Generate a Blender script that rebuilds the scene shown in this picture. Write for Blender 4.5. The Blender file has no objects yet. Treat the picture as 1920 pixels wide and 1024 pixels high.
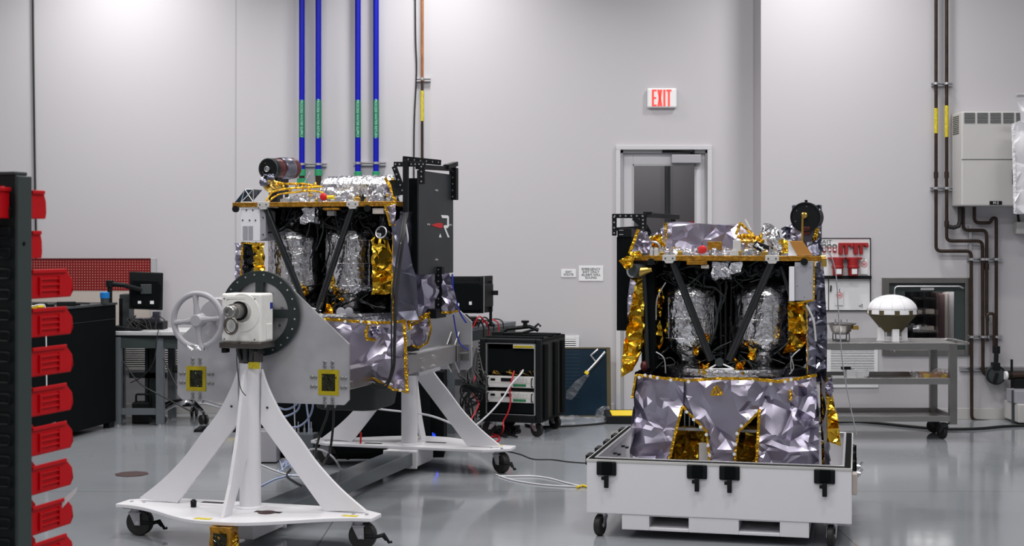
import bpy, bmesh, math, random
import numpy as np
from mathutils import Vector, Matrix

# ------------------------------------------------------------------ camera
S = bpy.context.scene
COL = S.collection
FPX, HOR, CAMZ = 2700.0, 450.0, 1.73
cam = bpy.data.cameras.new('camera')
cam.sensor_width = 36.0
cam.lens = FPX / 1920 * 36
cam.shift_y = -(512 - HOR) / 1920
cam.dof.use_dof = True
cam.dof.focus_distance = 8.6
cam.dof.aperture_fstop = 6.0
cam_ob = bpy.data.objects.new('camera', cam)
cam_ob.location = (0, 0, CAMZ)
cam_ob.rotation_euler = (math.radians(90), 0, 0)
COL.objects.link(cam_ob)
S.camera = cam_ob

# ------------------------------------------------------------------ light and exposure
S.view_settings.view_transform = 'Standard'
S.view_settings.look = 'None'
S.view_settings.exposure = -0.70
S.view_settings.gamma = 1.0
S.view_settings.use_curve_mapping = False
W = bpy.data.worlds.new('world')
S.world = W
W.use_nodes = True
W.node_tree.nodes['Background'].inputs[0].default_value = (0.62, 0.62, 0.7, 1)
W.node_tree.nodes['Background'].inputs[1].default_value = 0.04

def area(x, y, z, sx, sy, power, color=(1, 0.985, 0.97), spread=180):
    l = bpy.data.lights.new('ceiling_lamp', 'AREA')
    l.shape = 'RECTANGLE'; l.size = sx; l.size_y = sy
    l.energy = power; l.color = color; l.spread = math.radians(spread)
    o = bpy.data.objects.new('ceiling_lamp', l)
    o.location = (x, y, z)
    COL.objects.link(o)
    return o
# high-bay lamps in rows under the ceiling
for (x, y, p, sp) in ((-3.85, 13.4, 86, 120), (-0.7, 13.4, 76, 120), (2.9, 12.9, 80, 130), (5.4, 11.8, 12, 150)):
    area(x, y, 5.3, 0.45, 0.45, p, spread=sp)
for y, p in ((9.8, 150), (6.6, 140), (3.2, 115), (-0.4, 60)):
    for x in (-4.6, -1.4, 1.8, 5.0):
        area(x, y, 5.9, 1.2, 0.35, p * (.6 if x == 5.0 else 1))

# ------------------------------------------------------------------ materials
MATS = {}
def mat(name, col, rough=0.5, metal=0.0, coat=0.0, spec=0.5, noise=0.0, nscale=30, bump=0.0, bscale=60, trans=0.0, emit=None, alpha=1.0, rnoise=0.0, voro=0.0, vscale=20):
    m = bpy.data.materials.new(name); m.use_nodes = True
    nt = m.node_tree; b = nt.nodes['Principled BSDF']
    b.inputs['Base Color'].default_value = (*col, 1)
    b.inputs['Roughness'].default_value = rough
    b.inputs['Metallic'].default_value = metal
    b.inputs['Coat Weight'].default_value = coat
    b.inputs['Specular IOR Level'].default_value = spec
    b.inputs['Transmission Weight'].default_value = trans
    b.inputs['Alpha'].default_value = alpha
    if emit:
        b.inputs['Emission Color'].default_value = (*emit[0], 1)
        b.inputs['Emission Strength'].default_value = emit[1]
    tc = nt.nodes.new('ShaderNodeTexCoord')
    if noise or rnoise:
        n = nt.nodes.new('ShaderNodeTexNoise'); n.inputs['Scale'].default_value = nscale; n.inputs['Detail'].default_value = 5
        nt.links.new(tc.outputs['Object'], n.inputs['Vector'])
        if noise:
            r = nt.nodes.new('ShaderNodeMapRange')
            r.inputs['To Min'].default_value = 1 - noise; r.inputs['To Max'].default_value = 1 + noise
            r.inputs['From Min'].default_value = .3; r.inputs['From Max'].default_value = .7
            nt.links.new(n.outputs['Fac'], r.inputs['Value'])
            mx = nt.nodes.new('ShaderNodeVectorMath'); mx.operation = 'SCALE'
            mx.inputs[0].default_value = col
            nt.links.new(r.outputs[0], mx.inputs['Scale'])
            nt.links.new(mx.outputs[0], b.inputs['Base Color'])
        if rnoise:
            r = nt.nodes.new('ShaderNodeMapRange')
            r.inputs['To Min'].default_value = max(0.02, rough - rnoise); r.inputs['To Max'].default_value = rough + rnoise
            r.inputs['From Min'].default_value = .3; r.inputs['From Max'].default_value = .7
            nt.links.new(n.outputs['Fac'], r.inputs['Value'])
            nt.links.new(r.outputs[0], b.inputs['Roughness'])
    last = None
    if bump:
        n2 = nt.nodes.new('ShaderNodeTexNoise'); n2.inputs['Scale'].default_value = bscale; n2.inputs['Detail'].default_value = 4
        nt.links.new(tc.outputs['Object'], n2.inputs['Vector'])
        bp = nt.nodes.new('ShaderNodeBump'); bp.inputs['Strength'].default_value = min(bump, 1); bp.inputs['Distance'].default_value = 0.004
        nt.links.new(n2.outputs['Fac'], bp.inputs['Height'])
        last = bp
    if voro:
        # crinkled-foil facets: distance-to-edge Voronoi on noise-warped coordinates
        wn = nt.nodes.new('ShaderNodeTexNoise'); wn.inputs['Scale'].default_value = vscale * .6
        nt.links.new(tc.outputs['Object'], wn.inputs['Vector'])
        va = nt.nodes.new('ShaderNodeVectorMath'); va.operation = 'MULTIPLY_ADD'
        va.inputs[1].default_value = (.06, .06, .06)
        nt.links.new(wn.outputs['Color'], va.inputs[0]); nt.links.new(tc.outputs['Object'], va.inputs[2])
        v = nt.nodes.new('ShaderNodeTexVoronoi'); v.feature = 'F1'; v.distance = 'MANHATTAN'
        v.inputs['Scale'].default_value = vscale
        nt.links.new(va.outputs[0], v.inputs['Vector'])
        bp = nt.nodes.new('ShaderNodeBump'); bp.inputs['Strength'].default_value = min(voro, 1); bp.inputs['Distance'].default_value = 0.35 / vscale
        nt.links.new(v.outputs['Distance'], bp.inputs['Height'])
        if last: nt.links.new(last.outputs[0], bp.inputs['Normal'])
        last = bp
    if last: nt.links.new(last.outputs[0], b.inputs['Normal'])
    MATS[name] = m
    return m

M_wall = mat('wall_paint', (0.52, 0.505, 0.53), 0.55, bump=.05, bscale=120, spec=.3)
M_ceil = mat('ceiling_paint', (0.22, 0.22, 0.24), 0.8)
M_dwall = mat('far_wall_paint', (0.52, 0.52, 0.53), 0.8)
M_white = mat('white_enamel', (0.74, 0.73, 0.76), 0.32, noise=.015, nscale=6)
M_cream = mat('white_gearbox', (0.76, 0.75, 0.72), 0.4, noise=.05, nscale=12, bump=.1)
M_crate = mat('white_crate', (0.72, 0.71, 0.74), 0.45, bump=.08, bscale=200)
M_black = mat('black_powder', (0.006, 0.007, 0.008), 0.5, spec=.2)
M_blackm = mat('black_matte', (0.003, 0.0045, 0.005), 0.8, spec=.08)
M_graph = mat('graphite_grey', (0.035, 0.043, 0.045), 0.5)
M_panelb = mat('dark_panel_coating', (0.020, 0.024, 0.028), 0.45, noise=.15, nscale=7, spec=.35)
M_rubber = mat('rubber', (0.012, 0.012, 0.012), 0.6)
M_alu = mat('brushed_aluminium', (0.40, 0.39, 0.39), 0.36, 1.0, noise=.10, nscale=4)
M_alupl = mat('mill_aluminium', (0.58, 0.58, 0.61), 0.40, .75, noise=.16, nscale=3.2, rnoise=.08, bump=.06, bscale=9)
M_steel = mat('stainless_steel', (0.42, 0.41, 0.40), 0.30, 1.0, noise=.05, nscale=4)
M_zinc = mat('zinc_plate', (0.62, 0.62, 0.64), 0.35, 0.9)
M_chrome = mat('chrome', (0.8, 0.8, 0.82), 0.1, 1.0)
M_hammer = mat('grey_hammer_paint', (0.37, 0.36, 0.39), 0.42, bump=.3, bscale=60)
M_beam = mat('grey_beam_paint', (0.085, 0.098, 0.11), 0.25)
M_disc = mat('dark_disc', (0.016, 0.023, 0.024), 0.42, spec=.35)
M_lav = mat('lavender_film', (0.43, 0.40, 0.50), 0.30, 0.9, bump=.10, bscale=14)
M_lavd = mat('smoky_film', (0.20, 0.20, 0.26), 0.26, 0.9, bump=.10, bscale=16)
M_gold = mat('gold_film', (0.84, 0.52, 0.045), 0.20, 1.0, bump=.2, bscale=30, voro=.12, vscale=14)
M_goldt = mat('gold_tape', (0.62, 0.34, 0.02), 0.28, 0.9, noise=.3, nscale=50, voro=.45, vscale=45)
M_amber = mat('amber_film', (0.50, 0.33, 0.03), 0.22, 0.9, bump=.25, bscale=20, voro=.2, vscale=12)
M_silver = mat('silver_foil', (0.90, 0.90, 0.92), 0.17, 1.0, bump=.7, bscale=20, voro=.28, vscale=30)
M_silverb = mat('bright_silver_tape', (0.74, 0.73, 0.77), 0.25, 1.0, bump=.7, bscale=45, voro=.4, vscale=34)
M_blkfoil = mat('black_film', (0.018, 0.020, 0.023), 0.16, 0.6, bump=.3, bscale=20, voro=.3, vscale=14)
M_carbon = mat('carbon_tube', (0.008, 0.010, 0.012), 0.28, coat=.5)
M_kap = mat('kapton_edge', (0.36, 0.17, 0.012), 0.33, 0.5, noise=.35, nscale=40, voro=.3, vscale=50)
M_kapw = mat('yellow_film', (0.42, 0.33, 0.008), 0.25, 0.1, noise=.1, nscale=20, bump=.3)
M_kapd = mat('dark_window_film', (0.012, 0.014, 0.003), 0.12, 0.2, bump=.5, bscale=16)
M_red = mat('red_bin_plastic', (0.56, 0.001, 0.006), 0.5, spec=.2)
M_redm = mat('red_cover', (0.30, 0.006, 0.008), 0.5)
M_redcap = mat('red_cap', (0.55, 0.010, 0.012), 0.45, spec=.3)
M_maroon = mat('maroon_wrap', (0.075, 0.010, 0.011), 0.38, .2, bump=.2, bscale=20)
M_slate = mat('slate_steel', (0.036, 0.049, 0.049), 0.5, spec=.4)
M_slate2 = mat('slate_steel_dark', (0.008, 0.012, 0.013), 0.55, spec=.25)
M_desk = mat('desk_grey', (0.12, 0.135, 0.15), 0.4, spec=.35)
M_desktop = mat('desk_laminate', (0.52, 0.52, 0.54), 0.4)
M_blue = mat('blue_pipe_paint', (0.002, 0.006, 0.36), 0.42, spec=.3)
M_green = mat('green_label', (0.01, 0.16, 0.09), 0.5)
M_greenc = mat('green_cap', (0.02, 0.27, 0.12), 0.45)
M_mint = mat('label_mint', (0.35, 0.72, 0.58), 0.5)
M_copper = mat('copper_pipe', (0.52, 0.20, 0.07), 0.35, .9, noise=.2, nscale=8)
M_dcopper = mat('aged_copper', (0.035, 0.020, 0.014), 0.42, .4, noise=.35, nscale=10)
M_yellow = mat('yellow_paint', (0.80, 0.58, 0.01), 0.5)
M_yell2 = mat('yellow_label', (0.58, 0.47, 0.012), 0.5, noise=.3, nscale=60)
M_lgrey = mat('light_grey_enamel', (0.52, 0.51, 0.50), 0.45)
M_fgrey = mat('door_frame_grey', (0.42, 0.42, 0.44), 0.4)
M_door = mat('door_paint', (0.58, 0.57, 0.60), 0.45)
M_greybox = mat('grey_radiator', (0.38, 0.38, 0.42), 0.4, .2)
M_whitebox = mat('white_radiator', (0.78, 0.78, 0.82), 0.35)
M_tub = mat('charcoal_tub', (0.022, 0.027, 0.028), 0.6, spec=.35)
M_txtd = mat('dark_ink', (0.03, 0.03, 0.035), 0.6)
M_txtw = mat('white_ink', (0.85, 0.85, 0.85), 0.6)
M_txtr = mat('red_ink', (0.7, 0.02, 0.03), 0.5)
M_sign = mat('sign_white', (0.78, 0.78, 0.80), 0.5)
M_exitr = mat('exit_glow', (0.9, 0.05, 0.04), 0.5, emit=((1.0, 0.07, 0.05), 1.1))
M_exitw = mat('exit_housing', (0.85, 0.85, 0.85), 0.5)
M_olive = mat('olive_cloth', (0.075, 0.060, 0.025), 0.7)
M_dome = mat('dome_white', (0.80, 0.79, 0.82), 0.55)
M_cellblue = mat('solar_blue', (0.010, 0.026, 0.046), 0.16, .2, noise=.25, nscale=3)
M_plastic = mat('clear_bag', (0.85, 0.86, 0.92), 0.15, trans=.85, bump=.8, bscale=30, alpha=.55)
M_glass = mat('window_glass', (0.8, 0.8, 0.82), 0.02, trans=1.0, alpha=.16, spec=.2)
M_pcb = mat('instrument_face', (0.60, 0.59, 0.58), 0.45)
M_screen = mat('instrument_screen', (0.01, 0.01, 0.012), 0.1)
M_gstick = mat('green_sticker', (0.02, 0.17, 0.07), 0.5)
M_cabr = mat('red_cable', (0.5, 0.01, 0.02), 0.5)
M_cabw = mat('white_cable', (0.68, 0.68, 0.72), 0.5)
M_cabk = mat('black_cable', (0.010, 0.010, 0.011), 0.5)
M_cabb = mat('blue_cable', (0.02, 0.04, 0.45), 0.5)
M_cabl = mat('pale_blue_tube', (0.50, 0.58, 0.85), 0.4)
M_beige = mat('beige_panel', (0.52, 0.46, 0.42), 0.6)
M_cyan = mat('blue_plastic', (0.01, 0.17, 0.50), 0.5, spec=.2)
M_psteel = mat('dull_steel', (0.24, 0.235, 0.225), 0.38, .9, noise=.1, nscale=5)
M_cfab = mat('white_fabric', (0.78, 0.77, 0.80), 0.8, bump=.4, bscale=14)
M_led = mat('blue_led', (0.02, 0.05, 0.9), 0.4, emit=((0.02, 0.08, 1.0), 2.2))
M_brass = mat('gold_anodised', (0.72, 0.48, 0.12), 0.3, 1.0)
M_orange = mat('orange_kapton_panel', (0.48, 0.22, 0.05), 0.4, .2)
M_grime = mat('floor_plug', (0.05, 0.022, 0.022), 0.5)
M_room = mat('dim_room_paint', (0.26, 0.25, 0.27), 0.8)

def floor_mat():
    m = mat('epoxy_floor', (0.27, 0.285, 0.31), 0.13, spec=.7)
    nt = m.node_tree; b = nt.nodes['Principled BSDF']
    tc = nt.nodes.new('ShaderNodeTexCoord')
    n = nt.nodes.new('ShaderNodeTexNoise'); n.inputs['Scale'].default_value = .9; n.inputs['Detail'].default_value = 8; n.inputs['Roughness'].default_value = .65
    nt.links.new(tc.outputs['Object'], n.inputs['Vector'])
    r = nt.nodes.new('ShaderNodeMapRange'); r.inputs['From Min'].default_value = .3; r.inputs['From Max'].default_value = .7
    r.inputs['To Min'].default_value = .05; r.inputs['To Max'].default_value = .15
    nt.links.new(n.outputs['Fac'], r.inputs['Value']); nt.links.new(r.outputs[0], b.inputs['Roughness'])
    cr = nt.nodes.new('ShaderNodeMixRGB'); cr.inputs[1].default_value = (0.245, 0.262, 0.285, 1); cr.inputs[2].default_value = (0.30, 0.315, 0.335, 1)
    nt.links.new(n.outputs['Fac'], cr.inputs[0])
    # thin joint lines every few metres
    sep = nt.nodes.new('ShaderNodeSeparateXYZ'); nt.links.new(tc.outputs['Object'], sep.inputs[0])
    prev = None
    for ax, per, off in (('X', 3.05, 1.1), ('Y', 3.6, 0.9)):
        a = nt.nodes.new('ShaderNodeMath'); a.operation = 'ADD'; a.inputs[1].default_value = off
        nt.links.new(sep.outputs[ax], a.inputs[0])
        p = nt.nodes.new('ShaderNodeMath'); p.operation = 'PINGPONG'; p.inputs[1].default_value = per / 2
        nt.links.new(a.outputs[0], p.inputs[0])
        l = nt.nodes.new('ShaderNodeMath'); l.operation = 'LESS_THAN'; l.inputs[1].default_value = .004
        nt.links.new(p.outputs[0], l.inputs[0])
        if prev:
            q = nt.nodes.new('ShaderNodeMath'); q.operation = 'MAXIMUM'
            nt.links.new(prev.outputs[0], q.inputs[0]); nt.links.new(l.outputs[0], q.inputs[1]); prev = q
        else: prev = l
    mx = nt.nodes.new('ShaderNodeMixRGB'); mx.inputs[2].default_value = (0.12, 0.125, 0.13, 1)
    nt.links.new(prev.outputs[0], mx.inputs[0]); nt.links.new(cr.outputs[0], mx.inputs[1])
    nt.links.new(mx.outputs[0], b.inputs['Base Color'])
    n2 = nt.nodes.new('ShaderNodeTexNoise'); n2.inputs['Scale'].default_value = 1.8; n2.inputs['Detail'].default_value = 3
    nt.links.new(tc.outputs['Object'], n2.inputs['Vector'])
    bp = nt.nodes.new('ShaderNodeBump'); bp.inputs['Strength'].default_value = .12; bp.inputs['Distance'].default_value = .012
    nt.links.new(n2.outputs['Fac'], bp.inputs['Height']); nt.links.new(bp.outputs[0], b.inputs['Normal'])
    return m
M_floor = floor_mat()

def dots_mat(name, base, dot, pitch, rad):
    m = mat(name, base, .45)
    nt = m.node_tree; b = nt.nodes['Principled BSDF']
    tc = nt.nodes.new('ShaderNodeTexCoord'); sep = nt.nodes.new('ShaderNodeSeparateXYZ')
    nt.links.new(tc.outputs['Object'], sep.inputs[0])
    sq = []
    for ax in 'XZ':
        p = nt.nodes.new('ShaderNodeMath'); p.operation = 'PINGPONG'; p.inputs[1].default_value = pitch / 2
        nt.links.new(sep.outputs[ax], p.inputs[0])
        q = nt.nodes.new('ShaderNodeMath'); q.operation = 'POWER'; q.inputs[1].default_value = 2
        nt.links.new(p.outputs[0], q.inputs[0]); sq.append(q)
    a = nt.nodes.new('ShaderNodeMath'); a.operation = 'ADD'
    nt.links.new(sq[0].outputs[0], a.inputs[0]); nt.links.new(sq[1].outputs[0], a.inputs[1])
    l = nt.nodes.new('ShaderNodeMath'); l.operation = 'LESS_THAN'; l.inputs[1].default_value = rad * rad
    nt.links.new(a.outputs[0], l.inputs[0])
    mx = nt.nodes.new('ShaderNodeMixRGB'); mx.inputs[1].default_value = (*base, 1); mx.inputs[2].default_value = (*dot, 1)
    nt.links.new(l.outputs[0], mx.inputs[0]); nt.links.new(mx.outputs[0], b.inputs['Base Color'])
    return m
M_peg = dots_mat('red_pegboard', (0.19, 0.001, 0.005), (0.60, 0.30, 0.20), 0.026, 0.0048)

# ------------------------------------------------------------------ mesh helpers
class MB:
    def __init__(s): s.v = []; s.f = []
    def add(s, vs, fs):
        o = len(s.v); s.v += [tuple(p) for p in vs]; s.f += [tuple(i + o for i in f) for f in fs]; return s
    def box(s, c, d, rz=0, rx=0, ry=0):
        m = Matrix.Rotation(rz, 3, 'Z') @ Matrix.Rotation(ry, 3, 'Y') @ Matrix.Rotation(rx, 3, 'X'); c = Vector(c)
        vs = [c + m @ Vector((x * d[0] / 2, y * d[1] / 2, z * d[2] / 2)) for x in (-1, 1) for y in (-1, 1) for z in (-1, 1)]
        return s.add(vs, [(0, 1, 3, 2), (4, 6, 7, 5), (0, 4, 5, 1), (2, 3, 7, 6), (0, 2, 6, 4), (1, 5, 7, 3)])
    def bb(s, x0, x1, y0, y1, z0, z1):
        return s.box(((x0 + x1) / 2, (y0 + y1) / 2, (z0 + z1) / 2), (abs(x1 - x0), abs(y1 - y0), abs(z1 - z0)))
    def lathe(s, prof, o=(0, 0, 0), ax=(0, 0, 1), n=24):
        ax = Vector(ax).normalized(); t = Vector((1, 0, 0)) if abs(ax.x) < .9 else Vector((0, 1, 0))
        a = ax.cross(t).normalized(); b = ax.cross(a); o = Vector(o)
        vs = []; fs = []
        for (r, h) in prof:
            for i in range(n):
                w = 2 * math.pi * i / n
                vs.append(o + ax * h + (a * math.cos(w) + b * math.sin(w)) * max(r, 1e-5))
        for k in range(len(prof) - 1):
            for i in range(n):
                j = (i + 1) % n
                fs.append((k * n + i, k * n + j, (k + 1) * n + j, (k + 1) * n + i))
        closed = prof[0] == prof[-1]
        if prof[0][0] > 1e-4 and not closed: fs.append(tuple(range(n - 1, -1, -1)))
        if prof[-1][0] > 1e-4 and not closed: fs.append(tuple((len(prof) - 1) * n + i for i in range(n)))
        return s.add(vs, fs)
    def cyl(s, p0, p1, r, n=16, r1=None):
        p0 = Vector(p0); p1 = Vector(p1); d = p1 - p0
        return s.lathe([(r, 0), (r if r1 is None else r1, d.length)], p0, d, n)
    def ring(s, o, ax, ri, ro, t, n=32):
        return s.lathe([(ri, -t / 2), (ro, -t / 2), (ro, t / 2), (ri, t / 2), (ri, -t / 2)], o, ax, n)
    def torus(s, o, ax, R, r, n=40, k=12):
        pr = [(R + r * math.cos(2 * math.pi * i / k), r * math.sin(2 * math.pi * i / k)) for i in range(k)]; pr.append(pr[0])
        return s.lathe(pr, o, ax, n)
    def sphere(s, o, r, n=16, k=10, sz=1):
        pr = [(r * math.sin(math.pi * i / k), -r * sz * math.cos(math.pi * i / k)) for i in range(k + 1)]
        return s.lathe(pr, o, (0, 0, 1), n)
    def tube(s, pts, r, n=8):
        P = [Vector(p) for p in pts]
        if len(P) < 2: return s
        vs = []; fs = []; a = None
        for i, p in enumerate(P):
            d = (P[min(i + 1, len(P) - 1)] - P[max(i - 1, 0)]).normalized()
            if a is None:
                t = Vector((0, 0, 1)) if abs(d.z) < .9 else Vector((1, 0, 0)); a = d.cross(t).normalized()
            else:
                a = (a - d * a.dot(d)).normalized()
            b = d.cross(a); rr = r[i] if isinstance(r, (list, tuple)) else r
            for k in range(n):
                w = 2 * math.pi * k / n; vs.append(p + (a * math.cos(w) + b * math.sin(w)) * rr)
        for i in range(len(P) - 1):
            for k in range(n):
                j = (k + 1) % n; fs.append((i * n + k, i * n + j, (i + 1) * n + j, (i + 1) * n + k))
        fs.append(tuple(range(n - 1, -1, -1))); fs.append(tuple((len(P) - 1) * n + k for k in range(n)))
        return s.add(vs, fs)
    def prism(s, poly, fn, t0, t1):
        """poly: list of 2D points; fn(a,b,t)->3D"""
        n = len(poly)
        vs = [fn(a, b, t0) for a, b in poly] + [fn(a, b, t1) for a, b in poly]
        fs = [tuple(range(n - 1, -1, -1)), tuple(range(n, 2 * n))]
        for i in range(n):
            j = (i + 1) % n; fs.append((i, j, n + j, n + i))
        return s.add(vs, fs)
    def build(s, name, m, parent=None, bevel=0, smooth=False, ang=35, seg=2):
        me = bpy.data.meshes.new(name); me.from_pydata([tuple(p) for p in s.v], [], s.f); me.update()
        b = bmesh.new(); b.from_mesh(me); bmesh.ops.recalc_face_normals(b, faces=b.faces); b.to_mesh(me); b.free()
        me.materials.append(m)
        if smooth:
            me.polygons.foreach_set('use_smooth', [True] * len(me.polygons))
            me.set_sharp_from_angle(angle=math.radians(ang))
        o = bpy.data.objects.new(name, me); COL.objects.link(o)
        if parent: o.parent = parent
        if bevel:
            md = o.modifiers.new('bevel', 'BEVEL'); md.width = bevel; md.segments = seg; md.limit_method = 'ANGLE'; md.angle_limit = math.radians(40)
        return o

def tag(o, label=None, cat=None, group=None, kind=None):
    if label: o['label'] = label
    if cat: o['category'] = cat
    if group: o['group'] = group
    if kind: o['kind'] = kind
    return o
def empty(name, loc=(0, 0, 0), rz=0, label=None, cat=None, group=None):
    o = bpy.data.objects.new(name, None); o.empty_display_size = .1
    o.location = loc; o.rotation_euler = (0, 0, rz); COL.objects.link(o)
    return tag(o, label, cat, group)
def copy_part(o, parent, loc=None, rot=None):
    c = o.copy(); COL.objects.link(c); c.parent = parent
    if loc is not None: c.location = loc
    if rot is not None: c.rotation_euler = rot
    for ch in o.children:
        d = ch.copy(); COL.objects.link(d); d.parent = c
    return c
def smooth_path(pts, k=6):
    P = [Vector(p) for p in pts]; out = []
    for i in range(len(P) - 1):
        p0 = P[max(i - 1, 0)]; p1 = P[i]; p2 = P[i + 1]; p3 = P[min(i + 2, len(P) - 1)]
        for j in range(k):
            t = j / k
            out.append(.5 * ((2 * p1) + (-p0 + p2) * t + (2 * p0 - 5 * p1 + 4 * p2 - p3) * t * t + (-p0 + 3 * p1 - 3 * p2 + p3) * t ** 3))
    out.append(P[-1]); return out
def text_mesh(txt, size, m, name, parent=None, loc=(0, 0, 0), rot=(math.pi / 2, 0, 0), align='CENTER', depth=.0015, sx=1.0):
    c = bpy.data.curves.new(name, 'FONT'); c.body = txt; c.size = size; c.align_x = align; c.align_y = 'CENTER'; c.extrude = depth; c.space_line = .85
    t = bpy.data.objects.new(name, c); COL.objects.link(t)
    dg = bpy.context.evaluated_depsgraph_get()
    me = bpy.data.meshes.new_from_object(t.evaluated_get(dg)); bpy.data.objects.remove(t)
    me.materials.clear(); me.materials.append(m)
    o = bpy.data.objects.new(name, me); COL.objects.link(o)
    if parent: o.parent = parent
    o.location = loc; o.rotation_euler = rot; o.scale = (sx, 1, 1)
    return o

def at(px, py, Y):                       # a measured pixel on the plane at distance Y
    return Vector(((px - 960) * Y / FPX, Y, CAMZ - (py - HOR) * Y / FPX))
def fl(px, py, z=0.0):                   # a measured pixel on the horizontal plane z
    Y = FPX * (CAMZ - z) / (py - HOR); return Vector(((px - 960) * Y / FPX, Y, z))
class Frame:
    def __init__(s, ox, oy, oz, deg):
        s.ox, s.oy, s.oz = ox, oy, oz; s.c = math.cos(math.radians(deg)); s.s = math.sin(math.radians(deg)); s.deg = deg
    def fr(s, px, py, u):                # on the front plane local y = u
        k = (px - 960) / FPX
        v = (k * (s.oy + u * s.c) - s.ox + u * s.s) / (s.c - k * s.s)
        Y = s.oy + v * s.s + u * s.c
        return Vector((v, u, CAMZ - (py - HOR) * Y / FPX - s.oz))
    def sd(s, px, py, v):                # on the side plane local x = v
        k = (px - 960) / FPX
        u = (k * (s.oy + v * s.s) - s.ox - v * s.c) / (-s.s - k * s.c)
        Y = s.oy + v * s.s + u * s.c
        return Vector((v, u, CAMZ - (py - HOR) * Y / FPX - s.oz))

# crumpled film -----------------------------------------------------
def facet(x, y, f, seed):
    """piecewise linear noise on a warped, triangulated lattice, -1..1"""
    r = np.random.RandomState(seed); tab = r.rand(64, 64) * 2 - 1
    ph = r.rand(6) * 6.28
    X = x * f + .30 * np.sin(y * f * .9 + ph[0]) + .12 * np.sin(x * f * 1.7 + y * f * .7 + ph[1])
    Yy = y * f + .30 * np.sin(x * f * .8 + ph[2]) + .12 * np.sin(y * f * 1.5 - x * f * .9 + ph[3])
    a = ph[4]; X, Yy = X * math.cos(a) - Yy * math.sin(a) + 20, X * math.sin(a) + Yy * math.cos(a) + 20
    i = np.floor(X).astype(int); j = np.floor(Yy).astype(int); u = X - i; v = Yy - j
    g = lambda a_, b_: tab[a_ % 64, b_ % 64]
    A = g(i, j); B = g(i + 1, j); C = g(i, j + 1); D = g(i + 1, j + 1)
    lo = A + u * (B - A) + v * (C - A)
    hi = D + (1 - u) * (C - D) + (1 - v) * (B - D)
    return np.where(u + v < 1, lo, hi)
def crumple(x, y, amp, f, seed):
    return amp * (facet(x, y, f, seed) + .34 * facet(x, y, f * 2.3, seed + 1) + .09 * facet(x, y, f * 5.1, seed + 2))
def inside(px_, py_, poly):
    c = np.zeros(px_.shape, bool); n = len(poly); j = n - 1
    for i in range(n):
        xi, yi = poly[i]; xj, yj = poly[j]
        cond = ((yi > py_) != (yj > py_)) & (px_ < (xj - xi) * (py_ - yi) / ((yj - yi) + 1e-12) + xi)
        c ^= cond; j = i
    return c
def film(name, m, parent, poly, fn, amp=.02, f=7, seed=1, cell=.012, bow=None, ang=17, sub=1):
    """crumpled sheet: jittered points inside a polygon, triangulated, so folds are straight and sharp.
    poly in plane coordinates (a,b); fn(a,b,h)->local 3D where h is the height off the plane"""
    from mathutils.geometry import delaunay_2d_cdt
    rr = random.Random(seed); P = [Vector(p) for p in poly]; s1 = .42 / f; B_ = []
    for i in range(len(P)):
        p, q = P[i], P[(i + 1) % len(P)]; n = max(1, int((q - p).length / (s1 * .8)))
        for k in range(n): B_.append(p + (q - p) * k / n)
    nb = len(B_); A0 = [min(p[i] for p in P) for i in (0, 1)]; A1 = [max(p[i] for p in P) for i in (0, 1)]
    pts = list(B_); y = A0[1] + s1 * .5; row = 0
    pa = np.array([tuple(p) for p in P])
    while y < A1[1]:
        x = A0[0] + s1 * (.25 + .5 * (row % 2))
        while x < A1[0]:
            if rr.random() < .86:
                c = Vector((x + rr.uniform(-.42, .42) * s1, y + rr.uniform(-.42, .42) * s1))
                if inside(np.array([c.x]), np.array([c.y]), [tuple(p) for p in P])[0] and min((c - q).length for q in B_) > s1 * .3: pts.append(c)
            x += s1
        y += s1 * .87; row += 1
    r = delaunay_2d_cdt(pts, [(i, (i + 1) % nb) for i in range(nb)], [list(range(nb))], 1, 1e-6)
    vv, ff = r[0], r[2]
    H = [amp * rr.uniform(-.8, .8) for _ in vv]
    b = bmesh.new(); bv = [b.verts.new((v.x, v.y, h)) for v, h in zip(vv, H)]
    for t_ in ff:
        try: b.faces.new([bv[i] for i in t_])
        except ValueError: pass
    for k in range(sub):
        bmesh.ops.subdivide_edges(b, edges=b.edges[:], cuts=1, use_grid_fill=True)
        bmesh.ops.triangulate(b, faces=b.faces[:])
        j = amp * .22 / (k + 1)
        for v in b.verts: v.co.z += rr.uniform(-j, j)
    for v in b.verts:
        x, y, h = v.co; 
        if bow: h += float(bow(x, y))
        v.co = Vector(fn(x, y, h))
    bmesh.ops.recalc_face_normals(b, faces=b.faces)
    me = bpy.data.meshes.new(name); b.to_mesh(me); b.free(); me.materials.append(m)
    me.polygons.foreach_set('use_smooth', [True] * len(me.polygons)); me.set_sharp_from_angle(angle=math.radians(ang))
    o = bpy.data.objects.new(name, me); COL.objects.link(o)
    if parent: o.parent = parent
    return o
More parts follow.
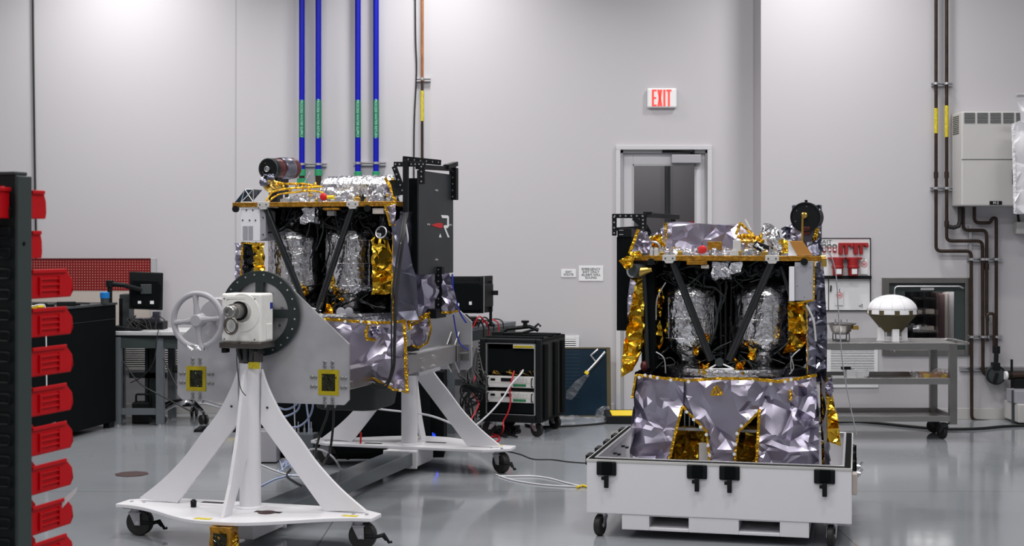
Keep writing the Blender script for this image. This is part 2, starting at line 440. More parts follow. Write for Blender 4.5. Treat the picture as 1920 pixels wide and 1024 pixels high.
def ribbon(name, m, parent, pts, width=.022, nrm=(0, -1, 0), thick=.003, seed=3, jit=.0025, step=.012):
    rnd = random.Random(seed); P = [Vector(p) for p in pts]; Q = []
    for a, b in zip(P[:-1], P[1:]):
        n = max(1, int((b - a).length / step))
        for i in range(n): Q.append(a + (b - a) * i / n)
    Q.append(P[-1]); N = Vector(nrm).normalized(); vs = []; fs = []; width *= .8
    for i, p in enumerate(Q):
        d = (Q[min(i + 1, len(Q) - 1)] - Q[max(i - 1, 0)]).normalized(); w = d.cross(N).normalized() * width / 2
        j = lambda: Vector((rnd.uniform(-jit, jit), rnd.uniform(-jit, jit), rnd.uniform(-jit, jit)))
        vs += [p - w + j() * .6, p - w * .85 + N * thick + j(), p + w * .85 + N * thick + j(), p + w + j() * .6, p - N * .002]
    for i in range(len(Q) - 1):
        for k in range(5):
            l = (k + 1) % 5; fs.append((i * 5 + k, i * 5 + l, i * 5 + 5 + l, i * 5 + 5 + k))
    fs.append((4, 3, 2, 1, 0)); e = (len(Q) - 1) * 5; fs.append((e, e + 1, e + 2, e + 3, e + 4))
    return MB().add(vs, fs).build(name, m, parent)
def wrap(name, m, parent, prof, o, ax=(0, 0, 1), n=64, amp=.006, f=9, seed=5, sub=3):
    """a turned body covered in crinkled foil"""
    pr = []
    for (r0, h0), (r1, h1) in zip(prof[:-1], prof[1:]):
        L = math.hypot(r1 - r0, h1 - h0); k = max(1, int(L / .012))
        for i in range(k): pr.append((r0 + (r1 - r0) * i / k, h0 + (h1 - h0) * i / k))
    pr.append(prof[-1])
    ax = Vector(ax).normalized(); t = Vector((1, 0, 0)) if abs(ax.x) < .9 else Vector((0, 1, 0))
    a = ax.cross(t).normalized(); b = ax.cross(a); o = Vector(o); vs = []; fs = []
    R = max(p[0] for p in pr); s_acc = 0
    for k, (r, h) in enumerate(pr):
        w = np.linspace(0, 2 * math.pi, n, endpoint=False)
        if k: s_acc += math.hypot(pr[k][0] - pr[k - 1][0], pr[k][1] - pr[k - 1][1])
        d = crumple(np.cos(w) * R * 2 + 3, np.sin(w) * R * 1.6 + s_acc * 1.0 + 1, amp, f, seed)
        for i in range(n):
            rr = max(1e-4, r + (float(d[i]) if r > .01 else 0)); vs.append(o + ax * h + (a * math.cos(w[i]) + b * math.sin(w[i])) * rr)
    for k in range(len(pr) - 1):
        for i in range(n):
            j = (i + 1) % n; fs.append((k * n + i, k * n + j, (k + 1) * n + j, (k + 1) * n + i))
    return MB().add(vs, fs).build(name, m, parent, smooth=True, ang=45)
def rough_box(name, m, parent, c, d, rz=0, amp=.008, f=14, seed=3, ry=0, rx=0, n=10):
    """a foil-covered box: subdivided cube with crumpled faces"""
    b = bmesh.new(); bmesh.ops.create_cube(b, size=1); bmesh.ops.subdivide_edges(b, edges=b.edges[:], cuts=n, use_grid_fill=True)
    M_ = Matrix.Rotation(rz, 3, 'Z') @ Matrix.Rotation(ry, 3, 'Y') @ Matrix.Rotation(rx, 3, 'X')
    b.verts.ensure_lookup_table()
    C = np.array([v.co[:] for v in b.verts]) * np.array(d)
    nr = np.array([v.normal[:] for v in b.verts]); 
    b.normal_update(); nr = np.array([v.normal[:] for v in b.verts])
    amp *= 1.6; h = crumple(C[:, 0] + C[:, 2] * .7 + 2, C[:, 1] + C[:, 2] * .8 + 1, amp, f, seed)
    for v, p, q, k in zip(b.verts, C, nr, h):
        v.co = Vector(c) + M_ @ Vector((p[0] + q[0] * k, p[1] + q[1] * k, p[2] + q[2] * k))
    me = bpy.data.meshes.new(name); b.to_mesh(me); b.free(); me.materials.append(m)
    o = bpy.data.objects.new(name, me); COL.objects.link(o); o.parent = parent
    return o
# ================================================================== THE ROOM
YA, YB, XS = 14.35, 13.90, 2.403        # two wall planes and the step between them
def struct(o): o['kind'] = 'structure'; return o
ZC = 6.2
struct(MB().bb(-9, 9, -5, 16.2, -.1, 0).build('floor', M_floor))
struct(MB().bb(-9, 9, -5, 16.2, ZC, ZC + .1).build('ceiling', M_ceil))
DX0, DX1 = at(1163, 0, YA).x, at(1326, 0, YA).x; DZ = at(0, 281, YA).z
w = MB()
w.bb(-9, DX0, YA, YA + .2, 0, ZC).bb(DX1, XS, YA, YA + .2, 0, ZC).bb(DX0, DX1, YA, YA + .2, DZ, ZC)
struct(w.build('wall_back', M_wall))
# right-hand wall, with an opening for the pass-through chamber
PX0, PX1 = at(1666, 0, YB).x, at(1808, 0, YB).x; PZ0, PZ1 = at(0, 656, YB).z, at(0, 531, YB).z
w = MB()
w.bb(XS, PX0, YB, YA + .2, 0, ZC).bb(PX1, 9, YB, YA + .2, 0, ZC).bb(PX0, PX1, YB, YA + .2, 0, PZ0).bb(PX0, PX1, YB, YA + .2, PZ1, ZC)
struct(w.build('wall_right_back', M_wall))
struct(MB().bb(-9.2, -9, -5, 16, 0, ZC).build('wall_left', M_wall))
struct(MB().bb(9, 9.2, -5, 16, 0, ZC).build('wall_right', M_wall))
struct(MB().bb(-9, 9, -5.2, -5, 0, ZC).build('wall_front', M_dwall))
# dim corridor behind the glazed door
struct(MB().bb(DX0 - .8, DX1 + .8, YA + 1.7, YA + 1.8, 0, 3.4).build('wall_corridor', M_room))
struct(MB().bb(-9, DX0 - .06, YA - .012, YA, 0, .1).bb(DX1 + .07, XS, YA - .012, YA, 0, .1).build('baseboard_back', M_lgrey, bevel=.003))
struct(MB().bb(XS, 9, YB - .012, YB, 0, .105).build('baseboard_right_back', M_lgrey, bevel=.003))
# wall joint
struct(MB().bb(*sorted((at(442, 0, YA).x - .006, at(442, 0, YA).x + .004)), YA - .003, YA + .001, .1, ZC).build('trim_1', M_fgrey))

# door ------------------------------------------------------------
df = empty('door_1', (DX0, YA, 0)); df['kind'] = 'structure'
W_ = DX1 - DX0; t = .045
fr = MB().bb(-t, 0, -.03, .12, 0, DZ).bb(W_, W_ + t, -.03, .12, 0, DZ).bb(-t, W_ + t, -.03, .12, DZ, DZ + t)
fr.build('door_frame', M_door, df, bevel=.004)
MB().bb(0, .03, .02, .06, 0, DZ).bb(W_ - .015, W_, .02, .06, 0, DZ).bb(0, W_, .02, .06, DZ - .03, DZ).build('door_stop', M_fgrey, df)
gx0, gx1 = at(1188, 0, YA).x - DX0, at(1305, 0, YA).x - DX0; gz1 = at(0, 309, YA).z; gz0 = 1.0
lf = MB().bb(.035, gx0, .06, .105, .02, DZ - .03).bb(gx1, W_ - .015, .06, .105, .02, DZ - .03).bb(gx0, gx1, .06, .105, gz1, DZ - .03).bb(gx0, gx1, .06, .105, .02, gz0)
leaf = lf.build('door_leaf', M_door, df, bevel=.003)
MB().bb(gx0, gx1, .078, .086, gz0, gz1).build('pane', M_glass, leaf)
MB().bb(gx0 - .01, gx0 + .008, .055, .062, gz0, gz1 + .01).bb(gx1 - .008, gx1 + .01, .055, .062, gz0, gz1 + .01).bb(gx0, gx1, .055, .062, gz1 - .008, gz1 + .01).build('glazing_bead', M_fgrey, leaf)
c0, c1 = at(1259, 0, YA).x - DX0, at(1314, 0, YA).x - DX0; cz0, cz1 = at(0, 306, YA).z, at(0, 290, YA).z
cl = MB().bb(c0, c1, -.03, .055, cz0, cz1).build('door_closer', M_hammer, df, bevel=.006)
MB().tube([(c0 - .06, .03, cz1 + .035), (c1 - .08, -.03, cz1 + .03)], .012).cyl((c1 - .08, 0, cz1), (c1 - .08, 0, cz1 + .05), .018).box((c0 - .03, .03, cz1 + .035), (.12, .05, .03)).build('closer_arm', M_black, cl)
area((DX0+DX1)/2, YA+1.0, 3.1, .5, .3, 14).name = 'corridor_fill_light'  # unseen fill light, added so the door glass does not read black
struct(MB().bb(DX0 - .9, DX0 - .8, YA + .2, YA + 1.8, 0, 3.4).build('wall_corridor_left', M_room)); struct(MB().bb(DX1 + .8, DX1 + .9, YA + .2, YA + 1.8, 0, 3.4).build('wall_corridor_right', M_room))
# things seen through the door: a window mullion wall, a red extinguisher
struct(MB().bb(at(1247, 0, YA + .9).x, at(1257, 0, YA + .9).x, YA + .9, YA + .95, 0, 3.2).build('trim_2', M_graph))
ex = empty('fire_extinguisher', (at(1298, 430, YA + 1.5).x, YA + 1.5, 0), 0, 'red fire extinguisher in the corridor, seen through the door glass', 'fire extinguisher')
ez = at(0, 425, YA + 1.5).z
MB().lathe([(.0, ez - .38), (.06, ez - .38), (.07, ez - .35), (.07, ez), (.03, ez + .05), (.02, ez + .06)], (0, 0, 0)).build('cylinder_body', M_redcap, ex, smooth=True)
MB().bb(-.05, .05, .06, .2, ez - .3, ez - .1).build('wall_bracket', M_graph, ex)

# exit sign --------------------------------------------------------
e = at(1240.5, 184.5, YA); sc = YA / FPX
sg = empty('exit_sign', e, 0, 'white exit sign with red letters on the wall above the door', 'sign')
MB().bb(-27.5 * sc, 27.5 * sc, -.05, -.001, -18.5 * sc, 18.5 * sc).build('housing', M_exitw, sg, bevel=.018, seg=4)
lh = 31 * sc; 
def exit_letters():
    mb = MB(); y0, y1 = -.0545, -.0495; th = .019; h = lh / 2
    def b(x0, x1, z0, z1): mb.bb(x0, x1, y0, y1, z0, z1)
    x = -19 * sc; wd = 8.6 * sc
    b(x, x + th, -h, h); b(x + th, x + wd, h - th * .85, h); b(x + th, x + wd * .9, -th * .4, th * .4); b(x + th, x + wd, -h, -h + th * .85)
    x += 10.2 * sc; q = wd * 1.05
    for s_ in (1, -1):
        mb.prism([(x + (0 if s_ > 0 else q - th * 1.1), -h), (x + (th * 1.1 if s_ > 0 else q), -h), (x + (q if s_ > 0 else th * 1.1), h), (x + (q - th * 1.1 if s_ > 0 else 0), h)], lambda a, c, tt: (a, tt, c), y0, y1 + (.0003 if s_ > 0 else 0))
    x += 11.2 * sc
    b(x, x + th, -h, h); x += 5.4 * sc
    b(x, x + 9.6 * sc, h - th * .85, h); b(x + 4.8 * sc - th / 2, x + 4.8 * sc + th / 2, -h, h - th * .85)
    return mb
exit_letters().build('lettering', M_exitr, sg)

# plates beside the door --------------------------------------------
def wall_plate(px0, px1, py0, py1, txt, size, label):
    c = at((px0 + px1) / 2, (py0 + py1) / 2, YA); o = empty('wall_sign', c, 0, label, 'sign')
    MB().bb(-(px1 - px0) * sc / 2, (px1 - px0) * sc / 2, -.006, -.001, -(py1 - py0) * sc / 2, (py1 - py0) * sc / 2).build('sign_plate', M_sign, o, bevel=.002)
    text_mesh(txt, size, M_txtd, 'lettering', o, (0, -.0065, 0)); return o
wall_plate(1052, 1080, 505, 520, 'EXIT\nROUTE', .030, 'small white plate reading EXIT ROUTE on the wall left of the door')
wall_plate(1085, 1131, 498.5, 527, 'EMERGENCY\nEXIT ONLY\nALARM WILL\nSOUND', .033, 'larger pale plate reading EMERGENCY EXIT ONLY ALARM WILL SOUND')

# louvred air grilles -----------------------------------------------
def grille(px0, px1, py0, py1, Y, label, n, mfr=M_sign):
    p0 = at(px0, py1, Y - .01); p1 = at(px1, py0, Y - .01); w_, h_ = p1.x - p0.x, p1.z - p0.z
    o = empty('air_grille', (p0.x, Y, p0.z), 0, label, 'vent')
    b = .035
    MB().bb(0, b, -.012, -.001, 0, h_).bb(w_ - b, w_, -.012, -.001, 0, h_).bb(b, w_ - b, -.012, -.001, h_ - b, h_).bb(b, w_ - b, -.012, -.001, 0, b).build('grille_frame', mfr, o, bevel=.002)
    MB().bb(b, w_ - b, -.003, -.001, b, h_ - b).build('backing', M_graph, o)
    mb = MB()
    for i in range(n):
        z = b + (h_ - 2 * b) * (i + .5) / n; mb.box((w_ / 2, -.008, z), (w_ - 2 * b, .010, (h_ - 2 * b) / n * .5), rx=math.radians(-18))
    mb.build('louvre_blades', mfr, o)
    return o
grille(1551, 1646, 641, 707, YB, 'white louvred wall grille behind the stainless cart', 17)
grille(1553, 1647, 709, 727, YB, 'short white access panel under the grille behind the stainless cart', 2)
grille(218, 279, 618, 694, YA, 'louvred wall grille seen through the left desk frame', 16, M_lgrey)
grille(303, 345, 618, 700, YA, 'louvred wall grille between desk leg and aluminium plate', 16, M_lgrey)
grille(1050, 1086, 630, 682, YA, 'white louvred wall grille above the leaning blue solar panel', 10)

# pipes on the wall --------------------------------------------------
def clampbar(px0, px1, py, Y, label, pipes, dx=0):
    p0, p1 = at(px0, py, Y - .04), at(px1, py, Y - .04)
    o = empty('strut_channel', ((p0.x + p1.x) / 2, Y, p0.z), 0, label, 'pipe bracket'); hw = (p1.x - p0.x) / 2
    MB().bb(-hw, hw, -.035, -.001, .008, .018).bb(-hw, hw, -.035, -.001, -.018, -.008).bb(-hw, hw, -.008, -.001, -.018, .018).build('channel', M_zinc, o)
    for q in pipes:
        x = at(q, py, Y - .07).x - (p0.x + p1.x) / 2
        MB().ring((x, -.07, .004), (0, 0, 1), .021 if dx == 0 else dx, (.021 if dx == 0 else dx) + .004, .022, 16).bb(x - .008, x + .008, -.055 + (0 if dx == 0 else dx - .02), -.03, -.008, .012).build('pipe_clamp', M_zinc, o, smooth=True)
    return o
YPp = YA - .07
for i, (px, pyb, wh, txt) in enumerate(((566, 322, 'leftmost of the four blue pipes', 'SUPPLY'), (597, 322, 'second from the left of the four blue pipes', 'RETURN'), (671, 326, 'third from the left of the four blue pipes', 'SUPPLY'), (705, 326, 'rightmost of the four blue pipes', 'RETURN'))):
    p = at(px, pyb + 4, YPp); r = 5.4 * YPp / FPX
    o = empty('blue_pipe', (p.x, YPp, p.z), 0, wh + ', with green label', 'pipe', 'blue process water pipes')
    MB().cyl((0, 0, 0), (0, 0, ZC - p.z), r, 24).build('pipe_tube', M_blue, o, smooth=True)
    MB().lathe([(r * .9, -.12), (r * 1.02, -.12), (r * 1.02, 0)], (0, 0, 0)).build('lower_stub', M_dcopper, o, smooth=True)
    MB().lathe([(r * 1.0, -.02), (r * 1.3, -.02), (r * 1.3, .04), (r * 1.02, .045)], (0, 0, 0)).build('end_coupling', M_greenc, o, smooth=True)
    za, zb = at(0, 258, YPp).z - p.z, at(0, 188, YPp).z - p.z
    lb = MB().lathe([(r * 1.01, za), (r * 1.04, za), (r * 1.04, zb), (r * 1.01, zb)], (0, 0, 0)).build('pipe_label', M_green, o, smooth=True)
    text_mesh('PROCESS WATER ' + txt, .033, M_mint, 'lettering', lb, (0, -r * 1.05, (za + zb) / 2), (math.pi / 2, math.pi / 2, 0), depth=.002)
clampbar(556, 612, 309, YA, 'zinc pipe bracket across the left pair of blue pipes', (566, 597), .031)
clampbar(662, 723, 307, YA, 'zinc pipe bracket across the right pair of blue pipes', (671, 705), .031)
o = empty('copper_pipe', (at(791.5, 0, YPp).x, YPp, 0.3), 0, 'thin bright copper pipe with yellow label right of the blue pipes', 'pipe')
r = 2.6 * YPp / FPX; zt = at(0, 152, YPp).z - 0.3
MB().cyl((0, 0, zt), (0, 0, ZC - 0.3), r, 12).build('bright_section', M_copper, o, smooth=True)
MB().cyl((0, 0, .0), (0, 0, zt), r, 12).build('aged_section', M_dcopper, o, smooth=True)
MB().cyl((0, 0, at(0, 227, YPp).z - 0.3), (0, 0, at(0, 170, YPp).z - 0.3), r * 1.15, 12).build('pipe_label', M_yell2, o, smooth=True)
clampbar(781, 807, 149, YA, 'zinc pipe bracket behind the bright copper pipe', (791.5,), .017)
def wall_cable(name, pts, r, m, label, cat='cable', k=6):
    o = MB().tube(smooth_path(pts, k), r, 8).build(name, m, None, smooth=True, ang=60); return tag(o, label, cat)
wall_cable('hanging_cable', [at(778, -140, YA - .03), at(779, 60, YA - .03), at(781, 130, YA - .03), at(777, 220, YA - .03), at(776, 300, YA - .03), at(776, 420, YA - .03), at(777, 600, YA - .03), at(776, 768, YA - .03)], .008, M_cabk, 'black cable hanging on the wall left of the copper pipe')
wall_cable('hanging_cable', [at(61, -140, YA - .03), at(62, 60, YA - .03), at(65, 300, YA - .03), at(67, 420, YA - .03), at(68, 500, YA - .03), at(68, 768, YA - .03)], .010, M_cabk, 'black cable hanging down the wall behind the red bins')

# right-hand dark pipes ---------------------------------------------
YQ = YB - .06; RP = 3.2 * YQ / FPX
def bent(pts, R=.05):
    P = [Vector(p) for p in pts]; out = [P[0]]
    for i in range(1, len(P) - 1):
        a = (P[i - 1] - P[i]); b = (P[i + 1] - P[i]); q = min(R, a.length / 2.1, b.length / 2.1); a.normalize(); b.normalize()
        for t_ in np.linspace(0, 1, 6):
            p0 = P[i] + a * q; p2 = P[i] + b * q; out.append(p0 * (1 - t_) ** 2 + P[i] * 2 * t_ * (1 - t_) + p2 * t_ ** 2)
    out.append(P[-1]); return out
def wpipe(pp, label, r=RP, Y=YQ, couplings=(), lab=None, R=.05):
    P = [at(a, b, Y) for a, b in pp]; base = P[-1].copy()
    o = empty('wall_pipe', base, 0, label, 'pipe', 'dark copper pipes on the right-hand wall')
    MB().tube([p - base for p in bent(P, R)], r, 12).build('pipe_tube', M_dcopper, o, smooth=True, ang=60)
    for (a, b) in couplings:
        c = at(a, b, Y) - base; MB().cyl(c - Vector((0, 0, .03)), c + Vector((0, 0, .03)), r * 1.35, 12).build('pipe_coupling', M_dcopper, o, smooth=True)
    if lab:
        a, b0, b1 = lab; MB().cyl(at(a, b1, Y) - base, at(a, b0, Y) - base, r * 1.12, 12).build('pipe_label', M_yell2, o, smooth=True)
    return o
wpipe([(1755, -140), (1755, 471), (1821, 471), (1822, 788), (1930, 796)], 'dark pipe, leftmost on the right wall, turning down to the floor', couplings=((1755, 328),), lab=(1755, 203, 250))
wpipe([(1775, -140), (1775, 452), (1842, 452), (1843, 700), (1856, 706)], 'second dark pipe from the left with a yellow label on the right wall', couplings=((1775, 328), (1775, 420)), lab=(1775, 198, 257))
wpipe([(1806, 388), (1806, 432), (1850, 432), (1850, 590), (1852, 602)], 'dark pipe stepping down from the wall heater, third from the left', couplings=((1850, 500),))
wpipe([(1827, 388), (1827, 418), (1857, 418), (1860, 409), (1868, 409), (1868, 660)], 'dark pipe with a raised loop below the wall heater, rightmost')
wpipe([(1851, 640), (1851, 588), (1864, 588), (1864, 650)], 'short hairpin of dark pipe above the round valve', r=RP * .9, Y=YQ - .02, R=.03)
o = MB().tube([at(a, b, YQ - .03) for a, b in ((1778, 425), (1788, 427), (1797, 424), (1800, 415), (1800, 388))], .022, 10).build('insulated_hose', M_cabk, None, smooth=True); tag(o, 'thick black insulated elbow under the wall heater corner', 'pipe')
clampbar(1748, 1787, 158, YB, 'zinc pipe bracket high up across the two left dark pipes', (1755, 1775))
clampbar(1746, 1787, 354, YB, 'zinc pipe bracket left of the wall heater', (1755, 1775))
clampbar(1815, 1880, 487, YB, 'zinc pipe bracket across four dark pipes below the wall heater', (1822, 1843, 1850, 1868))
clampbar(1815, 1880, 632, YB, 'zinc pipe bracket across the dark pipes just above the round valve', (1822, 1843, 1851, 1868))
clampbar(1801, 1990, 692, YB, 'long zinc channel low on the right wall behind the round valve', ())
o = MB().bb(-.012, .012, -.04, -.001, at(0, 488, YB).z, at(0, 423, YB).z).build('strut_channel', M_zinc); o.location = (at(1817, 0, YB).x, YB, 0); tag(o, 'short upright zinc channel under the wall heater', 'pipe bracket')

# valve, flange
vp = at(1866, 703, YB - .1)
v = empty('round_valve', vp, 0, 'round dark flanged valve plate at the foot of the wall pipes', 'valve')
R = 18 * YB / FPX
MB().lathe([(0, -.02), (R * .9, -.02), (R, -.015), (R, .02), (R * .95, .03), (R * .3, .035), (0, .035)], (0, 0, 0), (0, -1, 0), 32).build('flange_plate', M_graph, v, smooth=True)
MB().torus((0, -.035, 0), (0, 1, 0), R * .93, .006).build('rim_ring', M_black, v, smooth=True)
MB().bb(-.035, .035, -.05, .03, .05, .12).cyl((0, -.02, .1), (.01, -.01, .28), .022, 12).box((.01, 0, .24), (.06, .06, .07)).build('valve_body', M_black, v, bevel=.006)
MB().box((-.01, -.045, -.03), (.03, .02, .11), ry=.3).build('valve_lever', M_black, v, bevel=.004)
pf = at(1900, 704, YB - .15)
f_ = empty('pipe_fitting', pf, 0, 'brown horizontal pipe fitting with white ring at the right edge', 'pipe fitting')
MB().cyl((-.06, 0, 0), (.22, 0, 0), .036, 18).build('fitting_body', M_dcopper, f_, smooth=True)
MB().cyl((-.085, 0, 0), (-.06, 0, 0), .04, 18).build('white_ring', M_sign, f_, smooth=True)
MB().cyl((-.045, 0, 0), (-.02, 0, 0), .043, 18).build('black_ring', M_black, f_, smooth=True)
MB().bb(.0, .2, -.05, .08, -.17, -.03).build('mounting_block', M_black, f_, bevel=.005)
MB().cyl((-.005, .03, -.02), (-.005, .03, .15), .012).build('upright_rod', M_black, f_)
pg = empty('equipment_cabinet', (at(1899, 0, YB - .3).x, YB - .25, 0), 0, 'small grey equipment cabinet standing at the right edge below the pipe fitting', 'cabinet')
MB().bb(.0, .5, -.2, .2, .02, at(0, 757, YB - .4).z).build('cabinet_body', M_lgrey, pg, bevel=.01)
MB().bb(-.01, .4, -.15, .1, at(0, 757, YB - .4).z, at(0, 733, YB - .4).z).build('cabinet_head', M_greybox, pg, bevel=.006)
MB().bb(-.02, .0, -.1, -.07, .0, at(0, 733, YB - .4).z).build('side_post', M_graph, pg)

# wall heater ---------------------------------------------------------
hp = at(1803, 386, YB - .32); hx1 = at(1990, 0, YB - .32).x; hz = at(0, 209, YB - .32).z
h = empty('wall_heater', (hp.x, YB, hp.z), 0, 'large light grey louvred wall unit with H-2 plate at the upper right', 'heater')
HW, HH = hx1 - hp.x, hz - hp.z
MB().bb(0, HW, -.32, -.001, 0, HH).build('casing', M_lgrey, h, bevel=.012)
zs = at(0, 299, YB - .32).z - hp.z
MB().bb(.0, HW, -.3225, -.319, zs - .003, zs + .003).build('panel_seam', M_graph, h)
x = .02
for i in range(6):
    a0 = at(1808 + i * 24.3, 0, YB - .32).x - hp.x; a1 = at(1828 + i * 24.3, 0, YB - .32).x - hp.x; z0 = at(0, 231, YB - .32).z - hp.z; z1 = at(0, 210.5, YB - .32).z - hp.z
    mb = MB()
    for k in range(8): mb.bb(a0, a1, -.3235, -.3195, z0 + (z1 - z0) * k / 8, z0 + (z1 - z0) * (k + .55) / 8)
    mb.build('louvre', M_graph, h)
mb = MB()
for k in range(10): mb.bb(-.003, .003, -.24, -.06, zs + .35 + k * .018 - .1, zs + .358 + k * .018 - .1)
mb.build('side_louvre', M_graph, h)
n0 = at(1856, 384, YB - .33) - Vector((hp.x, YB, hp.z)); n1 = at(1879, 377, YB - .33) - Vector((hp.x, YB, hp.z))
lb = MB().bb(n0.x, n1.x, -.326, -.3205, n0.z, n1.z).build('name_plate', M_black, h)
text_mesh('H-2', .034, M_txtw, 'lettering', lb, ((n0.x + n1.x) / 2, -.327, (n0.z + n1.z) / 2))
hd = at(1900.5, 332, YB - .33) - Vector((hp.x, YB, hp.z))
MB().bb(hd.x - .012, hd.x + .012, -.35, -.32, hd.z + -.07, hd.z + .07).build('handle', M_black, h, bevel=.005)
o = empty('wall_socket', (at(1793, 378, YB).x, YB, at(0, 378, YB).z), 0, 'small metal junction box at the lower left corner of the wall heater', 'junction box')
MB().bb(-.025, .025, -.05, -.001, -.03, .03).build('box_body', M_zinc, o, bevel=.004)
o = empty('junction_box', (at(1913, 427, YB).x, YB, at(0, 427, YB).z), 0, 'light grey junction box under the plastic sheet at the right edge', 'junction box')
MB().bb(-.07, .12, -.1, -.001, -.06, .055).build('box_body', M_lgrey, o, bevel=.006)
MB().cyl((-.03, -.05, .05), (-.05, -.05, .2), .012).build('conduit', M_black, o)
# hanging white film on a frame at the right edge
hs = empty('plastic_sheet', at(1912, 300, YB - .7), 0, 'white translucent plastic sheeting hanging at the right edge', 'plastic sheet')
q = lambda px, py: ((at(px, py, YB - .7) - at(1912, 300, YB - .7)).x, (at(px, py, YB - .7) - at(1912, 300, YB - .7)).z)
poly = [q(1908, 190), (q(1990, 190)), q(1990, 395), q(1906, 402), q(1901, 396), q(1900, 300), q(1898, 232), q(1912, 226)]
film('sheet', M_cfab, hs, poly, lambda a, b, hh: (a, hh, b), .035, 5, 44, .015)
zf_ = -at(1912, 300, YB - .7).z; MB().bb(.62, .66, .02, .06, zf_, .62).bb(-.02, .66, .02, .05, .58, .61).bb(.40, .90, -.15, .2, zf_, zf_ + .04).build('hanger_stand', M_zinc, hs, bevel=.004)
ribbon('hem', M_cfab, hs, [(q(1899, 235)[0], 0, q(1899, 235)[1]), (q(1901, 300)[0], 0, q(1901, 300)[1]), (q(1903, 400)[0], 0, q(1903, 400)[1])], .03, (0, -1, 0), .01, 5)

# pass-through chamber in the wall -----------------------------------
pw = empty('pass_through_window', (PX0, YB, PZ0), 0, 'stainless framed pass-through window in the wall behind the white dome', 'pass-through')
pwW, pwH = PX1 - PX0, PZ1 - PZ0
g = .066
MB().bb(-g, 0, -.03, .0, -.05, pwH + g * .8).bb(pwW, pwW + .052, -.03, .0, -.05, pwH + g * .8).bb(0, pwW, -.03, .0, pwH, pwH + g * .8).bb(0, pwW, -.03, .0, -.05, .0).build('outer_frame', M_psteel, pw, bevel=.003)
a0, a1 = at(1697, 0, YB).x - PX0, at(1791, 0, YB).x - PX0; b1 = at(0, 547, YB).z - PZ0; b0 = .06
dr = MB().bb(0, a0, .0, .04, 0, pwH).bb(a1, pwW, .0, .04, 0, pwH).bb(a0, a1, .0, .04, b1, pwH).bb(a0, a1, .0, .04, 0, b0).build('glazed_door', M_slate, pw, bevel=.003)
MB().bb(a0, a1, .018, .024, b0, b1).build('pane', M_glass, dr)
MB().tube(bent([(.05, -.03, -.02), (.05, -.03, pwH - .03), (pwW - .05, -.03, pwH - .03), (pwW - .02, -.03, pwH - .05)], .04), .008, 8).build('latch_rod', M_zinc, pw, smooth=True)
l0 = at(1726, 0, YB).x - PX0; l1 = at(1751, 0, YB).x - PX0; zz = at(0, 542, YB).z - PZ0
MB().bb(l0, l1, -.006, .001, zz - .01, zz + .012).build('white_label', M_sign, pw)
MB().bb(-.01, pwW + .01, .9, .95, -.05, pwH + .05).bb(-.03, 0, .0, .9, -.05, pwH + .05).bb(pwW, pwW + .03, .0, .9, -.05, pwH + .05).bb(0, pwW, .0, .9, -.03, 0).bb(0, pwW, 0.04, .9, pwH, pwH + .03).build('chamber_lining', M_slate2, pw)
Yc = YB + .55
def inch(name, px0, px1, py0, py1, m, label, cat, d=.1):
    p0, p1 = at(px0, py1, Yc), at(px1, py0, Yc); z0 = max(p0.z, PZ0 + .002)
    o = MB().bb(-(p1.x - p0.x) / 2, (p1.x - p0.x) / 2, -d / 2, d / 2, 0, p1.z - z0).build(name, m, None, bevel=.006); o.location = ((p0.x + p1.x) / 2, Yc, z0); return tag(o, label, cat)
inch('red_cylinder', 1758, 1768, 551, 640, M_maroon, 'dark red upright column inside the pass-through window', 'equipment')
inch('blue_roll', 1776, 1790, 547, 655, M_cyan, 'blue upright roll inside the pass-through window', 'roll')
inch('brown_board', 1769, 1775, 549, 655, M_beige, 'narrow brown upright board beside the blue roll', 'board')
o = empty('shelf_unit', (at(1727, 0, Yc).x, Yc, PZ0 + .002), 0, 'black wire shelf of small boxes inside the pass-through window', 'shelf')
sw = 25 * Yc / FPX
MB().bb(-sw, -sw + .02, -.12, .12, 0, .62).bb(sw - .02, sw, -.12, .12, 0, .62).bb(-.01, .01, -.12, .12, .2, .62).build('upright', M_black, o)
for k, z in enumerate((.14, .3, .46)): MB().bb(-sw, sw, -.12, .12, z, z + .02).build('shelf_board', M_black if k else M_steel, o)
MB().bb(-sw + .02, -.02, -.1, .1, .322, .36).bb(.02, sw - .03, -.1, .1, .322, .37).bb(.02, .1, -.1, .1, .16, .2).build('small_boxes', M_beige, o)
rough_box('foil_bundle', M_silver, o, (-.06, -.05, .19), (.16, .08, .05), 0, .008, 20, 8)
wl = area(at(1740, 0, YB + .45).x, YB + .45, PZ1 - .03, .5, .3, 3); wl.name = 'chamber_fill_light'  # added fill, no visible fixture; brightens the items behind the pane

# lockout board on the right wall -------------------------------------
q = lambda px, py, Y=YB: at(px, py, Y)
bx0, bx1, bz0, bz1 = q(1534, 0).x, q(1632, 0).x, q(0, 583).z, q(0, 446).z
bd = empty('tool_board', ((bx0 + bx1) / 2, YB, bz0), 0, 'white shadow board with black frame holding red covers on the right wall', 'board')
bw, bh = bx1 - bx0, bz1 - bz0
MB().bb(-bw / 2, bw / 2, -.012, -.001, 0, bh).build('white_panel', M_sign, bd)
t = .008
MB().bb(-bw / 2, -bw / 2 + t, -.022, -.001, 0, bh).bb(bw / 2 - t, bw / 2, -.022, -.001, 0, bh).bb(-bw / 2, bw / 2, -.022, -.001, bh - t, bh).bb(-bw / 2, bw / 2, -.022, -.001, 0, t).build('board_frame', M_black, bd, bevel=.003)
zt = q(0, 523).z - bz0
MB().bb(-bw / 2, bw / 2, -.05, -.001, zt, zt + .032).build('marker_tray', M_black, bd)
xl = q(1553, 0).x - (bx0 + bx1) / 2
MB().bb(xl - .004, xl + .004, -.016, -.001, 0, zt).build('divider_line', M_black, bd)
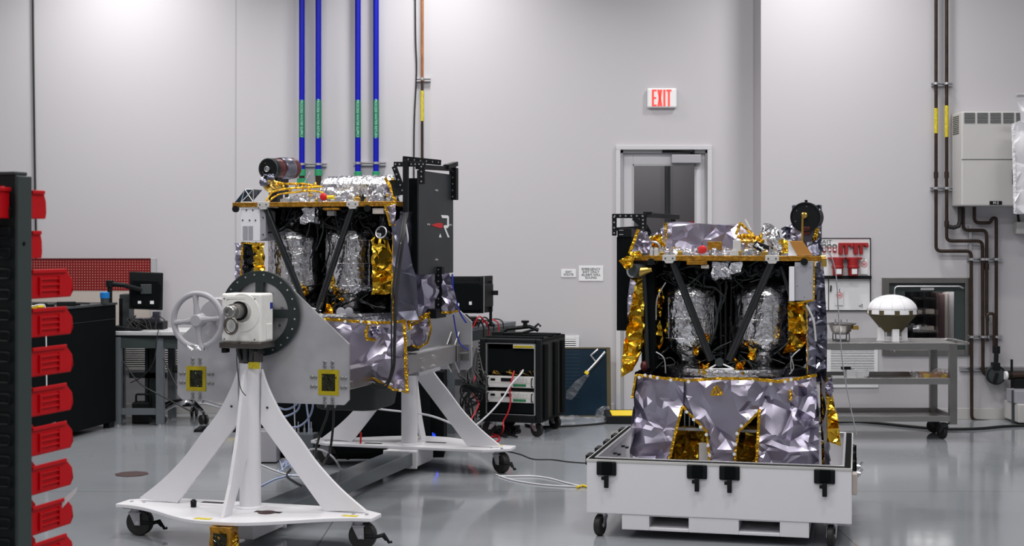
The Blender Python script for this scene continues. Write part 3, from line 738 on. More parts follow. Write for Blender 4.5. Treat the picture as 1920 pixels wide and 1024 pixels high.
text_mesh('AIT', .05, M_txtd, 'lettering', bd, (q(1550, 0).x - (bx0 + bx1) / 2, -.0125, q(0, 454).z - bz0), sx=1.3)
def rmark(parent, x, z, s, y, thick=.002, rot=False, k=1.0, m1=M_txtd, m2=M_txtd):
    """the R emblem with its pointed nose, drawn in the XZ plane (or YZ when rot)"""
    fn = (lambda a, b, t_: (x + a * s * k, y + t_, z + b * s)) if not rot else (lambda a, b, t_: (y - t_, x + a * s * k, z + b * s))
    mb = MB()
    mb.prism([(.02, .62), (.62, .62), (.70, .54), (.70, .0), (.58, -.10), (.42, -.10), (.75, -.62), (.60, -.62), (.24, -.02), (.30, .06), (.55, .06), (.56, .46), (.10, .46)], fn, 0, -thick)
    mb.prism([(.05, -.62), (-.15, -.62), (-.05, -.42)], fn, 0, -thick)
    a = mb.build('emblem', m1, parent)
    b = MB().prism([(-.85, .05), (-.3, .17), (.06, .19), (.17, .1), (.17, -.02), (.06, -.12), (-.3, -.08)], fn, 0, -thick).build('emblem_nose', m2, parent)
    return a
rmark(bd, q(1613, 0).x - (bx0 + bx1) / 2, q(0, 574).z - bz0, .028, -.0125)
def hung(name, px, py, label, cat, group=None):
    return empty(name, at(px, py, YB - .014), 0, label, cat, group)
for px, wh in ((1545, 'leftmost'), (1554.5, 'middle'), (1564.5, 'rightmost')):
    o = hung('padlock', px, 466, wh + ' of the three red padlocks hanging on the shadow board', 'padlock', 'padlocks on the shadow board')
    MB().bb(-.016, .016, -.02, 0, -.035, .01).build('lock_body', M_redm, o, bevel=.004)
    MB().torus((0, -.01, .02), (0, 1, 0), .018, .005, 20, 8).build('shackle', M_graph, o, smooth=True)
    MB().bb(-.01, .01, -.022, -.0195, -.022, -.002).build('paper_label', M_sign, o)
for px, wh in ((1585, 'left'), (1613, 'right')):
    o = hung('red_clamp', px, 464, wh + ' red angled bracket cover at the top of the shadow board', 'cover', 'red bracket covers')
    MB().bb(-.07, .07, -.04, 0, .015, .045).bb(-.07, -.03, -.04, 0, -.065, .02).bb(-.012, .018, -.04, 0, -.065, .02).bb(.04, .07, -.05, 0, .0, .03).build('cover_body', M_redm, o, bevel=.005)
for px, wh in ((1568, 'left'), (1597, 'right')):
    o = hung('red_cup_cover', px, 499, wh + ' red cup shaped cover hanging above the black tray', 'cover', 'red cup covers')
    MB().lathe([(.0, -.09), (.045, -.09), (.05, -.02), (.058, -.015), (.058, .0), (.052, .005), (.052, .08), (.0, .085)], (0, -.06, 0)).build('cup_body', M_redm, o, smooth=True)
    MB().bb(-.085, .085, -.08, -.0, .065, .085).build('cup_flange', M_redm, o, bevel=.003)
    MB().bb(-.025, .025, -.115, -.105, -.075, -.025).build('paper_label', M_sign, o)
def red_tag(px, py, label):
    o = hung('paper_tag', px, py, label, 'tag', 'white tags with red seals')
    MB().bb(-.038, .038, -.01, -.004, -.07, .07).build('tag_card', M_sign, o, bevel=.002)
    mb = MB()
    for k in range(14):
        a = 2 * math.pi * k / 14; mb.box((.027 * math.cos(a), -.0115, .028 + .027 * math.sin(a)), (.006, .002, .009), ry=-a + .5)
    mb.bb(-.017, .017, -.0125, -.0105, .03, .036).bb(-.014, .014, -.0125, -.0105, .018, .024).build('seal_print', M_txtr, o)
    mb = MB().cyl((0, -.011, .06), (0, -.011, .09), .003, 6); mb.build('tag_tie', M_txtd, o)
red_tag(1619.5, 501, 'white tag with red seal hanging at the right of the upper shadow board')
red_tag(1573.5, 559, 'white tag with red seal hanging on the lower shadow board')
o = hung('marker_pen', 1557, 541, 'black marker pen clipped to the left of the lower shadow board', 'pen'); MB().cyl((0, -.012, -.03), (.004, -.012, .03), .007, 10).build('pen_body', M_black, o, smooth=True)
# ================================================================== LEFT SIDE
# foreground louvred bin rack ---------------------------------------
RF = Frame(-1.373, 4.0, 0, -16.8)
rk = empty('bin_rack', (RF.ox, RF.oy, 0), math.radians(-16.8), 'dark grey steel louvred bin rack in the left foreground', 'rack')
D_ = .066; ztop = CAMZ - (329 - HOR) * 4.0 / FPX
MB().bb(-.010, 0, 0, D_, 0, ztop).build('upright_post', M_slate, rk, bevel=.003)
MB().bb(-1.0, -.94, 0, D_, 0, ztop).build('upright_post', M_slate, rk, bevel=.003)
MB().bb(-.99, -.012, .004, D_ - .004, ztop + .001, ztop + .012).build('top_cap', M_slate, rk, bevel=.003)
MB().bb(-.94, -.010, .004, .010, .15, ztop).build('louvred_panel', M_slate2, rk)
MB().bb(-.94, -.010, D_ - .010, D_ - .004, .15, ztop).build('louvred_panel', M_slate2, rk)
MB().bb(-1.03, .02, -.2, .26, .02, .06).build('base_foot', M_slate, rk, bevel=.006)
for c in range(2):
    for k in range(22):
        z = ztop - .10 - k * .058; o_ = c * .11
        MB().tube(bent([(-.13 - o_, .002, z + .013), (-.022 - o_, -.004, z + .013), (-.022 - o_, -.004, z - .013), (-.13 - o_, -.004, z - .013)], .010), .0035, 6).build('louvre', M_black, rk)
MB().cyl((.0, .028, ztop - .19), (.001, .028, ztop - .19), .006, 12).build('bolt_hole', M_blackm, rk)
MB().cyl((-.045, -.004, ztop - .035), (-.045, .0, ztop - .035), .005, 10).cyl((-.045, -.004, ztop - .11), (-.045, .0, ztop - .11), .004, 10).build('bolt', M_zinc, rk)

def make_bin(L, Wd, H):
    """open-fronted storage bin, length along +y from its hanging back edge"""
    o = empty('storage_bin')
    t = .004; mb = MB()
    side = [(0, 0), (L * .93, 0), (L, H * .22), (L * .97, H * .62), (L * .80, H), (0, H)]
    sd = lambda x0, x1: mb.prism(side, lambda a, b, tt: (tt, a, b), x0, x1)
    sd(-t, 0); sd(-Wd, -Wd + t)
    mb.bb(-Wd, 0, 0, L * .93, 0, t).bb(-Wd, 0, 0, t, 0, H)
    mb.prism([(L * .93 - t, 0), (L * .93, 0), (L, H * .22), (L * .985, H * .45), (L * .985 - t, H * .45), (L - t, H * .22)], lambda a, b, tt: (tt, a, b), -Wd, 0)
    mb.build('bin_body', M_red, o, bevel=.003)
    MB().bb(0, .006, 0, L * .80, H - .01, H + .001).build('rim_lip', M_red, o, bevel=.002); MB().bb(-Wd - .006, -Wd, 0, L * .80, H - .01, H + .001).build('rim_lip', M_red, o, bevel=.002)
    if L > .12:
        rb = MB()
        for k in range(3): rb.bb(-.001, .005, L * .2, L * .62, H * (.24 + .2 * k), H * (.24 + .2 * k) + .005)
        rb.bb(-.001, .006, L * .62, L * .66, .01, H * .75).bb(-.001, .006, L * .16, L * .2, .01, H * .75); rb.build('side_rib', M_red, o, bevel=.001)
    hk = MB().bb(-Wd * .8, -Wd * .2, -.006, .0, H * .8, H + .006); hk.build('rear_hook', M_red, o)
    return o
def bin_label(k): return ('highest', 'second highest', 'third highest', 'fourth highest', 'fifth highest', 'sixth highest', 'lowest full')[k] + ' of the large red bins on the back of the rack'
big = make_bin(.205, .13, .082); small = make_bin(.072, .10, .080); small2 = make_bin(.052, .10, .078)
def place_copy(src, loc, rz, label, first):
    o = src if first else src.copy()
    if not first:
        COL.objects.link(o)
        for ch in src.children: c = ch.copy(); COL.objects.link(c); c.parent = o
    o.location = loc; o.rotation_euler = (0, 0, rz)
    return tag(o, label, 'bin', 'red storage bins on the rack')
RZ = math.radians(-16.8); rot = lambda x, y: (RF.ox + x * RF.c + y * (-RF.s), RF.oy + x * RF.s + y * RF.c)
for k, py in enumerate((561, 634, 708, 783, 857, 930, 1006)):
    # bottom edge near the post at py
    x, y = rot(-.004, D_ + .002); z = CAMZ - (py - HOR) * y / FPX + (0.000)
    place_copy(big, (x, y, z), RZ, bin_label(k), k == 0)
x, y = rot(-.004, D_ + .002)
place_copy(big, (x, y, CAMZ - (1076 - HOR) * y / FPX), RZ, 'large red bin cut by the bottom edge of the photo', False)
place_copy(small, (x, y, CAMZ - (410 - HOR) * y / FPX), RZ, 'short red bin at the top of the back of the rack', True)
place_copy(small2, (x, y, CAMZ - (485 - HOR) * y / FPX), RZ, 'shortest red bin, second from the top behind the rack', True)
fb = rot(-.115, -.004); fbz = CAMZ - (409 - HOR) * 3.95 / FPX
o = make_bin(.10, .10, .085); o.location = (*rot(-.125, -.002), fbz); o.rotation_euler = (0, 0, RZ + math.pi); tag(o, 'red bin hung on the front of the rack at the left edge', 'bin', 'red storage bins on the rack')
# folded white papers poking out of two bins
for k, (px0, py0, px1, py1, lbl) in enumerate(((66, 806, 101, 792, 'white paper slip sticking up behind the fifth large red bin'), (100, 952, 141, 915, 'white paper slip sticking up from the low red bins'))):
    yy = 4.2; a, b = at(px0, py0, yy), at(px1, py1, yy)
    o = MB().prism([(0, 0), ((b - a).x, (b - a).z), ((b - a).x - .004, (b - a).z - .018), (.0, -.03)], lambda p, q_, t_: (p, t_ + p * .3, q_), 0, .002).build('paper_slip', M_sign); o.location = a; tag(o, lbl, 'paper')
o = MB().bb(-.02, .012, -.004, .0, -.03, .03).build('white_tag', M_sign); o.location = (*rot(-.125, -.012), CAMZ - (675 - HOR) * 4.0 / FPX); o.rotation_euler = (0, 0, RZ); tag(o, 'white card on the rack front at the left edge', 'card')

# tall black cabinet -------------------------------------------------
ca, cb = Vector((-3.955, 11.9, 0)), Vector((-3.672, 13.35, 0)); cd = (cb - ca).normalized(); cn = Vector((cd.y, -cd.x, 0)); H_ = 1.15
cx = empty('black_cabinet', (ca.x, ca.y, 0), math.atan2(cd.y, cd.x), 'tall matte black workbench cabinet behind the red bins', 'cabinet')
L_ = (cb - ca).length
MB().bb(0, L_, 0, 1.0, .05, H_ - .02).build('cabinet_body', M_blackm, cx, bevel=.005)
MB().bb(-.02, L_ + .01, -.012, 1.01, H_ - .02, H_ + .0).build('worktop', M_graph, cx, bevel=.003)
MB().bb(.01, L_, -.004, .0, H_ - .15, H_ - .147).build('door_gap', M_graph, cx)
for xx in (.25, L_ - .08): MB().bb(xx - .05, xx + .05, .0, .06, 0, .05).build('foot', M_black, cx)
rnd = random.Random(4)
def cabl(pts, r, m, label, k=6, name='cable'):
    return tag(MB().tube(smooth_path(pts, k), r, 7).build(name, m, None, smooth=True, ang=70), label, 'cable')
cabl([fl(75, 575, 1.16) + Vector((0, 0, 0)), Vector((-4.0, 12.3, 1.17)), Vector((-4.1, 12.6, 1.165)), Vector((-3.95, 12.8, 1.17)), Vector((-3.8, 12.95, 1.16))] [1:], .008, M_cabk, 'black cable lying across the black cabinet top')
cabl([Vector((-4.02, 12.0, 1.17)), Vector((-3.93, 12.02, 1.19)), Vector((-3.90, 12.04, 1.15)), Vector((-3.895, 12.04, .9)), Vector((-3.89, 12.04, .4))], .006, M_cabw, 'white cable hanging down the black cabinet near the red bins')
for k, (x_, y_, l_) in enumerate(((-4.05, 12.35, 'small black connector on the black cabinet, nearer the rack'), (-3.9, 12.6, 'larger black adapter block on the black cabinet top'))):
    o = MB().box((0, 0, .02), (.12 + .04 * k, .06, .04)).cyl((.06, 0, .02), (.12, 0, .02), .015).build('power_adapter', M_black, None, bevel=.006); o.location = (x_, y_, H_); o.rotation_euler = (0, 0, .3); tag(o, l_, 'adapter')
o = MB().box((0, 0, .015), (.14, .1, .03)).cyl((.07, 0, .02), (.12, .02, .02), .015).build('yellow_connector', M_yellow, None, bevel=.006); o.location = (-4.05, 12.08, H_); tag(o, 'yellow cable connector on the cabinet edge behind the red bins', 'connector')
bt = empty('blue_lidded_jar', at(196.5, 565.5, 13.1), 0, 'black canister with bright blue lid on the black cabinet', 'canister'); bt.location.z = H_
MB().lathe([(0, 0), (.036, 0), (.038, .05), (0, .05)]).build('jar_body', M_graph, bt, smooth=True)
MB().lathe([(0, .05), (.042, .05), (.042, .1), (.03, .105), (0, .105)]).build('blue_lid', M_cyan, bt, smooth=True)

# pegboard and bench back panel --------------------------------------
p0, p1 = at(20, 545, YA - .25), at(284, 486, YA - .25)
pb = empty('pegboard', (p0.x, YA - .25, p0.z), 0, 'long red perforated pegboard on the bench behind the black cabinet', 'pegboard')
MB().bb(0, p1.x - p0.x, -.01, .0, 0, p1.z - p0.z).build('perforated_sheet', M_peg, pb)
MB().bb(p1.x - p0.x, p1.x - p0.x + .05, -.03, .03, -.45, p1.z - p0.z + .01).build('end_post', M_fgrey, pb, bevel=.003)
MB().bb(0, p1.x - p0.x, -.014, .005, p1.z - p0.z, p1.z - p0.z + .008).build('top_rail', M_maroon, pb)
MB().bb(0, p1.x - p0.x, -.008, .0, -.42, -.003).build('lower_panel', M_beige, pb)
MB().bb(0, p1.x - p0.x, -.36, .05, -.50, -.42).build('bench_top', M_desk, pb, bevel=.004)
for x_ in (.05, p1.x - p0.x - .3): MB().bb(x_, x_ + .06, -.1, -.04, -p0.z, -.50).build('leg', M_desk, pb)

# desk behind the hand wheel ------------------------------------------
dz = .78
dk = empty('steel_desk', (-3.75, 13.35, 0), 0, 'grey steel frame desk with pale top behind the hand wheel', 'desk')
X0, X1 = 0.02, 1.15; Y0, Y1 = .0, .62
MB().prism([(X0, Y0 + .05), (.72, Y0), (X1, Y0 + .22), (X1, Y1), (X0, Y1)], lambda a, b, t_: (a, b, t_), dz + .062, dz + .10).build('desktop', M_desktop, dk, bevel=.006)
MB().prism([(X0, Y0 + .06), (.72, Y0 + .01), (X1, Y0 + .23), (X1, Y1), (X0, Y1)], lambda a, b, t_: (a, b, t_), dz + .045, dz + .0615).build('edge_band', M_black, dk)
lg = at(299, 797, 13.4)
lx = lg.x + 3.75
MB().bb(lx - .035, lx + .035, .05, .12, .015, dz + .045).build('leg', M_desk, dk, bevel=.004)
MB().bb(X0 + .02, X0 + .09, .05, .12, .015, dz + .045).build('leg', M_desk, dk, bevel=.004)
MB().bb(lx - .035, lx + .035, .52, .59, .015, dz + .045).build('leg', M_desk, dk, bevel=.004)
MB().bb(X1 - .09, X1 - .02, .5, .57, .015, dz + .045).build('leg', M_desk, dk, bevel=.004)
MB().bb(X0 + .09, lx - .035, .06, .10, .10, .16).build('foot_rail', M_desk, dk, bevel=.003)
MB().bb(X0 + .09, lx - .035, .06, .10, dz - .06, dz + .045).bb(lx + .035, X1 - .05, .06, .10, dz - .06, dz + .045).build('apron', M_slate, dk, bevel=.003)
MB().cyl((lx, .085, 0), (lx, .085, .02), .035, 16).cyl((X0 + .055, .085, 0), (X0 + .055, .085, .02), .035, 16).cyl((lx, .555, 0), (lx, .555, .02), .03, 16).cyl((X1 - .055, .535, 0), (X1 - .055, .535, .02), .03, 16).build('levelling_feet', M_zinc, dk)
MB().bb(lx - .17, lx - .06, .3, .36, .05, dz + .04).bb(X0 + .25, X0 + .29, .3, .34, .05, dz + .04).bb(X0 + .1, lx, .30, .34, .42, .47).build('under_frame', M_slate2, dk)
DT = dz + .10
# monitor on an arm
mc = at(274, 545, 13.45)
mo = empty('monitor', (mc.x, 13.45, mc.z), math.radians(14), 'black monitor seen from behind on an arm above the left desk', 'monitor')
MB().prism([(-.155, -.17), (.15, -.185), (.155, .165), (-.15, .18)], lambda a, b, t_: (a, t_, b), -.0, .03).build('monitor_back', M_black, mo, bevel=.008)
MB().prism([(-.14, -.15), (.12, -.165), (.14, .05), (.11, .10), (-.12, .11), (-.145, .06)], lambda a, b, t_: (a, t_, b), -.03, .0).build('rear_hump', M_blackm, mo, bevel=.02)
MB().bb(-.075, -.045, -.034, -.03, -.12, -.095).build('rear_sticker', M_sign, mo); MB().bb(.035, .07, -.034, -.03, -.125, -.095).build('rear_sticker', M_sign, mo)
MB().bb(-.05, .05, -.045, -.03, -.03, .06).build('mount_plate', M_graph, mo, bevel=.004)
ar = empty('monitor_stand', (at(206, 560, 13.3).x, 13.3, 0), 0, 'black jointed monitor arm standing behind the black cabinet', 'monitor arm')
zA = at(0, 532, 13.3).z; xe = mc.x - ar.location.x
MB().cyl((0, 0, DT), (0, 0, zA), .022, 14).build('post', M_black, ar, smooth=True)
MB().cyl((0, 0, zA - .03), (0, 0, zA + .03), .036, 16).tube([(0, 0, zA), (.14, -.02, zA - .015), (xe - .03, .08, mc.z + .01)], .022, 10).build('arm', M_black, ar, smooth=True)
o = empty('computer_tower', (at(238, 600, 13.55).x, 13.6, DT), 0, 'slim black computer standing on the left desk beside the arm', 'computer')
MB().bb(-.06, .03, -.09, .1, 0, .34).build('case', M_graph, o, bevel=.004); MB().bb(-.062, -.03, -.095, -.09, .05, .30).build('front_vent', M_black, o)
o = MB().bb(-.17, .17, -.1, .1, 0, .075).build('network_switch', M_black, None, bevel=.006); o.location = (at(278, 600, 13.75).x, 13.72, DT); tag(o, 'flat black box lying on the desk under the monitor', 'equipment')
o = MB().bb(-.11, .11, -.07, .07, 0, .03).bb(.08, .15, -.03, .03, .0, .09).build('blue_document_tray', M_lavd, None, bevel=.004); o.location = (at(272, 590, 13.75).x, 13.74, DT + .076); tag(o, 'lavender grey tray on the black box under the monitor', 'tray')
o = MB().prism([(-.13, 0), (.14, 0), (.12, .02), (-.10, .05)], lambda a, b, t_: (a, t_, b), -.07, .07).build('black_mouse_pad', M_black, None, bevel=.006); o.location = (at(238, 610, 13.5).x, 13.5, DT); tag(o, 'black wedge shaped keyboard on the left desk', 'keyboard')
for k in range(7):
    x_ = at(228 + k * 9, 0, 13.45).x; rr = random.Random(k)
    cabl([Vector((x_, 13.46 + rr.uniform(-.05, .1), DT + .01)), Vector((x_ + rr.uniform(-.06, .1), 13.5, DT + rr.uniform(.06, .16))), Vector((x_ + rr.uniform(.0, .18), 13.48, DT + .1)), Vector((x_ + rr.uniform(.05, .2), 13.45, DT + .012))], .005, M_cabk, ('first', 'second', 'third', 'fourth', 'fifth', 'sixth', 'seventh')[k] + ' black cable loop on the left desk, counted from the cabinet')
cabl([Vector((-3.28, 13.38, DT + .02)), Vector((-3.27, 13.28, DT - .02)), Vector((-3.30, 13.27, .62)), Vector((-3.4, 13.3, .48)), Vector((-3.55, 13.4, .40))], .005, M_cabk, 'thin black cable drooping under the left desk edge')
cabl([Vector((-3.62, 13.4, .6)), Vector((-3.45, 13.35, .4)), Vector((-3.2, 13.3, .27)), Vector((-2.95, 13.25, .15))], .007, M_cabk, 'black cable running down behind the desk foot rail')
cabl([at(306, 672, 13.3), at(330, 722, 13.2), at(345, 745, 13.0)], .006, M_cabk, 'black cable from the desk leg to the chair base')
o = empty('power_supply', (at(268, 740, 13.6).x, 13.62, 0), 0, 'small black carry handle box under the left desk', 'equipment')
MB().bb(-.09, .07, -.08, .08, 0, .20).build('box_body', M_black, o, bevel=.01); MB().tube(bent([(-.07, 0, .19), (-.07, 0, .27), (.06, 0, .27), (.06, 0, .19)], .02), .01).build('handle', M_black, o)
o = MB().box((0, 0, .015), (.12, .05, .03)).cyl((-.1, 0, .015), (-.06, 0, .015), .012).build('cable_reel_end', M_yellow, None, bevel=.005); o.location = fl(247, 779); o.location.y += .3; tag(o, 'small yellow plug on the floor under the left desk', 'connector')

# office chair base -------------------------------------------------
cc = fl(352, 789); ch = empty('office_chair', cc, .2, 'five-star office chair base with casters behind the aluminium plate', 'chair')
MB().lathe([(.0, .14), (.05, .14), (.05, .22), (.028, .24), (.028, .48), (0, .48)]).build('gas_column', M_black, ch, smooth=True)
for k in range(5):
    a = 2 * math.pi * k / 5 + .15; d = Vector((math.cos(a), math.sin(a), 0))
    s_ = MB().tube([Vector((0, 0, .19)), d * .18 + Vector((0, 0, .17)), d * .34 + Vector((0, 0, .115))], [.035, .026, .018], 8).build('spoke', M_chrome, ch, smooth=True)
    w_ = MB(); p = d * .34; t_ = Vector((-d.y, d.x, 0))
    for s2 in (-1, 1): w_.cyl(p + t_ * .012 * s2 + Vector((0, 0, .045)), p + t_ * .032 * s2 + Vector((0, 0, .045)), .045, 18)
    w_.cyl(p + Vector((0, 0, .05)), p + Vector((0, 0, .115)), .012).build('caster', M_rubber, ch, smooth=True)
MB().bb(-.14, .3, -.16, .16, .47, .52).build('seat', M_black, ch, bevel=.02)
o = empty('cable_ramp', fl(400, 808), .0, 'black rubber cable ramp with yellow lid left of the white stand leg', 'cable ramp')
MB().prism([(-.16, 0), (.3, 0), (.3, .05), (-.06, .055), (-.10, .03), (-.15, .03)], lambda a, b, t_: (a, t_, b), -.10, .13).build('ramp_body', M_black, o, bevel=.006)
MB().prism([(-.01, .056), (.3, .056), (.3, .09), (.06, .09)], lambda a, b, t_: (a, t_, b), .0, .16).build('yellow_lid', M_yellow, o, bevel=.004)

# ================================================================== CENTRE BACKGROUND
# black draped test cabinet between the stands
bk = empty('black_equipment_rack', (-1.53, 11.75, 0), 0, 'large plain black equipment enclosure between the two white stands', 'equipment rack')
MB().bb(-.55, .88, -.4, .5, .04, 1.02).build('enclosure', M_blackm, bk, bevel=.008)
MB().bb(-.5, .85, -.35, .45, 0, .04).build('plinth', M_black, bk)
o = empty('computer_server', (at(806, 0, 11.6).x, 11.75, 0), 0, 'black server tower with blue lights behind the far white column', 'computer')
MB().bb(-.14, .12, -.3, .3, .0, .68).build('tower_case', M_blackm, o, bevel=.006)
mb = MB(); rr = random.Random(9)
for k in range(14): mb.bb(*(lambda a, b: (a, a + .008, -.304, -.3, b, b + rr.uniform(.008, .03)))(rr.uniform(-.12, .09), rr.uniform(.12, .24)))
mb.bb(-.05, -.045, -.304, -.3, .44, .55).build('status_lights', M_led, o)
# small instruments on the floor
o = empty('grey_instrument_box', fl(568, 868) + Vector((0, .15, 0)), -.15, 'small grey instrument with antenna connectors beside the far stand', 'instrument')
MB().bb(-.10, .09, -.1, .1, .0, .215).build('case', M_desk, o, bevel=.004)
for k, x_ in enumerate((-.06, -.01, .045)): MB().cyl((x_, 0, .21), (x_, 0, .25), .010, 10).cyl((x_, 0, .25), (x_, 0, .30), .005, 8).build('connector', M_zinc, o)
o = empty('blue_grey_case', fl(503, 870) + Vector((0, .1, 0)), 0, 'small blue-grey box standing on the floor behind the near column', 'case')
MB().bb(-.09, .06, -.08, .12, .0, .25).build('case_body', M_hammer, o, bevel=.006); MB().bb(-.09, .06, -.083, .12, .0, .012).build('base_trim', M_black, o)
o['label'] = 'small dark grey box standing on the floor behind the near column'

# desk with monitors, right of the far plate ---------------------------
d2 = empty('monitor_desk', (0, 0, 0), 0, 'dark desk carrying two monitors behind the black rack case', 'desk')
za = at(0, 610, 12.6).z
MB().prism([(-.72, 12.35), (.04, 14.25), (-.75, 14.28), (-1.4, 12.65)], lambda a, b, t_: (a, b, t_), .885, .925).build('desktop', M_desk, d2, bevel=.005)
MB().prism([(-.715, 12.36), (.035, 14.24), (.01, 14.24), (-.74, 12.37)], lambda a, b, t_: (a, b, t_), .80, .884).build('front_rail', M_slate, d2, bevel=.004)
for (a, b) in ((-.545, 12.9), (-.06, 14.15), (-.70, 14.15), (-1.25, 12.8)): MB().bb(a - .032, a + .032, b - .032, b + .032, 0, .80 if b > 12.9 or a > -1 else .88).build('leg', M_desk, d2, bevel=.004)
MB().bb(-.65, -.10, 14.13, 14.17, .30, .36).build('stretcher', M_desk, d2)
mp = at(873, 553, 13.2)
m2 = empty('monitor', mp, math.radians(4), 'black monitor seen from behind, right of the far aluminium plate', 'monitor')
MB().bb(-.165, .165, 0, .03, -.17, .17).build('monitor_back', M_black, m2, bevel=.006)
MB().prism([(-.15, -.15), (.15, -.15), (.15, .09), (.12, .12), (-.12, .12), (-.15, .09)], lambda a, b, t_: (a, t_, b), -.03, 0).build('rear_hump', M_blackm, m2, bevel=.02)
MB().bb(.03, .055, -.033, -.03, -.09, -.06).build('rear_sticker', M_sign, m2); MB().bb(-.09, -.06, -.033, -.03, -.10, -.075).build('rear_sticker', M_sign, m2)
MB().bb(.165, .172, -.003, .03, -.165, .165).build('bright_edge', M_zinc, m2)
mp2 = at(911, 552, 13.35)
m3 = empty('monitor', mp2, math.radians(68), 'second black monitor turned almost edge-on beside the first', 'monitor')
MB().bb(-.17, .17, 0, .03, -.17, .17).build('monitor_back', M_black, m3, bevel=.006); MB().bb(-.12, .12, -.03, 0, -.12, .1).build('rear_hump', M_black, m3, bevel=.02)
pl = at(920, 605, 13.45)
a2 = empty('monitor_stand', (pl.x, 13.45, .925), 0, 'black monitor pole with side clamp on the right desk', 'monitor arm')
zt_ = at(0, 526, 13.45).z - .925
MB().bb(-.014, .014, -.014, .014, 0, zt_).build('pole', M_black, a2, bevel=.003)
MB().tube([(0, 0, zt_ * .72), (-.22, .03, zt_ * .70)], .014).bb(0, .07, -.02, .02, zt_ * .68, zt_ * .78).build('arm', M_black, a2, bevel=.004)
MB().bb(-.04, .04, -.04, .04, 0, .02).build('base_clamp', M_black, a2)
o = MB().bb(-.24, .14, -.1, .1, 0, .085).build('docking_station', M_black, None, bevel=.008); o.location = (at(886, 0, 13.5).x - .1, 13.5, .925); tag(o, 'black docking box under the right-hand monitor', 'equipment')
for k in range(10):
    rr = random.Random(40 + k); x_ = at(862 + k * 8.5, 0, 13.2).x; yk = 13.2 + rr.uniform(-.05, .1)
    red = k in (3, 6, 8)
    if k < 5: pts = [Vector((x_, yk, .93)), Vector((x_ + .05, yk, .98 + rr.uniform(0, .07))), Vector((x_ + .10, yk + .05, .99)), Vector((x_ + .13, yk + .1, .93))]
    else: xe_ = -.30 + (k - 5) * .045; ye_ = 12.35 + (xe_ + .72) * 2.5; pts = [Vector((xe_ - .12, ye_ + .02, .935)), Vector((xe_ - .05, ye_, .97)), Vector((xe_ + .03, ye_ - .02, .94)), Vector((xe_ + .035, ye_ - .02, .80)), Vector((xe_ + .035 + rr.uniform(-.02, .02), ye_ - .02, .62))]
    cabl(pts, .007, M_cabr if red else M_cabk, ('red' if red else 'black') + ' cable on the right desk, %s from the monitor' % ('first', 'second', 'third', 'fourth', 'fifth', 'sixth', 'seventh', 'eighth', 'ninth', 'tenth')[k])

# shock-mounted rack case ----------------------------------------------
f0 = fl(905, 813, .0)
RC = Frame(-.26, 12.72, 0, -18)
rc = empty('rack_case', (RC.ox, RC.oy, 0), math.radians(-18), 'black wheeled transit rack case holding instruments, in front of the solar panel', 'rack case')
A_ = RC.fr(899, 790, 0); B_ = RC.fr(1010, 640, 0); zb_, zt_ = RC.fr(900, 790, 0).z, RC.fr(900, 634, 0).z
wR = RC.fr(1014, 700, 0).x; dpt = RC.sd(1060, 700, wR).y
xl_ = A_.x
fx0, fx1 = RC.fr(911, 700, 0).x, RC.fr(1004, 700, 0).x; fz0, fz1 = RC.fr(960, 778, 0).z, RC.fr(960, 644, 0).z
MB().bb(xl_, fx0, 0, .05, zb_, zt_).bb(fx1, wR, 0, .05, zb_, zt_).bb(fx0, fx1, 0, .05, fz1, zt_).bb(fx0, fx1, 0, .05, zb_, fz0).bb(xl_, xl_ + .04, .05, dpt, zb_, zt_).bb(wR - .04, wR, .05, dpt, zb_, zt_).bb(xl_, wR, .05, dpt, zt_ - .04, zt_).bb(xl_, wR, .05, dpt, zb_, zb_ + .04).bb(xl_, wR, dpt - .02, dpt, zb_, zt_).build('case_shell', M_black, rc, bevel=.012)
for k, yy in enumerate((.12, dpt * .55, dpt * .85)):
    mb = MB().bb(wR, wR + .018, yy - .05, yy + .05, zb_ + .03, zt_ - .05).bb(xl_ + .03, wR - .02, yy - .05, yy + .05, zt_, zt_ + .012)
    mb.build('side_rib', M_blackm, rc, bevel=.01)
mb = MB()
for k in range(22): mb.bb(xl_ - .014, xl_, .01, .04, zb_ + .03 + k * (zt_ - zb_ - .05) / 22, zb_ + .045 + k * (zt_ - zb_ - .05) / 22)
mb.build('ribbed_edge', M_black, rc)
MB().bb(fx0, fx0 + .012, -.004, .03, fz0, fz1).bb(fx1 - .012, fx1, -.004, .03, fz0, fz1).bb(fx0, fx1, -.004, .01, fz0, fz0 + .006).bb(fx0, fx1, -.004, .01, fz1 - .006, fz1).build('rack_rails', M_zinc, rc)
MB().bb(fx0, fx1, .45, .46, fz0, fz1).bb(fx0 + .013, fx1 - .013, .02, .03, RC.fr(960, 700, 0).z, RC.fr(960, 655, 0).z).build('inner_panel', M_blackm, rc)
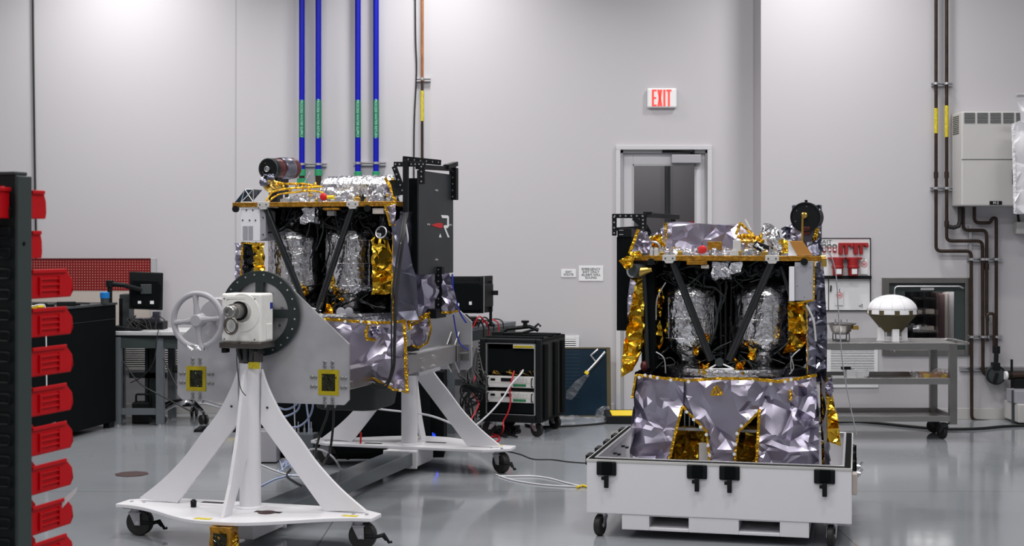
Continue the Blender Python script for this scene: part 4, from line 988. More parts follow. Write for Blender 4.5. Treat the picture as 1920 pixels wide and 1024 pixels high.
def instr(y0, y1):
    z0, z1 = RC.fr(960, y1, 0).z, RC.fr(960, y0, 0).z; x0, x1 = fx0 + .012, fx1 - .012
    p = MB().bb(x0, x1, -.004, .30, z0, z1).build('instrument', M_pcb, rc, bevel=.003); w_ = x1 - x0; h_ = z1 - z0
    MB().bb(x0 + w_ * .30, x0 + w_ * .52, -.008, -.003, z0 + h_ * .55, z0 + h_ * .85).build('display', M_screen, p); MB().bb(x0 + .035, x0 + .075, -.008, -.003, z0 + h_ * .6, z0 + h_ * .8).build('display', M_screen, p)
    MB().bb(x0 + w_ * .56, x0 + w_ * .83, -.007, -.003, z0 + h_ * .12, z0 + h_ * .34).build('green_sticker', M_gstick, p)
    MB().tube(bent([(x0 + .014, -.004, z0 + .012), (x0 + .014, -.035, z0 + .012), (x0 + .014, -.035, z1 - .012), (x0 + .014, -.004, z1 - .012)], .012), .005).build('handle', M_black, p); MB().tube(bent([(x1 - .014, -.004, z0 + .012), (x1 - .014, -.035, z0 + .012), (x1 - .014, -.035, z1 - .012), (x1 - .014, -.004, z1 - .012)], .012), .005).build('handle', M_black, p)
    mb = MB()
    for i in range(5):
        for j in range(2): mb.bb(x0 + w_ * (.58 + .06 * i), x0 + w_ * (.615 + .06 * i), -.007, -.003, z0 + h_ * (.5 + .2 * j), z0 + h_ * (.62 + .2 * j))
    mb.bb(x0 + .03, x1 - .03, -.006, -.003, z0 + h_ * .42, z0 + h_ * .44).build('keypad', M_lgrey, p)
instr(706, 727); instr(735, 755)
MB().bb(fx0 + .012, fx1 - .012, .0, .02, RC.fr(960, 774, 0).z, RC.fr(960, 757, 0).z).build('blank_panel', M_blackm, rc)
MB().bb(fx0 + (fx1 - fx0) * .55, fx1 - .01, .0, .1, RC.fr(960, 653, 0).z, RC.fr(960, 645, 0).z).build('top_unit', M_pcb, rc)
MB().bb(fx0 + (fx1 - fx0) * .56, fx1 - .02, -.002, .0, RC.fr(960, 652, 0).z, RC.fr(960, 648, 0).z).build('top_unit_window', M_kapw, rc)
mb = MB(); rr = random.Random(77)
for k in range(16):
    x_ = rr.uniform(fx0 + .03, fx1 - .03); zz = RC.fr(960, 702, 0).z; mb.tube(smooth_path([(x_, .08, zz), (x_ + rr.uniform(-.04, .04), .0, zz + rr.uniform(.01, .04)), (x_ + rr.uniform(-.05, .05), .06, zz - .01)], 4), .004, 6)
mb.build('patch_leads', M_brass, rc)
def caster(parent, loc, yaw, R, wd, forkm=M_zinc, wheelm=M_rubber, brake=True, off=.03, name='caster', hub=None, hgt=None):
    """swivel caster; loc = where its top plate meets the frame, z of the top plate; wheel touches z=0"""
    x, y, z = loc; c = math.cos(yaw); s = math.sin(yaw)
    fn = lambda a, b, h: (x + a * c - b * s, y + a * s + b * c, h)
    f = MB()
    def bx(a0, a1, b0, b1, h0, h1):
        vs = [fn(a, b, h) for a in (a0, a1) for b in (b0, b1) for h in (h0, h1)]
        f.add(vs, [(0, 1, 3, 2), (4, 6, 7, 5), (0, 4, 5, 1), (2, 3, 7, 6), (0, 2, 6, 4), (1, 5, 7, 3)])
    bx(-R * .8, R * .8, -wd * .95, wd * .95, z - .008, z)
    f.cyl(fn(0, 0, z - .03), fn(0, 0, z - .008), R * .5, 16)
    bx(-R * .5, R * .5, -wd * .75, wd * .75, z - .036, z - .028)
    for sg in (-1, 1):
        b0, b1 = sorted((sg * wd * .62, sg * (wd * .62 + .005)))
        pol = [(-R * .45, z - .03), (R * .45, z - .03), (off + R * .22, R - R * .2), (off - R * .22, R - R * .2)]
        f.prism(pol, lambda a, h, t_: fn(a, t_, h), b0, b1)
    o = f.build(name, forkm, parent, bevel=.002)
    w = MB().lathe([(R * .45, -wd * .5), (R * .93, -wd * .5), (R, -wd * .36), (R, wd * .36), (R * .93, wd * .5), (R * .45, wd * .5)], fn(off, 0, R), (-s, c, 0), 28)
    w.build('wheel', wheelm, o, smooth=True, ang=40)
    MB().lathe([(0, -wd * .52), (R * .46, -wd * .46), (R * .46, wd * .46), (0, wd * .52)], fn(off, 0, R), (-s, c, 0), 20).lathe([(0, -wd * .78), (R * .14, -wd * .78), (R * .14, wd * .78), (0, wd * .78)], fn(off, 0, R), (-s, c, 0), 10).build('hub', hub or M_zinc, o, smooth=True)
    if brake:
        g = MB(); g.tube([fn(off + R * .1, -wd * .5, R * 1.0), fn(off + R * 1.15, -wd * .5, R * 1.0), fn(off + R * 1.5, -wd * .2, R * 1.05), fn(off + R * 1.75, 0, R * .75)], R * .13, 8)
        g.tube([fn(off + R * 1.2, -wd * .5, R * 1.05), fn(off + R * 1.55, 0, R * 1.15), fn(off + R * 1.95, 0, R * .55), fn(off + R * 2.15, 0, R * .62)], R * .11, 8)
        g.build('brake_lever', M_black, o, smooth=True)
    return o
for (px, yy) in ((.0, .1), (.0, dpt - .12)):
    for xx, n in ((wR - .09, 1), (xl_ + .09, 0)):
        caster(rc, (xx, yy, zb_), math.radians(-20 if n else 200), .062, .034, forkm=M_zinc, brake=False, off=.03 if n else .03, hub=M_zinc)
# camera mount lying on the case
o = empty('camera_clamp', RC.fr(965, 630, .25) , 0, 'black jointed camera mount lying on top of the rack case', 'mount')
vv = Vector((RC.ox + .30, 12.2, zt_ + .012)); o.location = (at(968, 0, 12.95).x, 12.95, zt_ + .013)
MB().tube([(-.14, 0, .02), (-.08, 0, .055), (.12, 0, .075), (.2, 0, .04)], .018, 8).tube([(-.2, 0, .014), (.05, -.03, .02), (.17, 0, .05)], .012, 8).bb(.06, .1, -.02, .02, .07, .12).bb(.045, .115, -.02, .02, .11, .13).tube([(.14, 0, .05), (.2, 0, .1), (.22, 0, .075)], .01).bb(-.22, -.12, -.04, .04, 0, .03).build('mount_body', M_black, o, bevel=.003)
# red and white leads out of the case
def world(fr, p): return Vector((fr.ox + p.x * fr.c - p.y * fr.s, fr.oy + p.x * fr.s + p.y * fr.c, fr.oz + p.z))
rw = lambda px, py, y: world(RC, RC.fr(px, py, y))
cabl([rw(964, 696, .0), rw(960, 712, -.05), rw(956, 735, -.07), rw(957, 755, -.07), rw(952, 775, -.08), rw(944, 790, -.09), rw(944, 805, -.12), fl(938, 815, .01), fl(925, 819, .01), fl(905, 822, .01)], .0075, M_cabr, 'red cable hanging from the rack case to the floor')
cabl([rw(981, 694, .0), rw(975, 703, -.05), rw(958, 722, -.09), rw(946, 742, -.12), rw(932, 760, -.16), rw(915, 778, -.22), rw(895, 795, -.3), rw(878, 803, -.35)], .008, M_cabw, 'white cable hanging in an arc from the rack case to the far stand leg')
cabl([fl(905, 822, .01), fl(930, 828, .008), fl(936, 820, .008), fl(915, 812, .008), fl(900, 816, .008), fl(880, 806, .008)], .0075, M_cabr, 'red cable loop lying on the floor left of the rack case')
cabl([at(893, 700, 12.6), at(885, 735, 12.5), at(897, 755, 12.4), at(890, 775, 12.3), at(878, 795, 12.2)], .0065, M_cabr, 'thin red cable between far stand and rack case')
for k in range(12):
    rr = random.Random(100 + k); px = 866 + rr.uniform(0, 34)
    a, b = at(px, 640 + rr.uniform(0, 60), 12.5), at(px + rr.uniform(-12, 12), 700 + rr.uniform(0, 50), 12.4)
    c_ = fl(860 + rr.uniform(0, 40), 795 + rr.uniform(-15, 20), .01)
    cabl([a, (a + b) / 2 + Vector((rr.uniform(-.08, .08), 0, 0)), b, (b + c_) / 2 + Vector((rr.uniform(-.1, .1), 0, .03)), c_, c_ + Vector((rr.uniform(.0, .3), .1, 0))], .008, M_cabk, 'black cable in the tangle between the far stand and rack case')
    COL.objects[-1]['group'] = 'tangled black cables left of the rack case'
for k in range(7):
    rr = random.Random(200 + k); pts = []
    for j in range(6): pts.append(fl(905 + rr.uniform(0, 70), 797 + rr.uniform(0, 22), .008))
    cabl(pts, .007, M_cabk, 'black cable in the tangle on the floor below the rack case'); COL.objects[-1]['group'] = 'black cables under the rack case'
o = rough_box('black_cable_bundle', M_black, None, (0, 0, 0), (.2, .1, .07), 0, .012, 12, 4); o.location = at(888, 728, 12.4); tag(o, 'black taped cable bundle hanging left of the rack case', 'cable bundle')

# leaning solar panel ---------------------------------------------------
a, b = fl(1040, 781), fl(1141, 781); Ysp = a.y
sp = empty('solar_panel', (a.x, Ysp - .02, 0), 0, 'blue solar panel in clear film leaning on the wall beside the door', 'solar panel')
sp.rotation_euler = (math.radians(-9), 0, 0)
w_ = b.x - a.x + .02; h_ = at(0, 655, Ysp).z
MB().bb(-.1, w_, 0, .02, 0, h_ * 1.02).build('cell_sheet', M_cellblue, sp)
mb = MB()
for k in range(14): mb.bb(-.1, w_ - .3, -.001, 0, h_ * .98 - k * .035, h_ * .98 - k * .035 + .002)
mb.build('cell_gridlines', M_slate, sp)
MB().bb(w_ - .035, w_ + .004, -.006, .024, 0, h_ * 1.02).bb(-.1, w_, -.006, .024, h_ * 1.01, h_ * 1.03).bb(-.1, w_, -.006, .024, 0, .012).build('panel_frame', M_olive, sp)
zf = lambda px, py: ((at(px, py, Ysp) - a).x, at(px, py, Ysp).z)
p = [zf(*q_) for q_ in ((1061, 748), (1062, 734), (1078, 716), (1100, 700), (1106, 703), (1095, 718), (1082, 738), (1072, 750))]
film('plastic_bag', M_plastic, sp, p, lambda u_, v_, h: (u_, -.03 + h, v_), .03, 12, 9, .01)
q1, q2, q3 = zf(1100, 699), zf(1118, 680), zf(1135, 664)
MB().tube([(q1[0], -.02, q1[1]), (q2[0], -.03, q2[1]), (q3[0], -.03, q3[1] + .02)], .012).tube([(q2[0], -.03, q2[1]), (q2[0] - .05, -.03, q2[1] + .07), (q2[0] + .02, -.03, q2[1] + .13)], .010).build('hinge_arm', M_zinc, sp, smooth=True)
MB().box((q1[0], -.03, q1[1]), (.04, .02, .03), ry=.6).build('tape_patch', M_yellow, sp)
p = [zf(*q_) for q_ in ((1114, 783), (1118, 770), (1130, 763), (1142, 764), (1142, 784))]
film('lower_film', M_plastic, sp, p, lambda u_, v_, h: (u_, -.04 + h, v_ + .01), .04, 14, 19, .01)
o = film('plastic_wrap', M_plastic, None, [(0, 0), (.75, -.0), (.72, .06), (.4, .05), (.2, .13), (0, .11)], lambda a_, b_, h: (a_, -b_ * .9, .03 + h * .8), .035, 9, 23, .015); o.location = fl(1048, 790) + Vector((0, .1, 0)); tag(o, 'clear plastic wrap lying on the floor along the solar panel foot', 'plastic wrap')
o = empty('floor_ramp', fl(1163, 795.5), 0, 'black threshold ramp with bright yellow top at the door foot', 'ramp')
k1, k2 = fl(1138, 795).x - fl(1163, 795).x, .62
MB().prism([(0, 0), (.45, 0), (.45, .085), (.01, .075)], lambda a_, b_, t_: (t_, a_, b_), k1, k2).build('ramp_body', M_black, o, bevel=.006)
MB().prism([(.01, .077), (.35, .085), (.35, .09), (.01, .082)], lambda a_, b_, t_: (t_, a_, b_), k1 + .05, k2 - .03).build('yellow_top', M_yellow, o)

# ================================================================== RIGHT SIDE: CART
YC = 12.4; SC = YC / FPX
cx1 = at(1797, 0, YC).x; ct = empty('steel_cart', (cx1, YC, 0), 0, 'long stainless steel three-shelf cart against the right wall', 'cart')
CWd, CD = 1.55, .62
def shelf(py0, py1, name):
    z1, z0 = at(0, py0, YC).z, at(0, py1, YC).z
    MB().bb(-CWd, -.01, 0, .015, z0, z1).bb(-CWd, -.01, CD - .015, CD, z0, z1).bb(-CWd, -.01, .015, CD - .015, z1 - .012 if name == 'top_shelf' else z0 + .005, z1 - .002 if name == 'top_shelf' else z0 + .015).bb(-CWd, -CWd + .015, 0, CD, z0, z1).bb(-.025, -.01, 0, CD, z0, z1).build(name, M_steel, ct, bevel=.002)
    return z1 if name == 'top_shelf' else z0 + .015
ZT = shelf(643, 656, 'top_shelf'); ZM = shelf(709, 721, 'middle_shelf'); ZB = shelf(780, 791, 'bottom_shelf')
for x_ in (-.075, -CWd + .01):
    for y_ in (-.004, CD - .05): MB().bb(x_, x_ + .065, y_, y_ + .054, at(0, 796, YC).z, ZT - .004).build('corner_post', M_psteel, ct, bevel=.004)
MB().tube(bent([(-.01, .03, ZT - .01), (.08, .03, ZT - .01), (.12, .1, ZT - .01), (.12, CD - .1, ZT - .01), (.08, CD - .03, ZT - .01), (-.01, CD - .03, ZT - .01)], .03), .012, 10).build('push_handle', M_steel, ct, smooth=True)
zc = at(0, 796, YC).z
for x_, y_, yaw in ((-.09, .1, 1.9), (-CWd + .09, .1, 1.2), (-.09, CD - .08, -.5), (-CWd + .09, CD - .08, .8)): caster(ct, (x_, y_, zc), yaw, .062, .032, forkm=M_graph, brake=False, off=.035, hub=M_graph)
# domed pod
YD = 12.66; pc = at(1673, 0, YD); pd = empty('domed_pod', (pc.x, YD, ZT - .002), 0, 'white dome on an olive cone in a white cradle on the cart', 'capsule')
s_ = YD / FPX; R = 45.5 * s_; z0 = .0
zeq = at(0, 588, YD).z - ZT; ztp = at(0, 552, YD).z - ZT; zc1 = at(0, 622, YD).z - ZT
pr = [(R, zeq), (R, zeq + .02), (R * .985, zeq + .03)] + [(R * math.cos(t_), zeq + .03 + (ztp - zeq - .03) * math.sin(t_)) for t_ in np.linspace(.12, math.pi / 2, 12)]
dm = MB().lathe([(0, zeq)] + pr, n=48).build('dome_cover', M_dome, pd, smooth=True)
mb = MB()
for k in range(12):
    a = 2 * math.pi * (k + .5) / 12; pts = [(math.cos(a) * (R * math.cos(t_) + .001), math.sin(a) * (R * math.cos(t_) + .001), zeq + .03 + (ztp - zeq - .03) * math.sin(t_)) for t_ in np.linspace(.05, 1.2, 8)]
    mb.tube(pts, .0012, 5)
for t_ in (.12, .95): mb.torus((0, 0, zeq + .03 + (ztp - zeq - .03) * math.sin(t_)), (0, 0, 1), R * math.cos(t_) + .0005, .0012, 48, 5)
mb.build('panel_seams', M_fgrey, dm)
MB().lathe([(0, zc1), (R * .38, zc1), (R * .45, zc1 + .02), (R * .98, zeq - .003), (R * .98, zeq + .002), (0, zeq + .002)], n=48).build('cone_base', M_olive, pd, smooth=True)
for k in range(10):
    a = 2 * math.pi * k / 10 + .25; MB().box((math.cos(a) * R * 1.0, math.sin(a) * R * 1.0, zeq + .014), (.008, .042, .042), rz=a).build('cloth_tab', M_olive, pd)
for k in range(4):
    a = math.pi / 2 * k - math.pi / 2 + .02; d = Vector((math.cos(a), math.sin(a), 0)); MB().box(d * .10 + Vector((0, 0, .055)), (.05, .055, .11), rz=a).build('cradle_post', M_sign, pd, bevel=.003)
MB().box((0, 0, .03), (.235, .03, .022)).box((0, 0, .008), (.27, .05, .016)).box((-.11, 0, .06), (.035, .05, .12)).box((.11, 0, .06), (.035, .05, .12)).build('cradle_bar', M_sign, pd, bevel=.002)
# metal bowl with feet
bo = empty('steel_pot', (at(1577, 0, YD).x, YD, ZT - .002), 0, 'steel bowl on wire feet at the left of the cart top', 'bowl')
MB().lathe([(0, .06), (.06, .06), (.085, .085), (.105, .14), (.13, .15), (.13, .158), (.1, .158), (.1, .15), (.08, .09), (0, .075)], n=32).build('bowl', M_steel, bo, smooth=True)
MB().tube(bent([(-.06, -.05, .07), (-.06, -.06, .005), (.06, -.06, .005), (.06, -.05, .07)], .01), .005).tube(bent([(-.06, .05, .07), (-.06, .06, .005), (.06, .06, .005), (.06, .05, .07)], .01), .005).build('wire_feet', M_graph, bo)
MB().box((.115, -.05, .12), (.05, .03, .035)).build('clip', M_brass, bo)
for x_ in (-.05, .0, .05): MB().cyl((x_, 0, .155), (x_, 0, .19), .006, 8).build('pin', M_silverb, bo)
# things on the middle shelf
sh = empty('bagged_part', (at(1748, 0, YD).x, YD - .05, ZM), 0, 'clear bagged part with yellow labels on the middle cart shelf', 'bag')
MB().bb(-.12, .12, -.06, .08, .0, .07).build('inner_box', M_orange, sh, bevel=.01)
MB().bb(-.10, -.06, -.063, -.059, .02, .06).bb(.05, .09, -.063, -.059, .02, .06).build('yellow_label', M_yellow, sh)
film('clear_bag', M_plastic, sh, [(-.22, 0), (-.24, .1), (-.13, .05), (0, .11), (.16, .10), (.19, .02), (.16, 0)], lambda a_, b_, h: (a_, -.09 + h, b_ + .005), .03, 14, 31, .01)
wb = empty('white_bracket', (at(1592, 0, YD).x, YD - .1, ZM), 0, 'white angled bracket with black grip at the left of the middle cart shelf', 'bracket')
MB().bb(-.05, .03, -.03, .05, 0, .1).bb(-.17, -.06, -.02, .04, 0, .045).bb(.03, .13, -.01, .04, 0, .08).prism([(.10, .04), (.14, .12), (.15, .1), (.14, .04)], lambda a_, b_, t_: (a_, t_, b_), -.03, .0).build('bracket_body', M_sign, wb, bevel=.003)
MB().bb(-.09, -.01, -.02, .03, .1, .125).build('black_grip', M_black, wb, bevel=.003)
# black hose along the floor
h_pts = [fl(1440, 800, .012) + Vector((0, .0, 0)), fl(1580, 791, .012), fl(1640, 793, .012), fl(1700, 799, .012), fl(1760, 804, .012), fl(1830, 804, .012), fl(1895, 799, .012), fl(1990, 797, .012)]
cabl(h_pts, .013, M_cabk, 'thick black hose lying along the floor under the cart', name='floor_hose')
# ================================================================== ROTATION STAND
FF = Frame(-1.51, 8.31, 0, -16)
RZF = math.radians(-16)
M_dsteel = mat('dark_bronze_steel', (0.16, 0.145, 0.13), 0.35, 1.0)
st = empty('rotation_stand', (FF.ox, FF.oy, 0), RZF, 'white two-column rotation stand with aluminium side plates and hand wheel', 'stand')
fu = lambda px, py, u=0.0: FF.fr(px, py, u)
PZ = .19; UF = 2.67; AZ = 1.30
def plate_poly(sgn, c):
    # outline of a base plate, bulging on the outer side
    half = [(.80, .02), (.80, -.13)] + [(x, -.13 - .32 * (.5 + .5 * math.cos(math.pi * min(1, max(0, (x - .04) / .74)))) ) for x in np.linspace(.76, 0, 20)]
    P = [(x, c + y * sgn) for x, y in half] + [(-x, c + y * sgn) for x, y in half[::-1][1:]]
    return P + [(-.62, c + .14 * sgn), (.62, c + .14 * sgn)]
outer = [(492, 692), (504, 727.5), (529, 777), (561, 820), (597, 870), (639, 916), (686, 957)]
inner = [(609, 951), (490, 793)]
Go = [fu(*p) for p in outer]; Gi = [fu(*p) for p in inner]
Go = smooth_path(Go, 5)
gus = [(p.x, max(p.z, PZ)) for p in Go] + [(Gi[0].x, PZ), (Gi[1].x, Gi[1].z)]
gus = [(max(x, .05), z) for x, z in gus]
ZCOL = fu(470, 680).z
for k, (uc, sgn) in enumerate(((0.0, 1), (UF, -1))):
    pl_ = MB().prism(plate_poly(sgn, uc), lambda a, b, t_: (a, b, t_), PZ - .022, PZ).build('base_plate', M_white, st, bevel=.004)
    MB().lathe([(.062, PZ), (.062, ZCOL)], (0, uc, 0), n=32).build('column', M_white, st, smooth=True)
    MB().lathe([(.095, PZ), (.095, PZ + .006), (.064, PZ + .01)], (0, uc, 0), n=32).build('column_foot', M_white, pl_)
    for s2 in (1, -1):
        g = MB().prism([(x * s2, z) for x, z in gus], lambda a, b, t_: (a, uc + t_, b), -.012, .012).build('gusset_leg', M_white, st, bevel=.002)
        q = fu(503, 764); MB().cyl((q.x * s2, uc - .016, q.z), (q.x * s2, uc - .011, q.z), .007, 10).build('bolt', M_txtd, g)
    g3 = [(.06, ZCOL - .03), (.10, .95 if k == 0 else .95), (.17, .62), (.26, .36), (.35, PZ), (.25, PZ), (.06, .48)]
    MB().prism([(-a * sgn, b) for a, b in g3], lambda a, b, t_: (t_, uc + a, b), -.010, .010).build('gusset_leg', M_white, st, bevel=.002)
    for s2 in (1, -1):
        caster(st, (.70 * s2, uc - .06 * sgn + (-.03 if k else 0), PZ - .022), math.radians({(0, 1): 5, (0, -1): 5, (1, 1): -35, (1, -1): 10}[(k, s2)]), .078, .055, forkm=M_hammer if k == 0 else M_fgrey, off=.02)
    for (x_, y_, w_, m_) in ((.17, -.12, .16, M_black), (-.27, .06, .14, M_black), (-.09, -.40, .10, M_yell2), (.66, -.10, .09, M_yell2)):
        MB().bb(x_ - w_ / 2, x_ + w_ / 2, uc + y_ * sgn - .02, uc + y_ * sgn + .02, PZ, PZ + .0015).build('warning_sticker', m_, pl_)
    for x_ in (-.74, -.66, .66, .74):
        MB().cyl((x_, uc + .0 * sgn - .05, PZ), (x_, uc - .05, PZ + .006), .011, 8).build('bolt', M_zinc, pl_)
    MB().bb(-.12, .12, uc - .20, uc + .20, .045, PZ - .0225).build('beam_sleeve', M_white, st, bevel=.006)
    ys = uc + .20 * sgn
    MB().bb(-.135, .135, ys - .008, ys + .008, .035, PZ - .0225).build('sleeve_flange', M_white, st, bevel=.01)
MB().bb(-.098, .098, .2, UF - .2, .060, PZ - .035).build('floor_beam', M_beam, st, bevel=.006)
MB().cyl((.17, -.14, PZ + .0), (.17, -.14, PZ + .004), .05, 20).build('round_sticker', M_grime, st)
# red pin standing on the far base plate, lanyard plug on the near one
qf = FF.fr(676, 828, UF - .1)
MB().cyl((qf.x, UF - .1, PZ), (qf.x + .004, UF - .1, PZ + .085), .007, 10).build('red_pin', M_redcap, st, smooth=True)
MB().lathe([(.0, 0), (.016, 0), (.018, .035), (.008, .045), (0, .045)], (-.31, -.1, PZ)).build('black_plug', M_black, st, smooth=True)

# near column head: gearbox ------------------------------------------------
qa = fu(450, 680); MB().bb(-.05, .05, -.05, .07, ZCOL - .002, 1.14).build('neck_block', M_dsteel, st, bevel=.006)
MB().tube(smooth_path([(-.03, -.06, 1.14), (-.045, -.07, 1.10), (-.03, -.06, 1.04)]), .010).tube(smooth_path([(.03, -.06, 1.14), (.04, -.07, 1.09), (.03, -.06, 1.04)]), .012).cyl((0, -.06, 1.03), (0, -.06, 1.14), .016).build('neck_cables', M_graph, st, smooth=True)
sL = fu(466, 679, -.064); sR = fu(487, 692, -.064)
MB().bb(sL.x, sR.x, -.067, -.063, sR.z, sL.z).build('warning_sticker', M_yell2, st)
gp0 = fu(414.7, 642, -.12); gp1 = fu(489, 551, -.12)
gb = MB().bb(gp0.x, gp1.x, -.12, .045, gp0.z + .0, gp1.z).build('gearbox', M_cream, st, bevel=.014, seg=4)
MB().bb(gp0.x - .006, gp1.x + .006, -.135, .06, gp0.z - .032, gp0.z + .002).build('gearbox_base', M_dsteel, st, bevel=.005)
MB().bb(gp0.x + .0, gp0.x + .03, -.12, -.07, gp0.z - .06, gp0.z - .032).bb(gp1.x - .05, gp1.x - .02, -.12, -.07, gp0.z - .05, gp0.z - .032).build('leveling_bolts', M_black, gb, bevel=.004)
gc = fu(448, 583, -.12)
MB().lathe([(0, .0), (.055, .0), (.055, .004), (0, .004)], (gc.x, -.12, gc.z), (0, -1, 0), 28).build('shaft_opening', M_black, gb, smooth=True)
MB().lathe([(.11, 0), (.108, .003), (.06, .004), (.056, .0)], (gc.x + .02, -.12, gc.z - .01), (0, -1, 0), 40).build('face_boss', M_cream, gb, smooth=True)
sh_ = MB(); q0 = Vector((gc.x, -.12, gc.z))
prf = [(.0, -.01)]
for k in range(6): prf += [(.043, k * .015), (.043, k * .015 + .009), (.036, k * .015 + .01), (.036, k * .015 + .0145)]
prf += [(.030, .092), (.034, .10), (.034, .125), (.028, .13), (.018, .13), (.016, .118), (0, .118)]
sh_.lathe(prf, q0, (0, -1, 0), 28).build('threaded_shaft', M_steel, st, smooth=True, ang=30)
rp = fu(433, 611, -.235); MB().torus((rp.x, -.235, rp.z), (.25, 1, 0), .044, .0085, 36, 10).build('pull_ring', M_dsteel, st, smooth=True)
b0 = fu(501, 566, 0); fb0 = gp1.x
MB().bb(fb0, fb0 + .002, .0, .03, 1.335, 1.37).build('blue_badge', mat('badge_blue', (.02, .03, .25), .4), gb)
MB().bb(fb0, fb0 + .006, -.05, .02, 1.16, 1.25).build('side_cover', M_cream, gb, bevel=.006)
MB().box((gc.x - .02, -.1225, gc.z + .075), (.12, .005, .018)).build('raised_plate', M_cream, gb, bevel=.002)
mb = MB()
for (a, b) in ((.02, .02), (.21, .02), (.02, .25), (.21, .25)): mb.cyl((gp0.x + a, -.1225, gp0.z + b), (gp0.x + a, -.119, gp0.z + b), .004, 8)
mb.build('screws', M_graph, gb)
# hand wheel -----------------------------------------------------------------
hw = fu(371, 601, -.20); HR = .152
hwp = MB(); hwp.torus(hw, (0, 1, 0), HR, .0165, 56, 14)
hwo = hwp.build('hand_wheel', M_hammer, st, smooth=True)
mb = MB().lathe([(0, -.03), (.03, -.03), (.042, -.01), (.044, .03), (0, .03)], hw, (0, 1, 0), 28)
mb.build('wheel_hub', M_hammer, hwo, smooth=True)
for k in range(4):
    a = math.radians(96 + 90 * k); d = Vector((math.cos(a), 0, math.sin(a)))
    MB().tube([hw + d * .035, hw + d * .09 + Vector((0, -.004, 0)), hw + d * (HR - .008)], [.022, .014, .018], 10).build('wheel_spoke', M_hammer, hwo, smooth=True)
MB().torus(hw, (0, 1, 0), HR, .0175, 56, 12)
rough_box('foil_tag', M_silver, hwo, (hw.x + .0, hw.y - .005, hw.z - HR), (.10, .045, .03), 0, .006, 30, 6)
MB().cyl(hw + Vector((0, .02, 0)), (hw.x, .02, hw.z), .018, 16).build('wheel_shaft', M_steel, st, smooth=True)
MB().lathe([(0, 0), (.115, 0), (.125, .02), (.125, .06), (0, .06)], (hw.x + .015, .0, hw.z), (0, 1, 0), 44).build('worm_housing', M_hammer, st, smooth=True)
MB().bb(hw.x, gp0.x + .02, .005, .04, hw.z - .05, hw.z + .05).build('housing_arm', M_cream, st, bevel=.01)

# drilled dark discs, near and far ---------------------------------------------
def disc(u):
    # four webs: build as ring + spokes
    o = MB().ring((0, u, AZ), (0, 1, 0), .185, .25, .02, 64).build('flange_disc', M_disc, st, bevel=.002)
    mb = MB().ring((0, u, AZ), (0, 1, 0), .0, .085, .02, 40)
    for k in range(4):
        a = math.pi / 2 * k; mb.box((.135 * math.cos(a), u, AZ + .135 * math.sin(a)), (.12, .0185, .05), ry=-a)
    mb.build('disc_web', M_disc, o)
    hs = MB()
    for k in range(24):
        a = 2 * math.pi * (k + .5) / 24; hs.cyl((.228 * math.cos(a), u - .013, AZ + .228 * math.sin(a)), (.228 * math.cos(a), u - .0095, AZ + .228 * math.sin(a)), .0055, 10)
    hs.build('hole_ring', M_zinc, o)
    for k in range(8):
        a = math.pi / 4 * k + .25; MB().lathe([(0, -.014), (.008, -.014), (.012, -.004), (.014, 0), (0, 0)], (.135 * math.cos(a), u + .03, AZ + .135 * math.sin(a)), (0, 1, 0), 14).build('plate_bolt', M_steel, o, smooth=True)
disc(.125)
disc(UF - .125)
MB().cyl((0, .045, AZ), (0, .118, AZ), .05, 24).build('trunnion_shaft', M_steel, st, smooth=True)
MB().cyl((0, UF - .12, AZ), (0, UF, AZ), .05, 24).build('trunnion_shaft', M_steel, st, smooth=True)
MB().bb(-.10, .10, UF - .07, UF + .09, ZCOL, AZ + .14).build('far_bearing_block', M_cream, st, bevel=.012)

